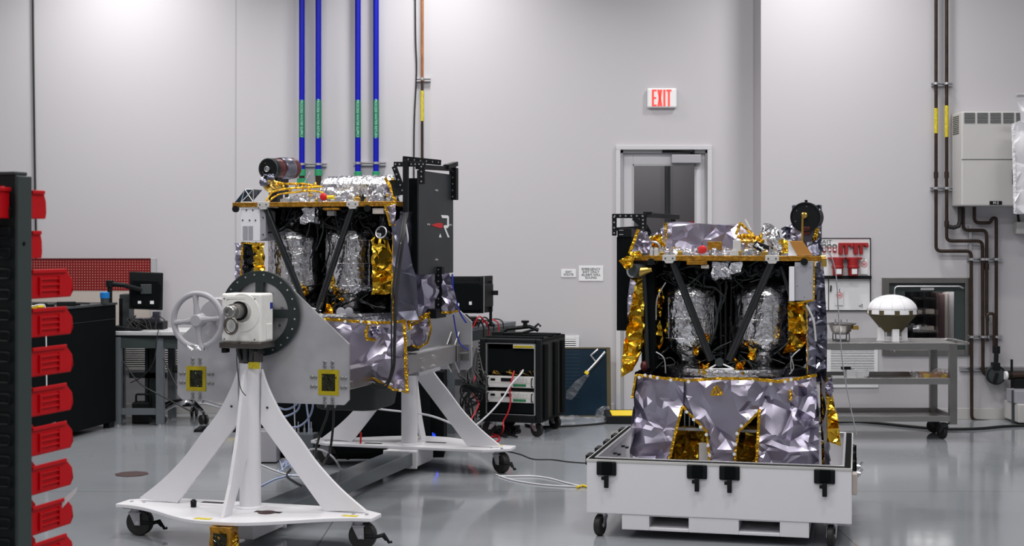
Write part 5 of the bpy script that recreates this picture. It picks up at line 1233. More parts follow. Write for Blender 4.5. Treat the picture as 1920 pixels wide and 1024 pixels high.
# side plates with windows -------------------------------------------------------
PB = .777; WX = .425; WZ = .905; WH = .055
for k, u in enumerate((.155, UF - .175)):
    pol = [(-.55, PB + .03), (-.52, PB), (.52, PB), (.55, PB + .03), (.55, 1.13), (.17, 1.455), (-.17, 1.455), (-.55, 1.13)]
    # plate with two square openings: assembled as one mesh of strips
    f2 = lambda a, b, t_: (a, u + t_, b)
    mb = MB(); t0, t1 = -.009, .009
    mb.prism([(-.55, WZ + WH), (.55, WZ + WH), (.55, 1.13), (.105, 1.52), (-.105, 1.52), (-.55, 1.13)], f2, t0, t1)
    mb.prism([(-.52, PB), (.52, PB), (.55, PB + .03), (.55, WZ - WH), (-.55, WZ - WH), (-.55, PB + .03)], f2, t0, t1)
    for a, b in ((-.55, -WX - WH), (-WX + WH, WX - WH), (WX + WH, .55)): mb.prism([(a, WZ - WH), (b, WZ - WH), (b, WZ + WH), (a, WZ + WH)], f2, t0, t1)
    spl = mb.build('side_plate', M_alupl, st)
    if k == 0:
        for s2 in (-1, 1):
            cxx = WX * s2; fr_ = MB().bb(cxx - .064, cxx + .064, u - .0125, u - .0092, WZ - .074, WZ - .05).bb(cxx - .064, cxx + .064, u - .0125, u - .0092, WZ + .05, WZ + .074).bb(cxx - .064, cxx - .042, u - .0125, u - .0092, WZ - .05, WZ + .05).bb(cxx + .042, cxx + .064, u - .0125, u - .0092, WZ - .05, WZ + .05)
            kw = fr_.build('window_tape', M_kapw, st)
            film('window_film', M_kapd, kw, [(cxx - .05, WZ - .055), (cxx + .05, WZ - .055), (cxx + .05, WZ + .055), (cxx - .05, WZ + .055)], lambda a, b, h: (a, u - .0095 + h, b), .004, 30, 12 + s2, .006)
            for (dx, dz_) in [(a, b) for a in (-.024, .024) for b in (.092, .115, -.092, -.115)] + [(a, b) for a in (.082, .105, -.082, -.105) for b in (.027, -.027)]:
                if not hasattr(disc, 'bm'):
                    disc.bm = MB().lathe([(0, -.012), (.0045, -.012), (.0055, -.009), (.0095, -.009), (.0105, -.002), (.0115, 0), (0, 0)], (0, 0, 0), (0, 1, 0), 16).build('plate_bolt', M_steel, st, smooth=True); bo_ = disc.bm
                else: bo_ = disc.bm.copy(); COL.objects.link(bo_)
                bo_.location = (cxx + dx, u - .009, WZ + dz_)
    for s2 in (-1, 1):
        cxx = WX * s2
        if k == 0: MB().bb(cxx - .05, cxx + .05, u + .012, UF - .19, WZ - .062, WZ + .062).build('cross_beam', M_alu, st, bevel=.004)
        # L brackets joining beam to plate
        ub = u + (.012 if k == 0 else -.012); sg = 1 if k == 0 else -1
        for s3 in (-1, 1):
            for xo in (-.03, .03):
                MB().prism([(ub, WZ + s3 * .064), (ub + sg * .10, WZ + s3 * .064), (ub, WZ + s3 * .15)], lambda a, b, t_: (cxx + xo + t_, a, b), -.004, .004).build('gusset_web', M_alu, st)
        MB().bb(cxx + .052, cxx + .058, ub + sg * .0, ub + sg * .13, WZ - .06, WZ + .06).bb(cxx + .058, cxx + .11, ub - .0, ub + sg * .012, WZ - .06, WZ + .06).bb(cxx + .058, cxx + .108, ub, ub + sg * .09, WZ - .003, WZ + .003).build('corner_bracket', M_alu, st, bevel=.002)
for px, py in ((792, 674), (813, 669), (792, 691), (813, 687)):
    q = FF.sd(px, py, WX + .05); MB().lathe([(0, .016), (.007, .016), (.008, .007), (.014, .006), (.015, 0), (0, 0)], (WX + .05, q.y, q.z), (1, 0, 0), 14).build('beam_bolt', M_zinc, st, smooth=True)
q0, q1 = FF.sd(778, 668, WX + .05), FF.sd(818, 660, WX + .05)
MB().bb(WX + .0, WX + .065, q0.y, q1.y, WZ + .0625, WZ + .072).build('flange_strip', M_zinc, st, bevel=.001)
q0, q1 = FF.sd(782, 706, WX + .05), FF.sd(822, 694, WX + .05)
MB().bb(WX - .05, WX + .065, q0.y, q1.y, WZ - .085, WZ - .0625).build('flange_strip', M_alupl, st, bevel=.001)
# interface frame and tub under the spacecraft
MB().bb(-WX, WX, .82, .90, WZ + .06, WZ + .12).bb(-WX, WX, 1.70, 1.78, WZ + .06, WZ + .12).ring((0, 1.3, WZ + .15), (0, 0, 1), .40, .48, .05, 48).build('adapter_frame', M_alu, st, bevel=.004)
tb = [FF.fr(575, 745, 1.0), FF.fr(700, 745, 1.0)]
tcx = (tb[0].x + tb[1].x) / 2; trw = (tb[1].x - tb[0].x) / 2
ZTb = FF.fr(640, 772, 1.0).z; mb = MB()
b = .03
def rr_(hw_, hd_, r_, cx_, cy_, z_):
    P = []
    for (sx, sy, a0) in ((1, 1, 0), (-1, 1, 90), (-1, -1, 180), (1, -1, 270)):
        for q_ in range(5):
            a = math.radians(a0 + q_ * 22.5); P.append((cx_ + sx * (hw_ - r_) + r_ * math.cos(a), cy_ + sy * (hd_ - r_) + r_ * math.sin(a), z_))
    return P
secs = [(trw * .84, .22, ZTb), (trw * .88, .25, ZTb + .01), (trw * .93, .28, ZTb + .12), (trw * .97, .30, ZTb + .26), (trw, .31, ZTb + .36)]
vs = []; fs = []
for i, (hw_, hd_, z_) in enumerate(secs): vs += rr_(hw_, hd_, .09, tcx, 1.28, z_)
for i in range(len(secs) - 1):
    for j in range(20): fs.append((i * 20 + j, i * 20 + (j + 1) % 20, (i + 1) * 20 + (j + 1) % 20, (i + 1) * 20 + j))
fs.append(tuple(range(19, -1, -1))); fs.append(tuple(range((len(secs) - 1) * 20, len(secs) * 20)))
mb.add(vs, fs).build('black_tub', M_tub, st, smooth=True)
# gold wrapped box hanging at the front of the near plate
kb = FF.fr(416, 1003, -.47); ks = MB()
rough_box('wrapped_counterweight', M_kap, st, (kb.x, -.44, .085), (.125, .10, .16), 0, .004, 20, 9)
film('dark_window', M_kapd, st, [(kb.x - .035, .02), (kb.x + .045, .02), (kb.x + .045, .135), (kb.x - .035, .135)], lambda a, b_, h: (a - .005, -.4955 + h, b_), .004, 30, 7, .006)
film('loose_film', M_amber, st, [(kb.x + .05, .03), (kb.x + .11, .05), (kb.x + .085, .08), (kb.x + .09, .12), (kb.x + .05, .15)], lambda a, b_, h: (a, -.45 + h, b_), .02, 20, 5, .008)

# ================================================================== SPACECRAFT parts shared by both
def foil_shade(k): return (M_silver, M_silverb)[k % 2]
def tank(parent, x, y, R, z0, z1, seed):
    h = z1 - z0; d = R * .75
    pr = [(.02, z0 - .015), (R * .35, z0 + .0)] + [(R * math.sin(t_), z0 + d * (1 - math.cos(t_))) for t_ in np.linspace(.4, math.pi / 2, 8)] + [(R, z1 - d * .8)] + [(R * math.cos(t_) + 0, z1 - d * .8 + d * .8 * math.sin(t_)) for t_ in np.linspace(.15, 1.45, 8)] + [(.01, z1)]
    t_ = wrap('tank', M_silver, parent, pr, (x, y, 0), n=80, amp=.0045, f=12, seed=seed)
    for zz in (z0 + h * .50, z1 - d * .85, z0 + d * .9): MB().torus((x, y, zz), (0, 0, 1), R + .002, .0028, 56, 6).build('tape_band', M_silverb, t_, smooth=True)
    for a in (-2.2, -1.2, -.4): MB().tube([(x + (R + .003) * math.cos(a), y + (R + .003) * math.sin(a), zz) for zz in np.linspace(z0 + d * .9, z1 - d * .85, 12)], .003, 6).build('tape_seam', M_silverb, t_)
    # foil bell under the tank
    wrap('tank_boss', M_silver, parent, [(.02, -.04), (.10, -.035), (.115, -.01), (.075, .02), (.085, .05), (.055, .075), (.07, z0 + .01), (.03, z0 + .03)], (x, y, 0), n=40, amp=.004, f=20, seed=seed + 3)
    return t_
def strut(parent, a, b, r=.021, name='strut'):
    o = MB().cyl(a, b, r, 18).build(name, M_carbon, parent, smooth=True)
    return o
def fitting(parent, x, y, z):
    MB().bb(x - .040, x + .040, y - .012, y + .01, z - .030, z + .005).prism([(x - .03, z - .030), (x + .03, z - .030), (x + .02, z - .045), (x - .02, z - .045)], lambda a, b, t_: (a, y + t_, b), -.012, .01).build('strut_fitting', M_lgrey, parent, bevel=.003)
    MB().cyl((x - .022, y - .0135, z - .015), (x - .022, y - .012, z - .015), .005, 8).cyl((x + .022, y - .0135, z - .015), (x + .022, y - .012, z - .015), .005, 8).build('fitting_bolts', M_txtd, parent)
def deck(parent, x0, x1, y0, y1, z, t_=.028):
    MB().bb(x0, x1, y0, y1, z - t_, z).build('deck_panel', M_silver, parent)
    for nm, pts, n_ in (('f', [(x0, y0 - .001, z - t_ / 2), (x1, y0 - .001, z - t_ / 2)], (0, -1, 0)), ('l', [(x0 - .001, y1, z - t_ / 2), (x0 - .001, y0, z - t_ / 2)], (-1, 0, 0)), ('r', [(x1 + .001, y0, z - t_ / 2), (x1 + .001, y1, z - t_ / 2)], (1, 0, 0)), ('b', [(x1, y1 + .001, z - t_ / 2), (x0, y1 + .001, z - t_ / 2)], (0, 1, 0))):
        ribbon('deck_edge_tape', M_kap, parent, pts, (t_ + .003) / .8, n_, .003, len(nm) + 7, .0008)
def greeble(parent, x0, x1, y0, y1, z, n, seed, hmax=.06):
    rr = random.Random(seed)
    for k in range(n):
        x, y = rr.uniform(x0, x1), rr.uniform(y0, y1); w_, d_, h_ = rr.uniform(.02, .07), rr.uniform(.02, .05), rr.uniform(.012, hmax)
        t_ = rr.random()
        if t_ < .42: rough_box('foil_wrapped_unit', foil_shade(k), parent, (x, y, z + h_ / 2), (w_, d_, h_), rr.uniform(-.5, .5), .006, 22, seed + k, n=6)
        elif t_ < .7:
            MB().box((x, y, z + h_ / 2), (w_ * .7, d_ * .7, h_), rr.uniform(-.4, .4)).box((x, y, z + h_ * 1.1), (w_ * .4, d_ * .4, h_ * .3)).build('connector_block', (M_zinc, M_black, M_lgrey, M_brass)[rr.randrange(4)], parent, bevel=.002)
        elif t_ < .85: MB().lathe([(0, 0), (.02, 0), (.02, h_ * .6), (.012, h_ * .7), (.012, h_), (0, h_)], (x, y, z), n=14).build('valve_cap', (M_brass, M_zinc)[rr.randrange(2)], parent, smooth=True)
        else: MB().box((x, y, z + .012), (w_, .02, .024), rr.uniform(-.6, .6)).cyl((x, y, z + .01), (x, y, z + .055), .006, 8).build('cable_tie_base', M_silverb, parent)
def harness(parent, pts, r, m, name='cable_harness', seed=1, knots=True):
    rr = random.Random(seed); P = smooth_path(pts, 10); R = [r * (1 + (rr.uniform(-.25, .35) if knots else 0)) for _ in P]
    return MB().tube([p + Vector((rr.uniform(-1, 1), rr.uniform(-1, 1), rr.uniform(-1, 1))) * r * .25 for p in P], R, 8).build(name, m, parent)
def core(parent, xw, y0, y1, z0, z1, seed):
    """dark blanket-covered structure behind the tanks"""
    film('inner_blanket', M_blkfoil, parent, [(-xw, z0), (xw, z0), (xw, z1), (-xw, z1)], lambda a, b, h: (a, y0 + h, b), .05, 7, seed, .016)
    for s_ in (-1, 1): film('inner_blanket', M_blkfoil, parent, [(y0, z0), (y1, z0), (y1, z1), (y0, z1)], lambda a, b, h: (s_ * xw * .97 + h, a, b), .03, 7, seed + 4 + s_, .02)
    MB().bb(-xw * .9, xw * .9, y0 + .07, y1, z0, z1).build('core_structure', M_blackm, parent)
def lattice_core(parent, xc, y, z0, z1, seed):
    rr = random.Random(seed)
    for k in range(4): strut(parent, (xc + (-.04 + .025 * k), y + rr.uniform(-.03, .03), z0), (xc + (-.06 + .04 * k), y + .02, z1), .011, 'centre_tube')
def tangle(parent, x0, x1, y0, y1, z0, z1, n, seed, m, r=.0035, name='wire'):
    rr = random.Random(seed)
    for k in range(n):
        p = Vector((rr.uniform(x0, x1), rr.uniform(y0, y1), rr.uniform(z0, z1))); P = [p]
        for j in range(3): P.append(P[-1] + Vector((rr.uniform(-.09, .09), rr.uniform(-.03, .03), rr.uniform(-.07, .05))))
        MB().tube(smooth_path(P, 5), r, 6).build(name, m, parent, smooth=True, ang=70)
def buttons(parent, pts, nrm=(0, -1, 0), r=.009):
    for p in pts: MB().cyl(Vector(p), Vector(p) + Vector(nrm) * .006, r, 12).build('blanket_button', M_sign, parent, smooth=True)
def ring_base(parent, R, z, seed):
    wrap('base_ring', M_silver, parent, [(R - .05, z - .06), (R, z - .06), (R + .01, z - .02), (R - .02, z), (R, z + .02), (R - .06, z + .025)], (0, 0, 0), n=90, amp=.006, f=16, seed=seed)
    MB().ring((0, 0, z - .02), (0, 0, 1), 0, R - .02, .03, 48).build('base_plate', M_blkfoil, parent)
def leaf(parent, c, s, seed, m=None):
    """small crumpled gold blanket flap"""
    c = Vector(c); rr = random.Random(seed); p = [(rr.uniform(-.2, .2), -.9), (.55, -.5), (.35, .1), (.75, .8), (.1, .45), (-.45, .9), (-.3, .05), (-.6, -.4)]
    film('gold_flap', m or M_gold, parent, [(a * s, b * s) for a, b in p], lambda a, b, h: (c.x + a, c.y + h, c.z + b), .03, 22, seed, .008)
# ================================================================== LEFT SPACECRAFT
UL = 1.3
LO = world(FF, Vector((.02, UL, 1.245)))
LF = Frame(LO.x, LO.y, LO.z, -16)
sa = empty('spacecraft', LO, RZF, 'foil-covered spacecraft held in the white rotation stand', 'spacecraft')
A = lambda px, py, y=-.5: LF.fr(px, py, y)
def V(p, y=None): return Vector((p.x, p.y if y is None else y, p.z))
x0, x1 = A(437, 380).x, A(742, 380).x; ZD = A(590, 379).z
deck(sa, x0, x1, -.5, .5, ZD)
for px in (495, 662): f_p = A(px, 384); fitting(sa, f_p.x, -.503, ZD - .0)
strut(sa, A(499, 392, -.47), A(562, 548, -.42)); strut(sa, A(660, 392, -.47), A(603, 560, -.42))
strut(sa, A(505, 392, .3), A(560, 590, .3), .017); strut(sa, A(650, 392, .3), A(610, 590, .3), .017)
strut(sa, V(A(562, 548, -.42)), V(A(585, 600, -.40)), .021); strut(sa, V(A(603, 560, -.42)), V(A(590, 604, -.40)), .021)
t1, t2 = A(551, 500, -.2), A(658, 500, -.2)
zt0, zt1 = A(600, 566, -.2).z, A(600, 420, -.2).z
tank(sa, t1.x, -.2, .165, zt0, zt1, 11); tank(sa, t2.x, -.2, .165, zt0, zt1, 21)
core(sa, .47, .02, .45, .0, ZD - .03, 31)
lattice_core(sa, A(607, 0, -.3).x, -.12, .02, ZD - .04, 3)
film('inner_blanket', M_blkfoil, sa, [(x0 + .06, ZD - .17), (x1 - .08, ZD - .17), (x1 - .08, ZD - .03), (x0 + .06, ZD - .03)], lambda a, b, h: (a, -.30 + h, b), .06, 9, 71, .012)
ring_base(sa, .50, .0, 41)
tangle(sa, -.35, .40, -.42, -.3, .02, .10, 8, 5, M_graph, .003); tangle(sa, -.35, .40, -.40, -.3, .02, .12, 14, 55, M_blkfoil, .006); tangle(sa, -.3, .40, -.4, -.28, ZD - .14, ZD - .04, 8, 6, M_graph, .003); tangle(sa, -.3, .40, -.4, -.28, ZD - .14, ZD - .04, 16, 66, M_blkfoil, .007)
for k, (px, py) in enumerate(((600, 430), (612, 470), (628, 440), (590, 445), (575, 420))): harness(sa, [A(px, py - 40, -.34), A(px + 6, py, -.36), A(px - 8, py + 40, -.34)], .005, M_blkfoil if k % 2 else M_graph, 'hose', 9 + k)
# wrapped units hanging below the deck
q = A(582, 405, -.40); rough_box('foil_wrapped_unit', M_silverb, sa, (q.x, q.y, q.z), (.085, .08, .085), 0, .010, 22, 81)
q = A(622, 400, -.42); MB().box((q.x, q.y, q.z), (.05, .04, .03)).build('connector_block', M_lgrey, sa, bevel=.003)
q = A(622, 392, -.49); MB().box((q.x, q.y, q.z), (.11, .03, .014)).build('amber_bar', M_kap, sa, bevel=.002)
for (px, py, r_) in ((442, 392, .021), (689, 391, .021)): q = A(px, py, -.505); MB().cyl((q.x, -.515, q.z), (q.x, -.495, q.z), r_, 20).build('black_puck', M_black, sa, smooth=True)
q = A(712, 396, -.46); MB().box((q.x, q.y, q.z), (.075, .06, .035)).build('tan_block', M_beige, sa, bevel=.003)
# thruster tube with white ring
q = A(718, 436, -.46)
MB().torus((q.x, q.y - .03, q.z), (.15, 1, -.25), .037, .005, 30, 8).build('nozzle_ring', M_zinc, sa, smooth=True)
MB().cyl((q.x, q.y - .025, q.z), (q.x, q.y + .08, q.z - .02), .035, 20).cyl((q.x - .01, q.y + .03, q.z + .02), (q.x - .015, q.y + .05, q.z + .10), .028, 16).build('nozzle_tube', M_blkfoil, sa, smooth=True)
# hanging radiator box, left end
b0_, b1_ = A(450, 452), A(486, 391); b2 = A(496, 452)
MB().bb(b0_.x, b1_.x, -.49, -.33, b0_.z, b1_.z).build('radiator_box', M_whitebox, sa, bevel=.003)
MB().prism([(b1_.x, b1_.z), (b2.x, b1_.z - .02), (b2.x, b0_.z + .02), (b1_.x, b0_.z)], lambda a, b, t_: (a, t_, b), -.485, -.34).build('radiator_side', M_greybox, sa, bevel=.002)
for i_, (pa, pb_) in enumerate(((454.5, 463), (465, 473))):
    u0, u1 = A(pa, 452), A(pb_, 395); MB().bb(u0.x, u1.x, -.4945, -.4895, A(0 + 460, 449).z, A(460, 424).z).build('radiator_window', M_greybox, sa)
for (px, py) in ((455, 413), (468, 413), (479, 413), (462, 394), (474, 394), (493, 408), (493, 440), (455, 455), (480, 455)):
    q = A(px, py, -.492); MB().cyl((q.x, -.496, q.z), (q.x, -.489, q.z), .0045, 8).build('screw', M_txtd, sa)
# gold and lavender blankets below it
P = lambda *pp, y=-.5: [(A(a, b, y).x, A(a, b, y).z) for a, b in pp]
film('lavender_blanket', M_lav, sa, P((441, 456), (454, 456), (456, 512), (441, 545), y=-.46), lambda a, b, h: (a, -.46 + h, b), .02, 14, 91, .01)
film('dark_blanket', M_blkfoil, sa, P((453, 456), (486, 456), (486, 560), (450, 560), y=-.43), lambda a, b, h: (a, -.43 + h, b), .03, 12, 92, .012)
film('gold_blanket', M_gold, sa, P((473, 458), (494, 458), (500, 560), (478, 560), y=-.45), lambda a, b, h: (a, -.45 + h, b), .02, 16, 93, .01)
ribbon('gold_edge_tape', M_goldt, sa, [A(452, 455, -.475), A(474, 457, -.475), A(496, 457, -.475)], .014); ribbon('gold_edge_tape', M_goldt, sa, [A(455, 456, -.475), A(452, 512, -.47), A(450, 540, -.47)], .014, seed=5)
# gold blanket at the right of tank two
film('gold_blanket', M_gold, sa, P((700, 440), (712, 436), (726, 450), (733, 470), (735, 548), (724, 552), (699, 552), y=-.36), lambda a, b, h: (a, -.36 + h, b), .035, 9, 94, .012, bow=lambda a, b: -.02 * np.cos((a - .4) * 30))
film('gold_blanket', M_gold, sa, P((624, 515), (632, 548), (648, 560), (645, 566), (628, 556), (618, 530), y=-.36), lambda a, b, h: (a, -.36 + h, b), .02, 20, 95, .008)
leaf(sa, A(616, 580, -.42), .06, 5); leaf(sa, A(572, 545, -.38), .04, 8)
for px in (640, 655): q = A(px, 585, -.43); MB().lathe([(0, 0), (.028, 0), (.03, .012), (.02, .016), (0, .016)], q, (0, -1, 0), 20).build('round_cap', M_greybox, sa, smooth=True)
q = A(590, 580, -.42); MB().tube([A(572, 585, -.42), A(585, 577, -.43), A(602, 583, -.42)], .005).tube([A(580, 574, -.42), A(600, 590, -.42)], .005).build('apex_bracket', M_zinc, sa)
# deck top: camera-like drum, foil cylinder, harness, small units
greeble(sa, A(520, 0).x, A(720, 0).x, -.48, -.28, ZD, 95, 7, .045); greeble(sa, A(505, 0).x, A(600, 0).x, -.30, .2, ZD, 26, 8, .06)
q = A(607, 370, -.47); MB().lathe([(0, -.01), (.024, -.01), (.026, .01), (.016, .026), (0, .028)], q, (0, -1, .1), 18).build('red_cap', M_redcap, sa, smooth=True); MB().cyl(q + Vector((.02, 0, 0)), q + Vector((.07, 0, 0)), .012, 12).build('yellow_plug', M_yellow, sa, smooth=True)
def up(px, py, y): return A(px, py, y)
q0, q1 = up(606, 356, -.12), up(742, 356, -.12); rz_ = .088
wrap('foil_cylinder', M_silverb, sa, [(.02, 0), (rz_ * .75, .0), (rz_, .04), (rz_, (q1 - q0).length - .03), (rz_ * .9, (q1 - q0).length), (.01, (q1 - q0).length)], q0, (1, 0, 0), n=48, amp=.009, f=14, seed=33)
for px in (704, 640): c = up(px, 356, -.12); MB().torus(c, (1, 0, 0), rz_ + .006, .004, 40, 6).build('tape_band', M_zinc, sa)
# lower silver wrap in front of the cylinder
film('silver_skirt', M_silver, sa, P((604, 345), (735, 345), (735, 380), (600, 380), y=-.26), lambda a, b, h: (a, -.26 + h, b), .04, 10, 36, .010)
film('lavender_flap', M_lav, sa, P((724, 338), (738, 340), (744, 378), (716, 382), y=-.3), lambda a, b, h: (a, -.3 + h, b), .02, 14, 37, .01)
ribbon('gold_edge_tape', M_goldt, sa, [A(722, 333, -.31), A(733, 352, -.33), A(741, 378, -.35), A(722, 382, -.37)], .024, seed=8)
ribbon('gold_edge_tape', M_goldt, sa, [A(735, 333, -.25), A(742, 370, -.3)], .018, seed=9)
film('lavender_flap', M_lav, sa, P((723, 386), (742, 381), (742, 420), (731, 422), y=-.52), lambda a, b, h: (a, -.52 + h, b), .015, 14, 38, .01)
ribbon('gold_edge_tape', M_goldt, sa, [A(743, 380, -.53), A(722, 386, -.53), A(731, 422, -.53), A(742, 421, -.53)], .018, seed=10)
# drum
dc = up(503, 317, -.05); de = up(550, 316, .30); ax_ = (de - dc).normalized(); Ld = (de - dc).length; Rd = .072
MB().lathe([(0, 0), (Rd * .93, 0), (Rd, .01), (Rd, .05), (Rd * .96, .055)], dc, ax_, 40).build('drum_face', M_black, sa, smooth=True)
MB().torus(dc, ax_, Rd * .97, .004, 40, 8).build('drum_rim', M_graph, sa, smooth=True)
wrap('drum_body', M_maroon, sa, [(Rd * .96, .05), (Rd * 1.0, .07), (Rd * 1.0, Ld * .95), (Rd * .9, Ld), (.01, Ld)], dc, ax_, n=40, amp=.002, f=12, seed=51)
wrap('lavender_wrap', M_lavd, sa, [(Rd * 1.03, Ld * .36), (Rd * 1.08, Ld * .40), (Rd * 1.08, Ld * .72), (Rd * 1.03, Ld * .76)], dc, ax_, n=40, amp=.004, f=16, seed=52)
c_ = dc - ax_ * .012; MB().torus(c_ + Vector((-.004, 0, .0)), ax_, .017, .003, 20, 8).cyl(c_, dc, .013, 16).build('drum_boss', M_zinc, sa, smooth=True)
for k in range(4): a = k * 1.57 + .5; MB().cyl(dc + Vector((.045 * math.cos(a), -.003, .045 * math.sin(a))), dc + Vector((.045 * math.cos(a), .01, .045 * math.sin(a))), .003, 8).build('drum_screw', M_brass, sa)
MB().bb(dc.x - .02, de.x + .02, .0, .18, ZD, dc.z - Rd * .8).build('drum_pedestal', M_black, sa)
rough_box('foil_ball', M_lavd, sa, up(503, 335, -.14), (.075, .06, .065), .4, .014, 24, 61)
rough_box('brass_joint', M_brass, sa, up(510, 348, -.14), (.10, .05, .05), .2, .012, 26, 62)
# gold harness
harness(sa, [up(498, 378, -.40), up(512, 360, -.36), up(540, 354, -.33), up(570, 352, -.31), up(605, 350, -.30)], .006, M_goldt, 'gold_harness', 3)
harness(sa, [up(500, 382, -.42), up(520, 366, -.38), up(548, 361, -.35), up(585, 358, -.33), up(606, 362, -.31)], .0055, M_goldt, 'gold_harness', 4)
harness(sa, [up(520, 343, -.2), up(545, 345, -.22), up(570, 345, -.24), up(604, 352, -.26)], .0075, M_goldt, 'gold_harness', 5)
for k in range(7): q = up(520 + k * 12, 347 + (k % 3) * 5, -.24 - .02 * (k % 2)); MB().torus(q, (1, .2, .1), .014, .006, 14, 8).build('harness_tie', M_goldt, sa)
MB().cyl(up(570, 347, -.2), up(582, 322, -.18), .007, 10).build('clear_tube', M_plastic, sa, smooth=True)
MB().lathe([(0, 0), (.035, 0), (.035, .03), (0, .03)], up(567, 343, -.1), (0, 0, 1), 16).build('green_ring', M_greenc, sa)
# triangulated bracket on the left end of the deck
tri = [A(437, 380, -.42), A(457, 355, -.42), A(474, 355, -.42), A(472, 380, -.42)]
MB().prism([(p.x, p.z) for p in tri[:3]] + [(A(452, 380, -.42).x, ZD)], lambda a, b, t_: (a, t_, b), -.40, -.28).build('solar_cell_wedge', M_cellblue, sa)
tr = MB(); tq = [A(452, 379, -.42), A(459, 355, -.42), A(475, 355, -.42), A(475, 379, -.42)]
for a, b in ((0, 1), (1, 2), (2, 3), (0, 2), (0, 3), (1, 3)): tr.tube([tq[a], tq[b]], .003, 6)
tr.build('wire_truss', M_zinc, sa)

# lower skirt, front face
SK = lambda px, py: (A(px, py, -.52).x, A(px, py, -.52).z)
poly = [SK(600, 597), SK(650, 600), SK(700, 603), SK(742, 603), SK(766, 600), SK(768, 640), SK(772, 690), SK(776, 733), SK(745, 727), SK(720, 712), SK(690, 700), SK(655, 687), SK(600, 660)]
film('lavender_skirt', M_lav, sa, poly, lambda a, b, h: (a, -.54 + h + .0, b), .055, 5.5, 101, .011, bow=lambda a, b: -.14 * np.clip(-b, 0, 1) * np.clip(a + .3, 0, 1))
yb = lambda p: -.545 - .14 * max(0, -p[1]) * max(0, p[0] + .3)
def sk3(px, py, d=.03): p = SK(px, py); return (p[0], yb(p) - d, p[1])
ribbon('gold_edge_tape', M_goldt, sa, [sk3(*q_) for q_ in ((604, 597), (650, 600), (700, 604), (742, 604), (766, 601))], .022, seed=11)
ribbon('gold_edge_tape', M_goldt, sa, [sk3(*q_) for q_ in ((764, 602), (768, 640), (771, 690), (776, 733))], .026, seed=12)
ribbon('gold_edge_tape', M_goldt, sa, [sk3(*q_, .01) for q_ in ((776, 733), (745, 727), (722, 714), (690, 700), (655, 687))], .016, seed=13)
ribbon('gold_edge_tape', M_goldt, sa, [sk3(*q_, .04) for q_ in ((700, 606), (694, 622), (697, 634), (712, 636))], .026, seed=14)
film('crumpled_flap', M_lav, sa, [SK(702, 608), SK(724, 608), SK(724, 626), SK(702, 632)], lambda a, b, h: (a, -.60 + h, b), .03, 24, 15, .008)
buttons(sa, [sk3(*q_, .038) for q_ in ((655, 602), (685, 602), (745, 607), (700, 606))] + [sk3(763, 728, .03)])
# right side: long dark blankets with gold seams
sdp = lambda px, py, v: LF.sd(px, py, v)
xs = x1 + .01
side = [(-.5, -.38), (-.48, ZD - .1), (-.2, ZD - .12), (.25, ZD - .15), (.35, .1), (.3, -.25), (.0, -.12), (-.3, -.2)]
film('side_blanket', M_lavd, sa, [(-.52, -.02), (-.50, ZD - .06), (.42, ZD - .06), (.42, -.02)], lambda a, b, h: (xs + .03 + h, a, b), .03, 3, 111, .014)
film('front_corner_blanket', M_lavd, sa, P((735, 422), (748, 410), (762, 440), (780, 520), (785, 600), (742, 602), (738, 520), y=-.53), lambda a, b, h: (a, -.53 + h, b), .022, 4.5, 112, .012)
ribbon('gold_edge_tape', M_goldt, sa, [A(740, 380, -.50), A(738, 430, -.50), A(736, 520, -.52), A(735, 602, -.54)], .018, seed=16)
# lower right billowing blankets
LP = lambda *pp, y=-.3: [(A(a, b, y).x, A(a, b, y).z) for a, b in pp]
film('lavender_billow', M_lav, sa, LP((770, 515), (812, 515), (822, 545), (808, 575), (790, 598), (770, 600), (764, 560), y=-.34), lambda a, b, h: (a, -.34 + h, b), .05, 6, 113, .011)
film('lavender_billow', M_lav, sa, LP((770, 606), (800, 596), (806, 618), (800, 640), (786, 650), (772, 646), y=-.32), lambda a, b, h: (a, -.32 + h, b), .03, 10, 114, .010)
ribbon('gold_edge_tape', M_goldt, sa, [A(770, 612, -.37), A(790, 600, -.37), A(804, 592, -.37), A(808, 618, -.36), A(802, 642, -.36), A(786, 652, -.36), A(772, 648, -.36)], .016, seed=17)
ribbon('gold_edge_tape', M_goldt, sa, [A(766, 602, -.40), A(780, 600, -.38), A(806, 586, -.37)], .020, seed=18)
film('lavender_tail', M_lav, sa, LP((829, 515), (842, 513), (852, 545), (860, 583), (828, 586), y=.0), lambda a, b, h: (a, .0 + h, b), .025, 10, 115, .010)
ribbon('gold_edge_tape', M_goldt, sa, [A(828, 586, -.03), A(845, 586, -.03), A(860, 583, -.03)], .018, seed=19)
# gold liner low behind
film('gold_liner', M_gold, sa, LP((735, 590), (770, 590), (772, 620), (740, 612), y=-.46), lambda a, b, h: (a, -.46 + h, b), .03, 16, 116, .01)

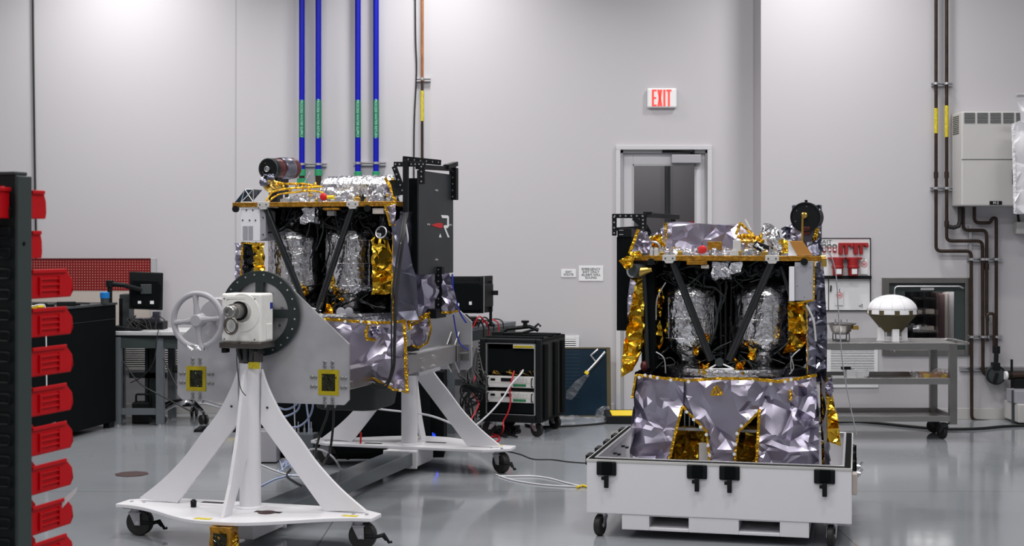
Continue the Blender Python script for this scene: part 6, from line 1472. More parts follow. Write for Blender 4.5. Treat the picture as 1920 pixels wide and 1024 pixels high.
# radiator cover panel on the right side --------------------------------------
pv = .68
e0, e1 = FF.sd(785, 318, pv + .0), FF.sd(850, 420, pv + .0)
xp = pv - .02; ya, yb_ = e0.y - UL, e1.y - UL
za_, zb_ = FF.sd(785, 516, pv).z - LF.oz, FF.sd(785, 319, pv).z - LF.oz
MB().bb(xp - .012, xp, ya, yb_, za_, zb_).build('cover_panel', M_panelb, sa, bevel=.003)
MB().bb(xp - .075, xp - .013, ya + .005, yb_ - .05, za_ + .02, zb_ - .05).build('panel_stack', M_blackm, sa, bevel=.002)
zl = FF.sd(818, 424, pv).z - LF.oz; yl = FF.sd(826, 424, pv).y - UL
rmark(sa, yl, zl, .118, xp + .001, .002, True, 2.0, M_txtw, M_redcap)
for (px, py) in ((818, 357), (818, 487), (803, 421), (844, 422)):
    q = FF.sd(px, py, pv); MB().cyl((xp, q.y - UL, q.z - LF.oz), (xp + .006, q.y - UL, q.z - LF.oz), .008, 8).bb(xp, xp + .003, q.y - UL - .03, q.y - UL + .03, q.z - LF.oz - .004, q.z - LF.oz + .004).build('panel_fastener', M_zinc, sa)
# black perforated frame around it
def perf_bar(p0, p1, w_, t_, holes=0):
    p0, p1 = Vector(p0), Vector(p1); d = (p1 - p0); L = d.length; d.normalize()
    side_ = d.cross(Vector((0, 1, 0))); side_ = side_.normalized() if side_.length > .1 else Vector((1, 0, 0)); th = d.cross(side_).normalized()
    mb = MB(); vs = [p0 + d * (L * a) + side_ * (w_ / 2 * b) + th * (t_ / 2 * c) for a in (0, 1) for b in (-1, 1) for c in (-1, 1)]
    mb.add(vs, [(0, 1, 3, 2), (4, 6, 7, 5), (0, 4, 5, 1), (2, 3, 7, 6), (0, 2, 6, 4), (1, 5, 7, 3)]); o = mb.build('frame_bar', M_black, sa if perf_bar.p is None else perf_bar.p, bevel=.002)
    if holes:
        hb = MB(); sgn = -1 if th.y > 0 else 1
        for k in range(holes): c = p0 + d * (L * (k + .5) / holes) + th * (t_ / 2 * sgn); hb.cyl(c, c + th * .001 * sgn, .0055, 8)
        hb.build('bar_holes', M_zinc, o)
    return o
perf_bar.p = None
F = lambda px, py, y: A(px, py, y)
yF = -.42
perf_bar(F(739, 308, yF), F(798, 308, yF), .030, .02, 8)
perf_bar(F(761, 300, yF - .02), F(761, 398, yF - .02), .032, .03)
perf_bar(F(739, 312, yF), F(757, 362, yF), .03, .02, 5)
perf_bar(F(791, 308, yF), F(791, 345, yF), .038, .02, 4)
perf_bar((F(757, 304, yF).x, yF, F(760, 298, yF).z), (F(757, 304, yF).x + .12, yF + .35, F(760, 300, yF).z), .035, .02, 6)
perf_bar((xp, ya - .02, zb_ + .02), (xp, yb_ + .02, zb_ + .04), .03, .03, 0)
perf_bar((xp + .01, yb_ - .02, zb_ + .045), (xp + .01, yb_ - .02, zb_ - .17), .05, .05, 5)
perf_bar((xp + .01, yb_ * .5, zb_ + .045), (xp + .01, yb_ * .5 + .2, zb_ + .075), .04, .03, 4)
q = FF.sd(821, 500, pv); qz1 = q.z - LF.oz; qz0 = FF.sd(821, 587, pv).z - LF.oz
perf_bar((xp + .012, q.y - UL, qz1), (xp + .012, q.y - UL, qz0), .05, .05, 8)
MB().bb(xp - .03, xp + .03, q.y - UL - .12, q.y - UL + .08, qz0 - .03, qz0 + .03).build('frame_foot', M_black, sa)
MB().prism([(F(733, 345, yF).x, F(733, 345, yF).z), (F(744, 336, yF).x, F(744, 336, yF).z), (F(754, 365, yF).x, F(754, 365, yF).z), (F(738, 368, yF).x, F(738, 368, yF).z)], lambda a, b, t_: (a, yF + t_, b), 0, .03).build('hinge_plate', M_slate2, sa)
for (px, py) in ((737, 341), (756, 403)): q = F(px, py, yF - .03); MB().box((q.x, q.y, q.z), (.035, .012, .022)).build('tape_square', M_kapd, sa)
# cables down the corner
for k, (dx, r__) in enumerate(((0, .0055), (6, .0045), (10, .0055))):
    pts = [F(757 + dx * .4, 400, -.47), F(752 + dx * .6, 440, -.60), F(742 + dx * .8, 500, -.64), F(735 + dx * .9, 560, -.68), F(734 + dx * .7, 640, -.72), F(734 + dx * .5, 690, -.73), F(726, 716 + dx * .8, -.72), F(712, 720 + dx, -.64), F(690, 706 + dx, -.56), F(668, 692, -.5)]
    MB().tube(smooth_path(pts, 6), r__, 8).build('black_lead', M_cabk, sa, smooth=True)
MB().tube(smooth_path([F(760, 420, -.5), F(764, 450, -.5), F(757, 470, -.5)]), .008).build('white_lead', M_cabw, sa, smooth=True)
q = F(754, 456, -.52); MB().box((q.x, q.y, q.z), (.02, .01, .012)).build('white_clip', M_sign, sa)
MB().tube(smooth_path([F(848, 514, .1), F(850, 545, .1), F(862, 585, .2), F(874, 605, .3)]), .006).tube(smooth_path([F(850, 590, .2), F(860, 640, .3), F(878, 656, .4)]), .005).build('blue_lead', M_cabb, sa, smooth=True)

# ================================================================== CRATE
CF = Frame(1.345, 8.96, 0, -13.5); RZC = math.radians(-13.5)
cr = empty('transport_crate', (CF.ox, CF.oy, 0), RZC, 'white wheeled transport crate base under the right-hand spacecraft', 'crate')
cW, cD = .752, .765; CZ0, CZ1 = CF.fr(1350, 980, -cD).z, CF.fr(1350, 871, -cD).z
CZ0 = CF.fr(1110, 962, -cD).z
MB().bb(-cW, cW, -cD, -cD + .05, CZ0, CZ1).bb(-cW, cW, cD - .05, cD, CZ0, CZ1).bb(-cW, -cW + .05, -cD + .05, cD - .05, CZ0, CZ1).bb(cW - .05, cW, -cD + .05, cD - .05, CZ0, CZ1).bb(-cW + .05, cW - .05, -cD + .05, cD - .05, CZ0, CZ0 + .09).build('crate_wall', M_crate, cr, bevel=.004)
def rimr(a, b, z0, z1, m, nm):
    MB().bb(-cW + a, cW - a, -cD + a, -cD + b, z0, z1).bb(-cW + a, cW - a, cD - b, cD - a, z0, z1).bb(-cW + a, -cW + b, -cD + b, cD - b, z0, z1).bb(cW - b, cW - a, -cD + b, cD - b, z0, z1).build(nm, m, cr, bevel=.002)
rimr(-.003, .006, CZ1 - .012, CZ1 + .004, M_lgrey, 'outer_rim'); rimr(.006, .040, CZ1, CZ1 + .004, M_blackm, 'rubber_seal'); rimr(.040, .056, CZ1 - .02, CZ1 + .012, M_zinc, 'inner_rim')
for k in range(5): MB().bb(-cW - .03, -cW - .0, -cD + .12 + k * .3, -cD + .24 + k * .3, CZ1 - .05, CZ1 + .008).build('side_catch', M_black, cr, bevel=.004)
def latch(x, z, y, rot_=0):
    w_ = .058
    f = (lambda a, b, c: (x + a, y - b, z + c)) if not rot_ else (lambda a, b, c: (y + b, x + a, z + c))
    mb = MB()
    def bx(a0, a1, b0, b1, c0, c1):
        vs = [f(a, b, c) for a in (a0, a1) for b in (b0, b1) for c in (c0, c1)]; mb.add(vs, [(0, 1, 3, 2), (4, 6, 7, 5), (0, 4, 5, 1), (2, 3, 7, 6), (0, 2, 6, 4), (1, 5, 7, 3)])
    bx(-w_, w_, 0, .014, -.085, -.004)
    o = mb.build('latch', M_black, cr, bevel=.008)
    mb = MB(); bx(-w_ * .45, w_ * .55, .014, .024, -.075, -.005); mb.build('latch_body', M_blackm, o, bevel=.003)
    mb = MB(); bx(-.012, .014, .012, .026, -.155, -.078); bx(-.028, -.010, .012, .024, -.11, -.09); mb.build('latch_hook', M_black, o, bevel=.003)
for px, py in ((1137.5, 862), (1307, 869), (1368, 871), (1546, 879)):
    q = CF.fr(px, py, -cD); latch(q.x, CZ1 - .002, -cD)
for k, yy in enumerate((-.35, .0, .3)): latch(yy, CZ1 - .01 - .0, cW, 1)
MB().bb(cW, cW + .03, -.62, -.52, .28, .40).build('tan_handle', M_beige, cr, bevel=.006)
for yy in (-.15, .12): MB().cyl((cW, yy, .33), (cW + .05, yy, .33), .012, 10).cyl((cW + .03, yy, .31), (cW + .06, yy, .36), .008, 8).build('side_bolt', M_zinc, cr)
# forklift skid
fz0, fz1 = CF.fr(1350, 998, -cD + .01).z, CZ0 + .003
sx0, sx1 = CF.fr(1166, 980, -cD + .005).x, CF.fr(1517, 980, -cD + .005).x
p1, p2, p3, p4 = (CF.fr(px, 980, -cD).x for px in (1217, 1291, 1385, 1462))
SZ0 = CF.fr(1180, 993, -cD + .01).z; SZt = CF.fr(1250, 967, -cD).z; SZs = CF.fr(1250, 992, -cD).z
y0_, y1_ = -cD + .004, cD - .02
skid = MB().bb(sx0, p1, y0_, y1_, SZ0, CZ0).bb(p2, p3, y0_, y1_, SZ0, CZ0).bb(p4, sx1, y0_, y1_, SZ0, CZ0)
skid.bb(p1, p2, y0_, y1_, SZ0, SZ0 + .018).bb(p3, p4, y0_, y1_, SZ0, SZ0 + .018).bb(p1, p2, y0_, y0_ + .02, CZ0 - .006, CZ0 - .0).bb(p3, p4, y0_, y0_ + .02, CZ0 - .006, CZ0)
skid.build('fork_skid', M_crate, cr, bevel=.003)
MB().bb(p1, p2, .1, .12, SZ0 + .018, CZ0).bb(p3, p4, .1, .12, SZ0 + .018, CZ0).build('pocket_back', M_blackm, cr)
MB().bb(sx1 + .07, cW - .01, -cD + .2, cD - .1, .09, CZ0).build('axle_box', M_crate, cr, bevel=.003)
for x_, y_, yw in ((-cW + .075, -cD + .09, 1.35), (cW - .11, -cD + .09, 1.45), (-cW + .1, cD - .1, 1.0), (cW - .1, cD - .1, .4)): caster(cr, (x_, y_, CZ0 - .001), yw, .062, .036, forkm=M_zinc, brake=False, off=-.03 if yw > 1.2 else .03)
# inner brackets seen at the left inside wall
mb = MB()
for k in range(6): mb.bb(-cW + .05, -cW + .07, -.45 + k * .16, -.42 + k * .16, CZ1 - .06 - (k % 2) * .03, CZ1 - .05 - (k % 2) * .03)
mb.build('inner_catch', M_graph, cr)
MB().bb(-.5, .5, -.5, .5, CZ0 + .09, CZ0 + .13).ring((0, 0, CZ0 + .15), (0, 0, 1), .38, .50, .06, 48).build('adapter_ring', M_alu, cr, bevel=.003)

# ================================================================== RIGHT SPACECRAFT
RO = world(CF, Vector((.025, .0, .945)))
QF = Frame(RO.x, RO.y, RO.z, -13.5)
sb = empty('spacecraft', RO, RZC, 'foil-covered spacecraft with lavender skirt standing in the white crate', 'spacecraft')
B = lambda px, py, y=-.5: QF.fr(px, py, y)
P = lambda *pp, y=-.5: [(B(a, b, y).x, B(a, b, y).z) for a, b in pp]
x0, x1 = B(1189, 485).x, B(1538, 485).x; ZD = B(1360, 480).z
deck(sb, x0, x1, -.5, .5, ZD)
for px in (1255, 1448): fitting(sb, B(px, 484).x, -.503, ZD)
strut(sb, B(1262, 494, -.47), B(1333, 676, -.43), .023); strut(sb, B(1446, 494, -.47), B(1367, 676, -.43), .023)
strut(sb, B(1275, 494, .3), B(1340, 690, .3), .017); strut(sb, B(1440, 494, .3), B(1372, 690, .3), .017)
t1, t2 = B(1290, 590, -.2), B(1432, 590, -.2); zt0, zt1 = B(1300, 668, -.2).z, B(1300, 523, -.2).z
tank(sb, t1.x, -.2, .172, zt0, zt1, 13); tank(sb, t2.x, -.2, .172, zt0, zt1, 27)
core(sb, .45, .02, .45, .0, ZD - .03, 35)
lattice_core(sb, B(1361, 0, -.3).x, -.12, .02, ZD - .04, 4)
film('inner_blanket', M_blkfoil, sb, [(x0 + .1, ZD - .15), (x1 - .12, ZD - .15), (x1 - .12, ZD - .03), (x0 + .1, ZD - .03)], lambda a, b, h: (a, -.32 + h, b), .06, 9, 77, .012)
ring_base(sb, .50, .0, 43)
tangle(sb, -.40, .42, -.44, -.3, .01, .11, 10, 15, M_graph, .003); tangle(sb, -.40, .42, -.42, -.3, .01, .13, 18, 155, M_blkfoil, .007); tangle(sb, -.38, .30, -.42, -.30, ZD - .16, ZD - .04, 10, 16, M_graph, .003); tangle(sb, -.38, .30, -.42, -.30, ZD - .16, ZD - .04, 18, 166, M_blkfoil, .008)
for k, (px, py) in enumerate(((1345, 560), (1375, 590), (1355, 540), (1385, 545), (1338, 600), (1368, 640))): harness(sb, [B(px, py - 45, -.30), B(px + 7, py, -.32), B(px - 6, py + 45, -.30)], .006, M_blkfoil if k % 2 else M_graph, 'hose', 29 + k)
q = B(1353, 507, -.42); rough_box('foil_wrapped_unit', M_silverb, sb, (q.x, q.y, q.z), (.10, .08, .095), 0, .012, 22, 82)
q = B(1381, 502, -.42); rough_box('foil_wrapped_unit', M_silver, sb, (q.x, q.y, q.z), (.065, .06, .06), 0, .008, 22, 83)
q = B(1307, 493, -.49); MB().box((q.x, q.y, q.z), (.12, .03, .022)).build('amber_bar', M_kap, sb, bevel=.002)
q = B(1322, 500, -.48); MB().box((q.x, q.y, q.z), (.045, .03, .022)).build('tan_block', M_beige, sb, bevel=.003)
for px in (1221, 1508): q = B(px, 491, -.505); MB().cyl((q.x, -.518, q.z), (q.x, -.495, q.z), .021, 20).build('black_puck', M_black, sb, smooth=True)
# apex bracket
q = B(1349, 679, -.45); MB().cyl((q.x, -.475, q.z), (q.x, -.44, q.z), .025, 20).build('apex_disc', M_graph, sb, smooth=True)
mb = MB()
for a, b in (((1329, 692), (1349, 680)), ((1349, 680), (1376, 692)), ((1329, 692), (1376, 692)), ((1335, 703), (1345, 692)), ((1366, 703), (1352, 692))): mb.tube([B(*a, -.46), B(*b, -.46)], .0055, 8)
mb.build('apex_bracket', M_zinc, sb, smooth=True)
leaf(sb, B(1319, 694, -.46), .065, 21); leaf(sb, B(1386, 690, -.46), .065, 22); leaf(sb, B(1304, 657, -.40), .038, 23); leaf(sb, B(1410, 662, -.40), .05, 24); leaf(sb, B(1326, 634, -.38), .035, 25); leaf(sb, B(1398, 644, -.38), .03, 26)
# gold blankets beside the tanks
film('gold_blanket', M_gold, sb, P((1222, 545), (1240, 533), (1246, 560), (1238, 600), (1244, 640), (1238, 656), (1226, 640), (1216, 600), (1217, 562), y=-.34), lambda a, b, h: (a, -.34 + h, b), .04, 12, 96, .010)
film('gold_blanket', M_gold, sb, P((1477, 566), (1508, 566), (1516, 600), (1512, 640), (1500, 658), (1468, 662), (1478, 640), y=-.38), lambda a, b, h: (a, -.38 + h, b), .05, 10, 97, .010)
film('gold_blanket', M_gold, sb, P((1186, 548), (1196, 560), (1205, 610), (1200, 660), (1186, 695), (1166, 707), (1165, 680), (1175, 620), y=-.50), lambda a, b, h: (a, -.50 + h, b), .05, 9, 98, .010)
film('amber_blanket', M_amber, sb, P((1186, 500), (1200, 500), (1208, 560), (1210, 640), (1190, 690), (1170, 700), (1180, 600), y=-.46), lambda a, b, h: (a, -.46 + h, b), .05, 9, 198, .012)
film('lavender_blanket', M_lav, sb, P((1182, 522), (1192, 530), (1186, 560), (1176, 600), (1177, 560), y=-.52), lambda a, b, h: (a, -.52 + h, b), .015, 16, 99, .008)
MB().bb(B(1200, 0).x, B(1224, 0).x, -.44, .35, .0, ZD - .06).build('side_panel', M_blackm, sb, bevel=.004)
strut(sb, B(1208, 520, -.46), B(1214, 690, -.46), .014)
q = B(1208, 687, -.47); MB().sphere(q, .024, sz=1.4).build('maroon_cap', M_maroon, sb, smooth=True)
for pts in (((1248, 530), (1232, 560), (1230, 600)), ((1230, 660), (1245, 672), (1248, 700)), ((1483, 668), (1488, 690), (1480, 702)), ((1500, 655), (1484, 672), (1484, 700))): MB().tube(smooth_path([B(a, b, -.44) for a, b in pts]), .004, 8).build('white_hose', M_zinc, sb, smooth=True)
# left end: nozzle ring, gold horn, flaps
q = B(1187, 508, -.50); MB().torus((q.x, q.y - .02, q.z), (-.9, 1, 0), .036, .006, 30, 8).build('nozzle_ring', M_zinc, sb, smooth=True)
MB().cyl((q.x, q.y - .018, q.z), (q.x + .05, q.y + .04, q.z), .042, 24).build('nozzle_cup', M_graph, sb, smooth=True)
MB().cyl((q.x + .035, q.y + .0, q.z - .005), (q.x + .11, q.y + .01, q.z + .01), .034, 18, .014).build('gold_horn', M_brass, sb, smooth=True)
film('gold_blanket', M_gold, sb, P((1160, 489), (1176, 480), (1190, 482), (1186, 500), (1176, 508), y=-.55), lambda a, b, h: (a, -.55 + h, b), .02, 20, 121, .008)
film('lavender_flap', M_lav, sb, P((1196, 432), (1212, 434), (1222, 455), (1220, 474), (1196, 478), (1182, 470), y=-.48), lambda a, b, h: (a, -.48 + h, b), .03, 14, 122, .009)
ribbon('gold_edge_tape', M_goldt, sb, [B(1197, 430, -.51), B(1188, 455, -.51), B(1180, 474, -.51), B(1192, 484, -.51)], .024, seed=21)
film('gold_blanket', M_gold, sb, P((1180, 473), (1200, 470), (1206, 480), (1196, 486), (1184, 484), y=-.53), lambda a, b, h: (a, -.53 + h, b), .02, 22, 123, .007)
film('lavender_flap', M_lav, sb, P((1212, 452), (1246, 424), (1248, 452), (1238, 475), (1214, 476), y=-.32), lambda a, b, h: (a, -.32 + h, b), .04, 14, 124, .009)
film('gold_blanket', M_gold, sb, P((1214, 445), (1240, 438), (1246, 462), (1230, 474), (1216, 468), y=-.38), lambda a, b, h: (a, -.38 + h, b), .03, 18, 125, .008)
MB().torus(B(1226, 466, -.44), (.2, 1, .2), .04, .007, 26, 8).build('silver_loop', M_zinc, sb, smooth=True)
film('black_fin', M_blkfoil, sb, P((1213, 420), (1222, 436), (1210, 458), (1208, 432), y=-.36), lambda a, b, h: (a, -.36 + h, b), .01, 14, 126, .009)
# deck top: lavender wrapped cylinder and clutter
greeble(sb, B(1215, 0).x, B(1455, 0).x, -.49, -.28, ZD, 120, 17, .045); greeble(sb, B(1390, 0).x, B(1500, 0).x, -.34, .1, ZD, 22, 18, .08)
q0 = B(1246, 447, -.05); q1 = B(1398, 449, -.05); rz_ = .092
wrap('film_cylinder', M_lav, sb, [(.02, 0), (rz_, .0), (rz_ * 1.03, .03), (rz_ * 1.0, (q1 - q0).length - .05), (rz_ * .75, (q1 - q0).length), (.01, (q1 - q0).length)], q0, (1, 0, 0), n=44, amp=.014, f=5, seed=39)
film('lavender_skirt', M_lav, sb, P((1250, 425), (1300, 418), (1390, 424), (1400, 445), (1388, 470), (1250, 472)), lambda a, b, h: (a, -.23 + h - .0, b), .035, 6, 131, .010)
ribbon('gold_edge_tape', M_goldt, sb, [B(1248, 418, -.27), B(1247, 445, -.28), B(1243, 470, -.29)], .026, seed=22)
ribbon('gold_edge_tape', M_goldt, sb, [B(1380, 440, -.27), B(1388, 418, -.27), B(1402, 432, -.27), B(1412, 440, -.28)], .02, seed=23)
q = B(1340, 461, -.40); MB().box((q.x, q.y, q.z), (.085, .04, .05)).build('amber_box', M_kap, sb, bevel=.003)
q = B(1317, 468, -.47); MB().lathe([(0, -.02), (.024, -.02), (.026, .0), (.014, .02), (0, .022)], q, (0, -.9, .2), 18).build('red_cap', M_redcap, sb, smooth=True)
q = B(1382, 462, -.42); MB().box((q.x, q.y, q.z), (.045, .05, .075)).build('connector_block', M_lgrey, sb, bevel=.003)
harness(sb, [B(1385, 445, -.3), B(1400, 442, -.32), B(1418, 446, -.34), B(1430, 455, -.36)], .014, M_goldt, 'gold_harness', 31)
harness(sb, [B(1386, 453, -.34), B(1402, 452, -.36), B(1420, 455, -.38)], .012, M_brass, 'gold_harness', 32)
for k in range(5): MB().torus(B(1390 + k * 9, 447 + (k % 2) * 6, -.34), (1, .3, 0), .02, .006, 14, 8).build('harness_tie', M_goldt, sb)
MB().cyl(B(1397, 412, -.3), B(1408, 432, -.32), .006, 8).build('grey_tube', M_lgrey, sb)
# open black box tilted
MB().prism(P((1417, 452), (1447, 463), (1440, 482), (1411, 463), y=-.46), lambda a, b, t_: (a, t_, b), -.47, -.42).build('tilted_black_box', M_black, sb, bevel=.004)
MB().tube([B(1420, 461, -.49), B(1445, 476, -.49)], .006).cyl(B(1417, 458, -.49), B(1421, 462, -.49), .012).build('silver_lever', M_silverb, sb)
MB().prism(P((1410, 464), (1413, 478), (1444, 480), (1440, 483), (1410, 483)), lambda a, b, t_: (a, t_, b), -.45, -.40).build('bracket_plate', M_lgrey, sb)
film('silver_flap', M_silver, sb, P((1432, 418), (1446, 420), (1460, 432), (1464, 450), (1444, 452), (1424, 444), y=-.28), lambda a, b, h: (a, -.28 + h, b), .03, 12, 132, .009)
film('silver_flap', M_lavd, sb, P((1464, 428), (1484, 420), (1486, 448), (1470, 452), y=-.24), lambda a, b, h: (a, -.24 + h, b), .03, 14, 133, .009)
rough_box('foil_ball', M_silver, sb, B(1460, 462, -.40), (.09, .08, .085), .3, .018, 20, 64)
rough_box('gold_wrapped_unit', M_gold, sb, B(1473, 464, -.42), (.035, .05, .07), 0, .008, 26, 65)
q = B(1482, 472, -.45)
MB().prism(P((1480, 452), (1505, 452), (1524, 479), (1495, 479), y=-.47), lambda a, b, t_: (a, t_, b), -.48, -.465).build('orange_panel', M_orange, sb, bevel=.002)
MB().prism(P((1478, 452), (1495, 480), (1478, 480), y=-.46), lambda a, b, t_: (a, t_, b), -.46, -.40).build('panel_support', M_whitebox, sb)
# drum camera
dc = B(1510, 407, -.40); ax_ = Vector((.12, 1, 0)).normalized(); Rd = .088
MB().lathe([(0, 0), (Rd * .9, 0), (Rd * .94, -.008), (Rd, -.006), (Rd, .05), (Rd * .95, .06), (Rd * .95, .16), (0, .16)], dc, ax_, 44).build('drum_face', M_black, sb, smooth=True)
for k in range(6): a = k * 1.05 + .4; c = dc + Vector((.062 * math.cos(a), -.002, .062 * math.sin(a))); MB().cyl(c, c + ax_ * .004 - ax_ * .006, .0025, 8).build('drum_screw', M_zinc, sb)
MB().lathe([(0, -.02), (.01, -.02), (.018, -.012), (.019, .0), (0, .0)], dc + Vector((-.005, 0, .01)), ax_, 20).build('drum_boss', M_brass, sb, smooth=True)
MB().cyl(B(1505, 408, -.43), B(1504, 455, -.43), .0065, 10).build('gold_rod', M_brass, sb, smooth=True)
MB().cyl(B(1488, 395, -.3), B(1490, 392, -.3), .01).bb(dc.x - .004, dc.x + .012, dc.y, dc.y + .03, dc.z + Rd, dc.z + Rd + .012).build('drum_lug', M_black, sb)
film('smoky_wrap', M_lavd, sb, P((1527, 385), (1537, 384), (1539, 430), (1536, 470), (1526, 440), (1532, 410), y=-.35), lambda a, b, h: (a, -.34 + h, b), .015, 14, 141, .008)
MB().bb(B(1484, 0, -.33).x, B(1540, 0, -.33).x, -.28, -.22, ZD, B(1500, 384, -.3).z).build('drum_bulkhead', M_lavd, sb, bevel=.004)
film('lavender_flap', M_lav, sb, P((1483, 420), (1502, 426), (1503, 452), (1482, 450), y=-.34), lambda a, b, h: (a, -.34 + h, b), .02, 16, 142, .008)
q = B(1512, 433, -.38); MB().box((q.x, q.y, q.z), (.045, .05, .05)).build('maroon_block', M_maroon, sb, bevel=.004)
film('gold_blanket', M_gold, sb, P((1530, 425), (1536, 430), (1530, 455), (1522, 452), y=-.36), lambda a, b, h: (a, -.36 + h, b), .015, 20, 143, .007)
film('smoky_wrap', M_lavd, sb, P((1512, 455), (1540, 448), (1544, 470), (1535, 480), (1520, 478), y=-.42), lambda a, b, h: (a, -.42 + h, b), .03, 14, 144, .008)
MB().cyl(B(1538, 482, -.45), B(1548, 482, -.45), .01).box(B(1545, 492, -.45), (.03, .04, .05)).build('gold_connector', M_brass, sb, bevel=.002)
# thin white line from the deck down to the crate rim
MB().tube(smooth_path([B(1541, 462, -.4), B(1558, 480, -.3), B(1568, 520, -.2), B(1573, 600, -.1), B(1580, 680, .0), B(1590, 740, .1), B(1606, 815, .2)], 8), .004, 6).build('white_line', M_cabw, sb, smooth=True)
# hanging grey radiator box
r0, r1 = B(1490, 564), B(1525, 492); w0 = B(1478, 565)
MB().bb(r0.x, r1.x, -.50, -.34, r0.z, r1.z).build('radiator_box', M_greybox, sb, bevel=.003)
MB().bb(w0.x + .005, r0.x - .001, -.515, -.37, r0.z - .002, B(1480, 500).z).build('white_shield', M_whitebox, sb, bevel=.002)
for (px, py) in ((1495, 500), (1520, 500), (1495, 535), (1520, 530), (1508, 556)): q = B(px, py); MB().cyl((q.x, -.503, q.z), (q.x, -.499, q.z), .004, 8).build('screw', M_zinc, sb)
ribbon('gold_edge_tape', M_goldt, sb, [B(1527, 490, -.5), B(1526, 563, -.5), B(1495, 568, -.5)], .010, seed=25)
strut(sb, B(1464, 500, -.42), B(1483, 560, -.42), .010)
# smoky blanket column at the right corner
film('smoky_blanket', M_lavd, sb, P((1510, 568), (1528, 560), (1530, 712), (1512, 705), y=-.49), lambda a, b, h: (a, -.49 + h, b), .02, 10, 151, .010)
film('smoky_blanket', M_lavd, sb, P((1527, 498), (1545, 508), (1548, 560), (1551, 620), (1550, 700), (1548, 716), (1524, 716), (1526, 600), y=-.46), lambda a, b, h: (a, -.46 + h, b), .045, 11, 152, .010)
MB().bb(B(1530, 0).x, B(1538, 0).x, -.44, .4, .0, ZD - .04).build('side_panel', M_lavd, sb, bevel=.004)
ribbon('gold_edge_tape', M_goldt, sb, [B(1513, 565, -.50), B(1514, 640, -.50), B(1514, 705, -.50)], .008, seed=26)
MB().tube(smooth_path([B(1512, 572, -.52), B(1525, 600, -.53), B(1530, 640, -.53)]), .006).build('grey_hose', M_lgrey, sb, smooth=True)

# lavender skirt: three front pieces with diamond cut-outs
yS = -.50
S_ = lambda *pp: [(B(a, b, -.52).x, B(a, b, -.52).z) for a, b in pp]
def drape(name, poly, seed, amp=.05, f=5.5, m=M_lav, y=-.52): return film(name, m, sb, poly, lambda a, b, h: (a, y + h - .06 * max(0, -b), b), amp, f, seed, .010)
drape('lavender_skirt', S_((1196, 703), (1282, 712), (1281, 762), (1270, 805), (1256, 865), (1254, 905), (1176, 905), (1182, 860), (1186, 780)), 161)
drape('lavender_skirt', S_((1278, 708), (1440, 712), (1428, 768), (1407, 788), (1387, 806), (1381, 830), (1379, 905), (1334, 905), (1331, 850), (1326, 806), (1303, 784), (1282, 758)), 162, .035, 5)
drape('lavender_skirt', S_((1424, 712), (1530, 704), (1536, 780), (1536, 905), (1417, 905), (1420, 850), (1424, 770)), 163, .055)
def tape(pp, w_=.018, seed=30, d=.045): return ribbon('gold_edge_tape', M_goldt, sb, [Vector((B(a, b, -.52).x, -.52 - .06 * max(0, -B(a, b, -.52).z) - d, B(a, b, -.52).z)) for a, b in pp], w_, seed=seed)
tape([(1196, 702), (1240, 707), (1290, 712), (1350, 708), (1410, 709), (1460, 714), (1500, 708), (1532, 702)], .022, 31, .05)
tape([(1281, 762), (1270, 805), (1257, 862), (1256, 880)], .020, 32, .04); tape([(1281, 760), (1303, 784), (1326, 806), (1331, 850), (1334, 890)], .018, 33, .03)
tape([(1425, 765), (1421, 850), (1418, 890)], .022, 34, .045); tape([(1424, 770), (1407, 788), (1387, 806), (1381, 840), (1379, 890)], .018, 35, .03)
tape([(1341, 724), (1346, 738), (1356, 738), (1345, 722), (1335, 738), (1346, 739)], .016, 36, .05)
tape([(1482, 730), (1484, 750), (1496, 752)], .018, 37, .06); tape([(1186, 862), (1215, 864)], .014, 38, .03)
tape([(1195, 702), (1190, 730), (1188, 745)], .016, 39, .04)
bp_ = [(1201, 706), (1212, 702), (1222, 704), (1235, 707), (1260, 711), (1293, 714), (1385, 714), (1412, 713), (1446, 718), (1473, 714), (1484, 710), (1290, 770), (1303, 784), (1316, 798), (1327, 812), (1330, 832), (1333, 850), (1416, 770), (1404, 782), (1392, 796), (1384, 810), (1381, 830), (1379, 848), (1487, 726), (1193, 855)]
buttons(sb, [(B(a, b, -.52).x, -.52 - .06 * max(0, -B(a, b, -.52).z) - .052, B(a, b, -.52).z) for a, b in bp_], r=.0095)
film('crumpled_flap', M_lav, sb, S_((1486, 722), (1520, 712), (1535, 735), (1528, 780), (1510, 800), (1482, 765)), lambda a, b, h: (a, -.60 + h, b), .045, 8, 164, .008)
# what shows inside the two openings
film('gold_liner', M_amber, sb, S_((1250, 803), (1335, 803), (1335, 900), (1250, 900)), lambda a, b, h: (a, -.42 + h, b), .06, 11, 171, .010)
film('gold_liner', M_amber, sb, S_((1378, 803), (1428, 803), (1428, 900), (1378, 900)), lambda a, b, h: (a, -.42 + h, b), .06, 11, 172, .010)
c0_, c1_ = B(1270, 804, -.46), B(1430, 800, -.46)
MB().bb(c0_.x, B(1330, 0, -.46).x, -.47, -.44, c0_.z - .008, c0_.z + .008).bb(B(1385, 0, -.46).x, c1_.x, -.47, -.44, c0_.z - .008, c0_.z + .008).build('inner_rail', M_lgrey, sb)
q = B(1320, 850, -.50); MB().bb(q.x - .03, q.x + .035, -.50, -.47, q.z - .10, q.z + .06).build('inner_white_block', M_lgrey, sb, bevel=.003)
MB().bb(-.44, .44, -.36, .36, -.52, -.08).build('inner_core', M_blackm, sb)
mb = MB()
for k in range(5): mb.bb(B(1283 + k * 9, 0, -.4).x, B(1285 + k * 9, 0, -.4).x, -.41, -.40, B(1283, 803, -.4).z, B(1283, 770, -.4).z)
mb.build('inner_grid', M_greybox, sb)
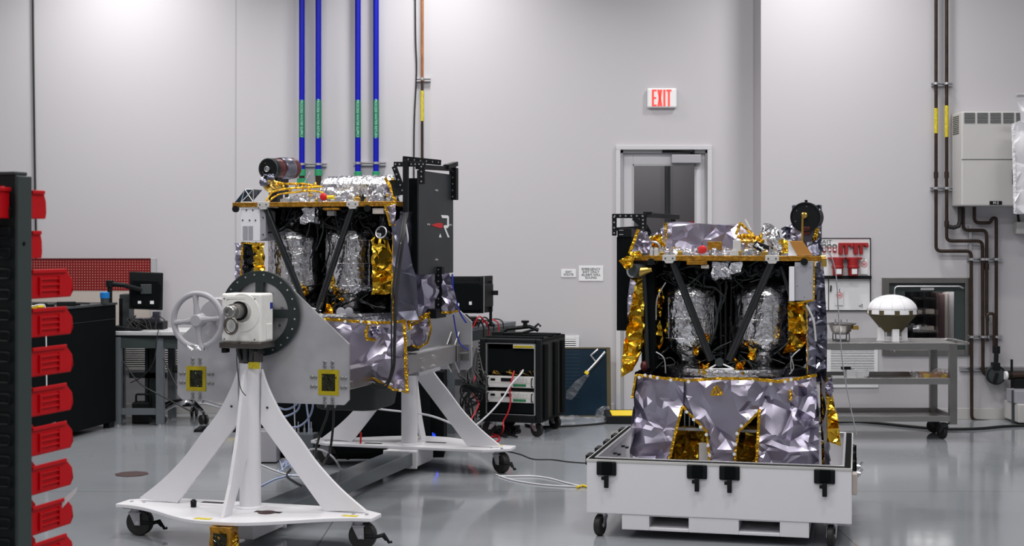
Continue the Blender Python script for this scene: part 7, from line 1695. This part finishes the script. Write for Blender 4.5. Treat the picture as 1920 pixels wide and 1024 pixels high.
# side and back faces of the skirt
film('smoky_blanket', M_lavd, sb, [(-.585, -.55), (-.54, .0), (.5, .0), (.5, -.55)], lambda a, b, h: (x1 + .01 + h - .05 * b, a, b), .02, 4, 173, .016)
film('smoky_blanket', M_lavd, sb, [(-.585, -.55), (-.54, .0), (.5, .0), (.5, -.55)], lambda a, b, h: (x0 + .02 + h + .06 * b, a, b), .02, 4, 174, .016)
film('smoky_blanket', M_lavd, sb, [(-.5, -.5), (-.5, .0), (.5, .0), (.5, -.5)], lambda a, b, h: (a, .5 + h, b), .03, 8, 175, .02)
GF = lambda *pp: [(B(a, b, -.25).x, B(a, b, -.25).z) for a, b in pp]
film('gold_side_flap', M_gold, sb, GF((1537, 718), (1550, 705), (1562, 745), (1572, 790), (1577, 838), (1556, 828), (1540, 826)), lambda a, b, h: (a, -.25 + h, b), .04, 9, 176, .010)
film('lavender_flap', M_lav, sb, GF((1548, 716), (1560, 706), (1564, 730), (1558, 745), (1548, 730)), lambda a, b, h: (a, -.32 + h, b), .02, 16, 177, .008)
film('gold_liner', M_gold, sb, GF((1540, 826), (1547, 826), (1556, 872), (1548, 880), (1541, 870)), lambda a, b, h: (a, -.28 + h, b), .02, 16, 178, .008)
# panel stack and perforated frame at the left
perf_bar.p = sb
g0, g1 = B(1156, 620, -.45), B(1184, 444, -.45)
MB().bb(g0.x, g1.x, -.45, .25, g0.z, g1.z).build('panel_stack', M_blackm, sb, bevel=.004)
G = lambda px, py, y=-.47: B(px, py, y)
perf_bar(G(1148, 405), G(1210, 405), .026, .02, 6); perf_bar(G(1152, 402), G(1152, 442), .026, .02, 4); perf_bar(G(1206, 402), G(1206, 430), .04, .02, 4)
perf_bar(G(1188, 408), G(1206, 424), .03, .018, 0)
perf_bar(G(1210, 403), (G(1245, 409).x, .2, G(1245, 404).z), .03, .025, 0); MB().bb(G(1206, 0).x, G(1222, 0).x, -.47, -.40, G(1206, 402).z, G(1206, 397).z).build('frame_block', M_black, sb, bevel=.002)
perf_bar((G(1236, 0).x, .2, G(1245, 400).z), (G(1236, 0).x, .2, ZD), .03, .025, 0)
MB().bb(g0.x + .005, g1.x, -.455, .2, g1.z - .002, g1.z + .05).build('stack_head', M_black, sb, bevel=.003)
perf_bar(G(1152, 430), (G(1200, 430).x, -.2, G(1200, 425).z), .02, .02, 0)
MB().bb(G(1160, 0).x, G(1168, 0).x, -.458, -.45, G(1160, 432).z - .002, G(1160, 432).z + .003).bb(G(1160, 0).x, G(1168, 0).x, -.458, -.45, G(1160, 440).z - .002, G(1160, 440).z + .003).build('slot_screws', M_zinc, sb)

# ================================================================== LOOSE CABLES ON THE FLOOR, MARKS
def fcab(pp, r, m, label, z=None):
    z = r if z is None else z; return cabl([fl(a, b, z) for a, b in pp], r, m, label)
fcab([(915, 838), (945, 845), (975, 852), (1000, 861), (1035, 862), (1065, 866), (1110, 869)], .005, M_cabk, 'thin black cable on the floor from the far stand to the crate')
fcab([(935, 893), (965, 893), (1000, 893), (1030, 897), (1060, 905), (1090, 912)], .006, M_cabw, 'white floor cable ending at the crate, farther of two')
fcab([(930, 890), (960, 900), (1000, 907), (1040, 911), (1090, 913)], .006, M_cabw, 'white floor cable ending at the crate, nearer of two')
fcab([(1082, 914), (1092, 911), (1102, 913)], .009, M_yellow, 'yellow cable end on the floor at the crate corner')
fcab([(1165, 788), (1120, 795), (1060, 799), (1010, 800), (985, 796)], .010, M_cabk, 'black cable on the floor from the rack case to the door')
fcab([(490, 872), (520, 884), (550, 892), (580, 890), (600, 884)], .006, M_cabw, 'white cable curving on the floor behind the near stand leg')
fcab([(488, 912), (520, 897), (560, 890), (600, 893)], .006, M_cabl, 'pale blue cable on the floor behind the near stand leg')
fcab([(545, 880), (538, 892), (555, 905), (575, 915), (590, 925)], .008, M_cabk, 'black cable crossing the floor behind the near stand leg')
for k in range(6):
    rr = random.Random(300 + k); pts = [(520 + rr.uniform(0, 40), 848 + rr.uniform(0, 34)) for _ in range(6)]
    o = fcab(pts, .004, (M_cabw, M_cabl)[k % 2], 'thin cable in the small tangle on the floor behind the near stand'); o['group'] = 'thin cables in the floor tangle'
# pale tubes looping under the near plate
def hang(pts, r, m, label): return cabl(pts, r, m, label, 8)
hang([at(522, 764, 9.6), at(535, 768, 9.6), at(550, 763, 9.6), at(560, 752, 9.6), at(564, 735, 9.6)], .007, M_cabl, 'pale blue tube hanging in a shallow loop under the near plate, upper one')
hang([at(530, 783, 9.7), at(548, 776, 9.7), at(560, 765, 9.7), at(566, 735, 9.7)], .007, M_cabl, 'pale blue tube hanging under the near plate, middle one')
hang([at(545, 802, 9.8), at(562, 799, 9.8), at(578, 785, 9.8), at(586, 765, 9.8), at(588, 735, 9.8)], .007, M_cabl, 'pale blue tube hanging under the near plate, lowest loop')
hang([at(572, 735, 10.1), at(576, 768, 10.2), at(579, 790, 10.5), at(579, 812, 10.9)], .007, M_cabl, 'pale blue tube running down into the grey instrument')
hang([at(552, 735, 10.1), at(552, 770, 10.2), at(553, 800, 10.5), at(554, 812, 10.9)], .005, M_cabw, 'white lead running down into the grey instrument')
hang([at(616, 735, 8.9), at(614, 775, 8.95), at(600, 815, 9.0), at(592, 845, 9.1), fl(586, 880, .01)], .008, M_cabk, 'black cable hanging from the near plate to the floor, left one')
hang([at(626, 735, 8.9), at(625, 790, 8.95), at(620, 838, 9.0), at(612, 860, 9.1), fl(600, 880, .01)], .008, M_cabk, 'black cable hanging from the near plate to the floor, right one')
hang([at(560, 850, 10.0), at(590, 842, 9.9), at(615, 850, 9.8), at(632, 868, 9.7), fl(642, 892, .01)], .007, M_cabw, 'white hose arching over the floor beam')
hang([at(648, 745, 11.1), at(700, 765, 11.2), at(800, 778, 11.0), at(860, 800, 10.9), at(880, 806, 10.9)], .008, M_cabw, 'white cable slung behind the far stand')
hang([at(450, 640, 8.15), at(444, 665, 8.13), at(446, 700, 8.13), at(452, 730, 8.13), at(461, 742, 8.16)], .0025, M_cabk, 'thin dark lanyard hanging from the gearbox down the near column')
o = MB().lathe([(0, 0), (.125, 0), (.125, .004), (0, .004)], n=8).build('floor_plug', M_grime); o.location = fl(247, 889.5); tag(o, 'dark red octagonal floor plate left of the near stand', 'floor plate')
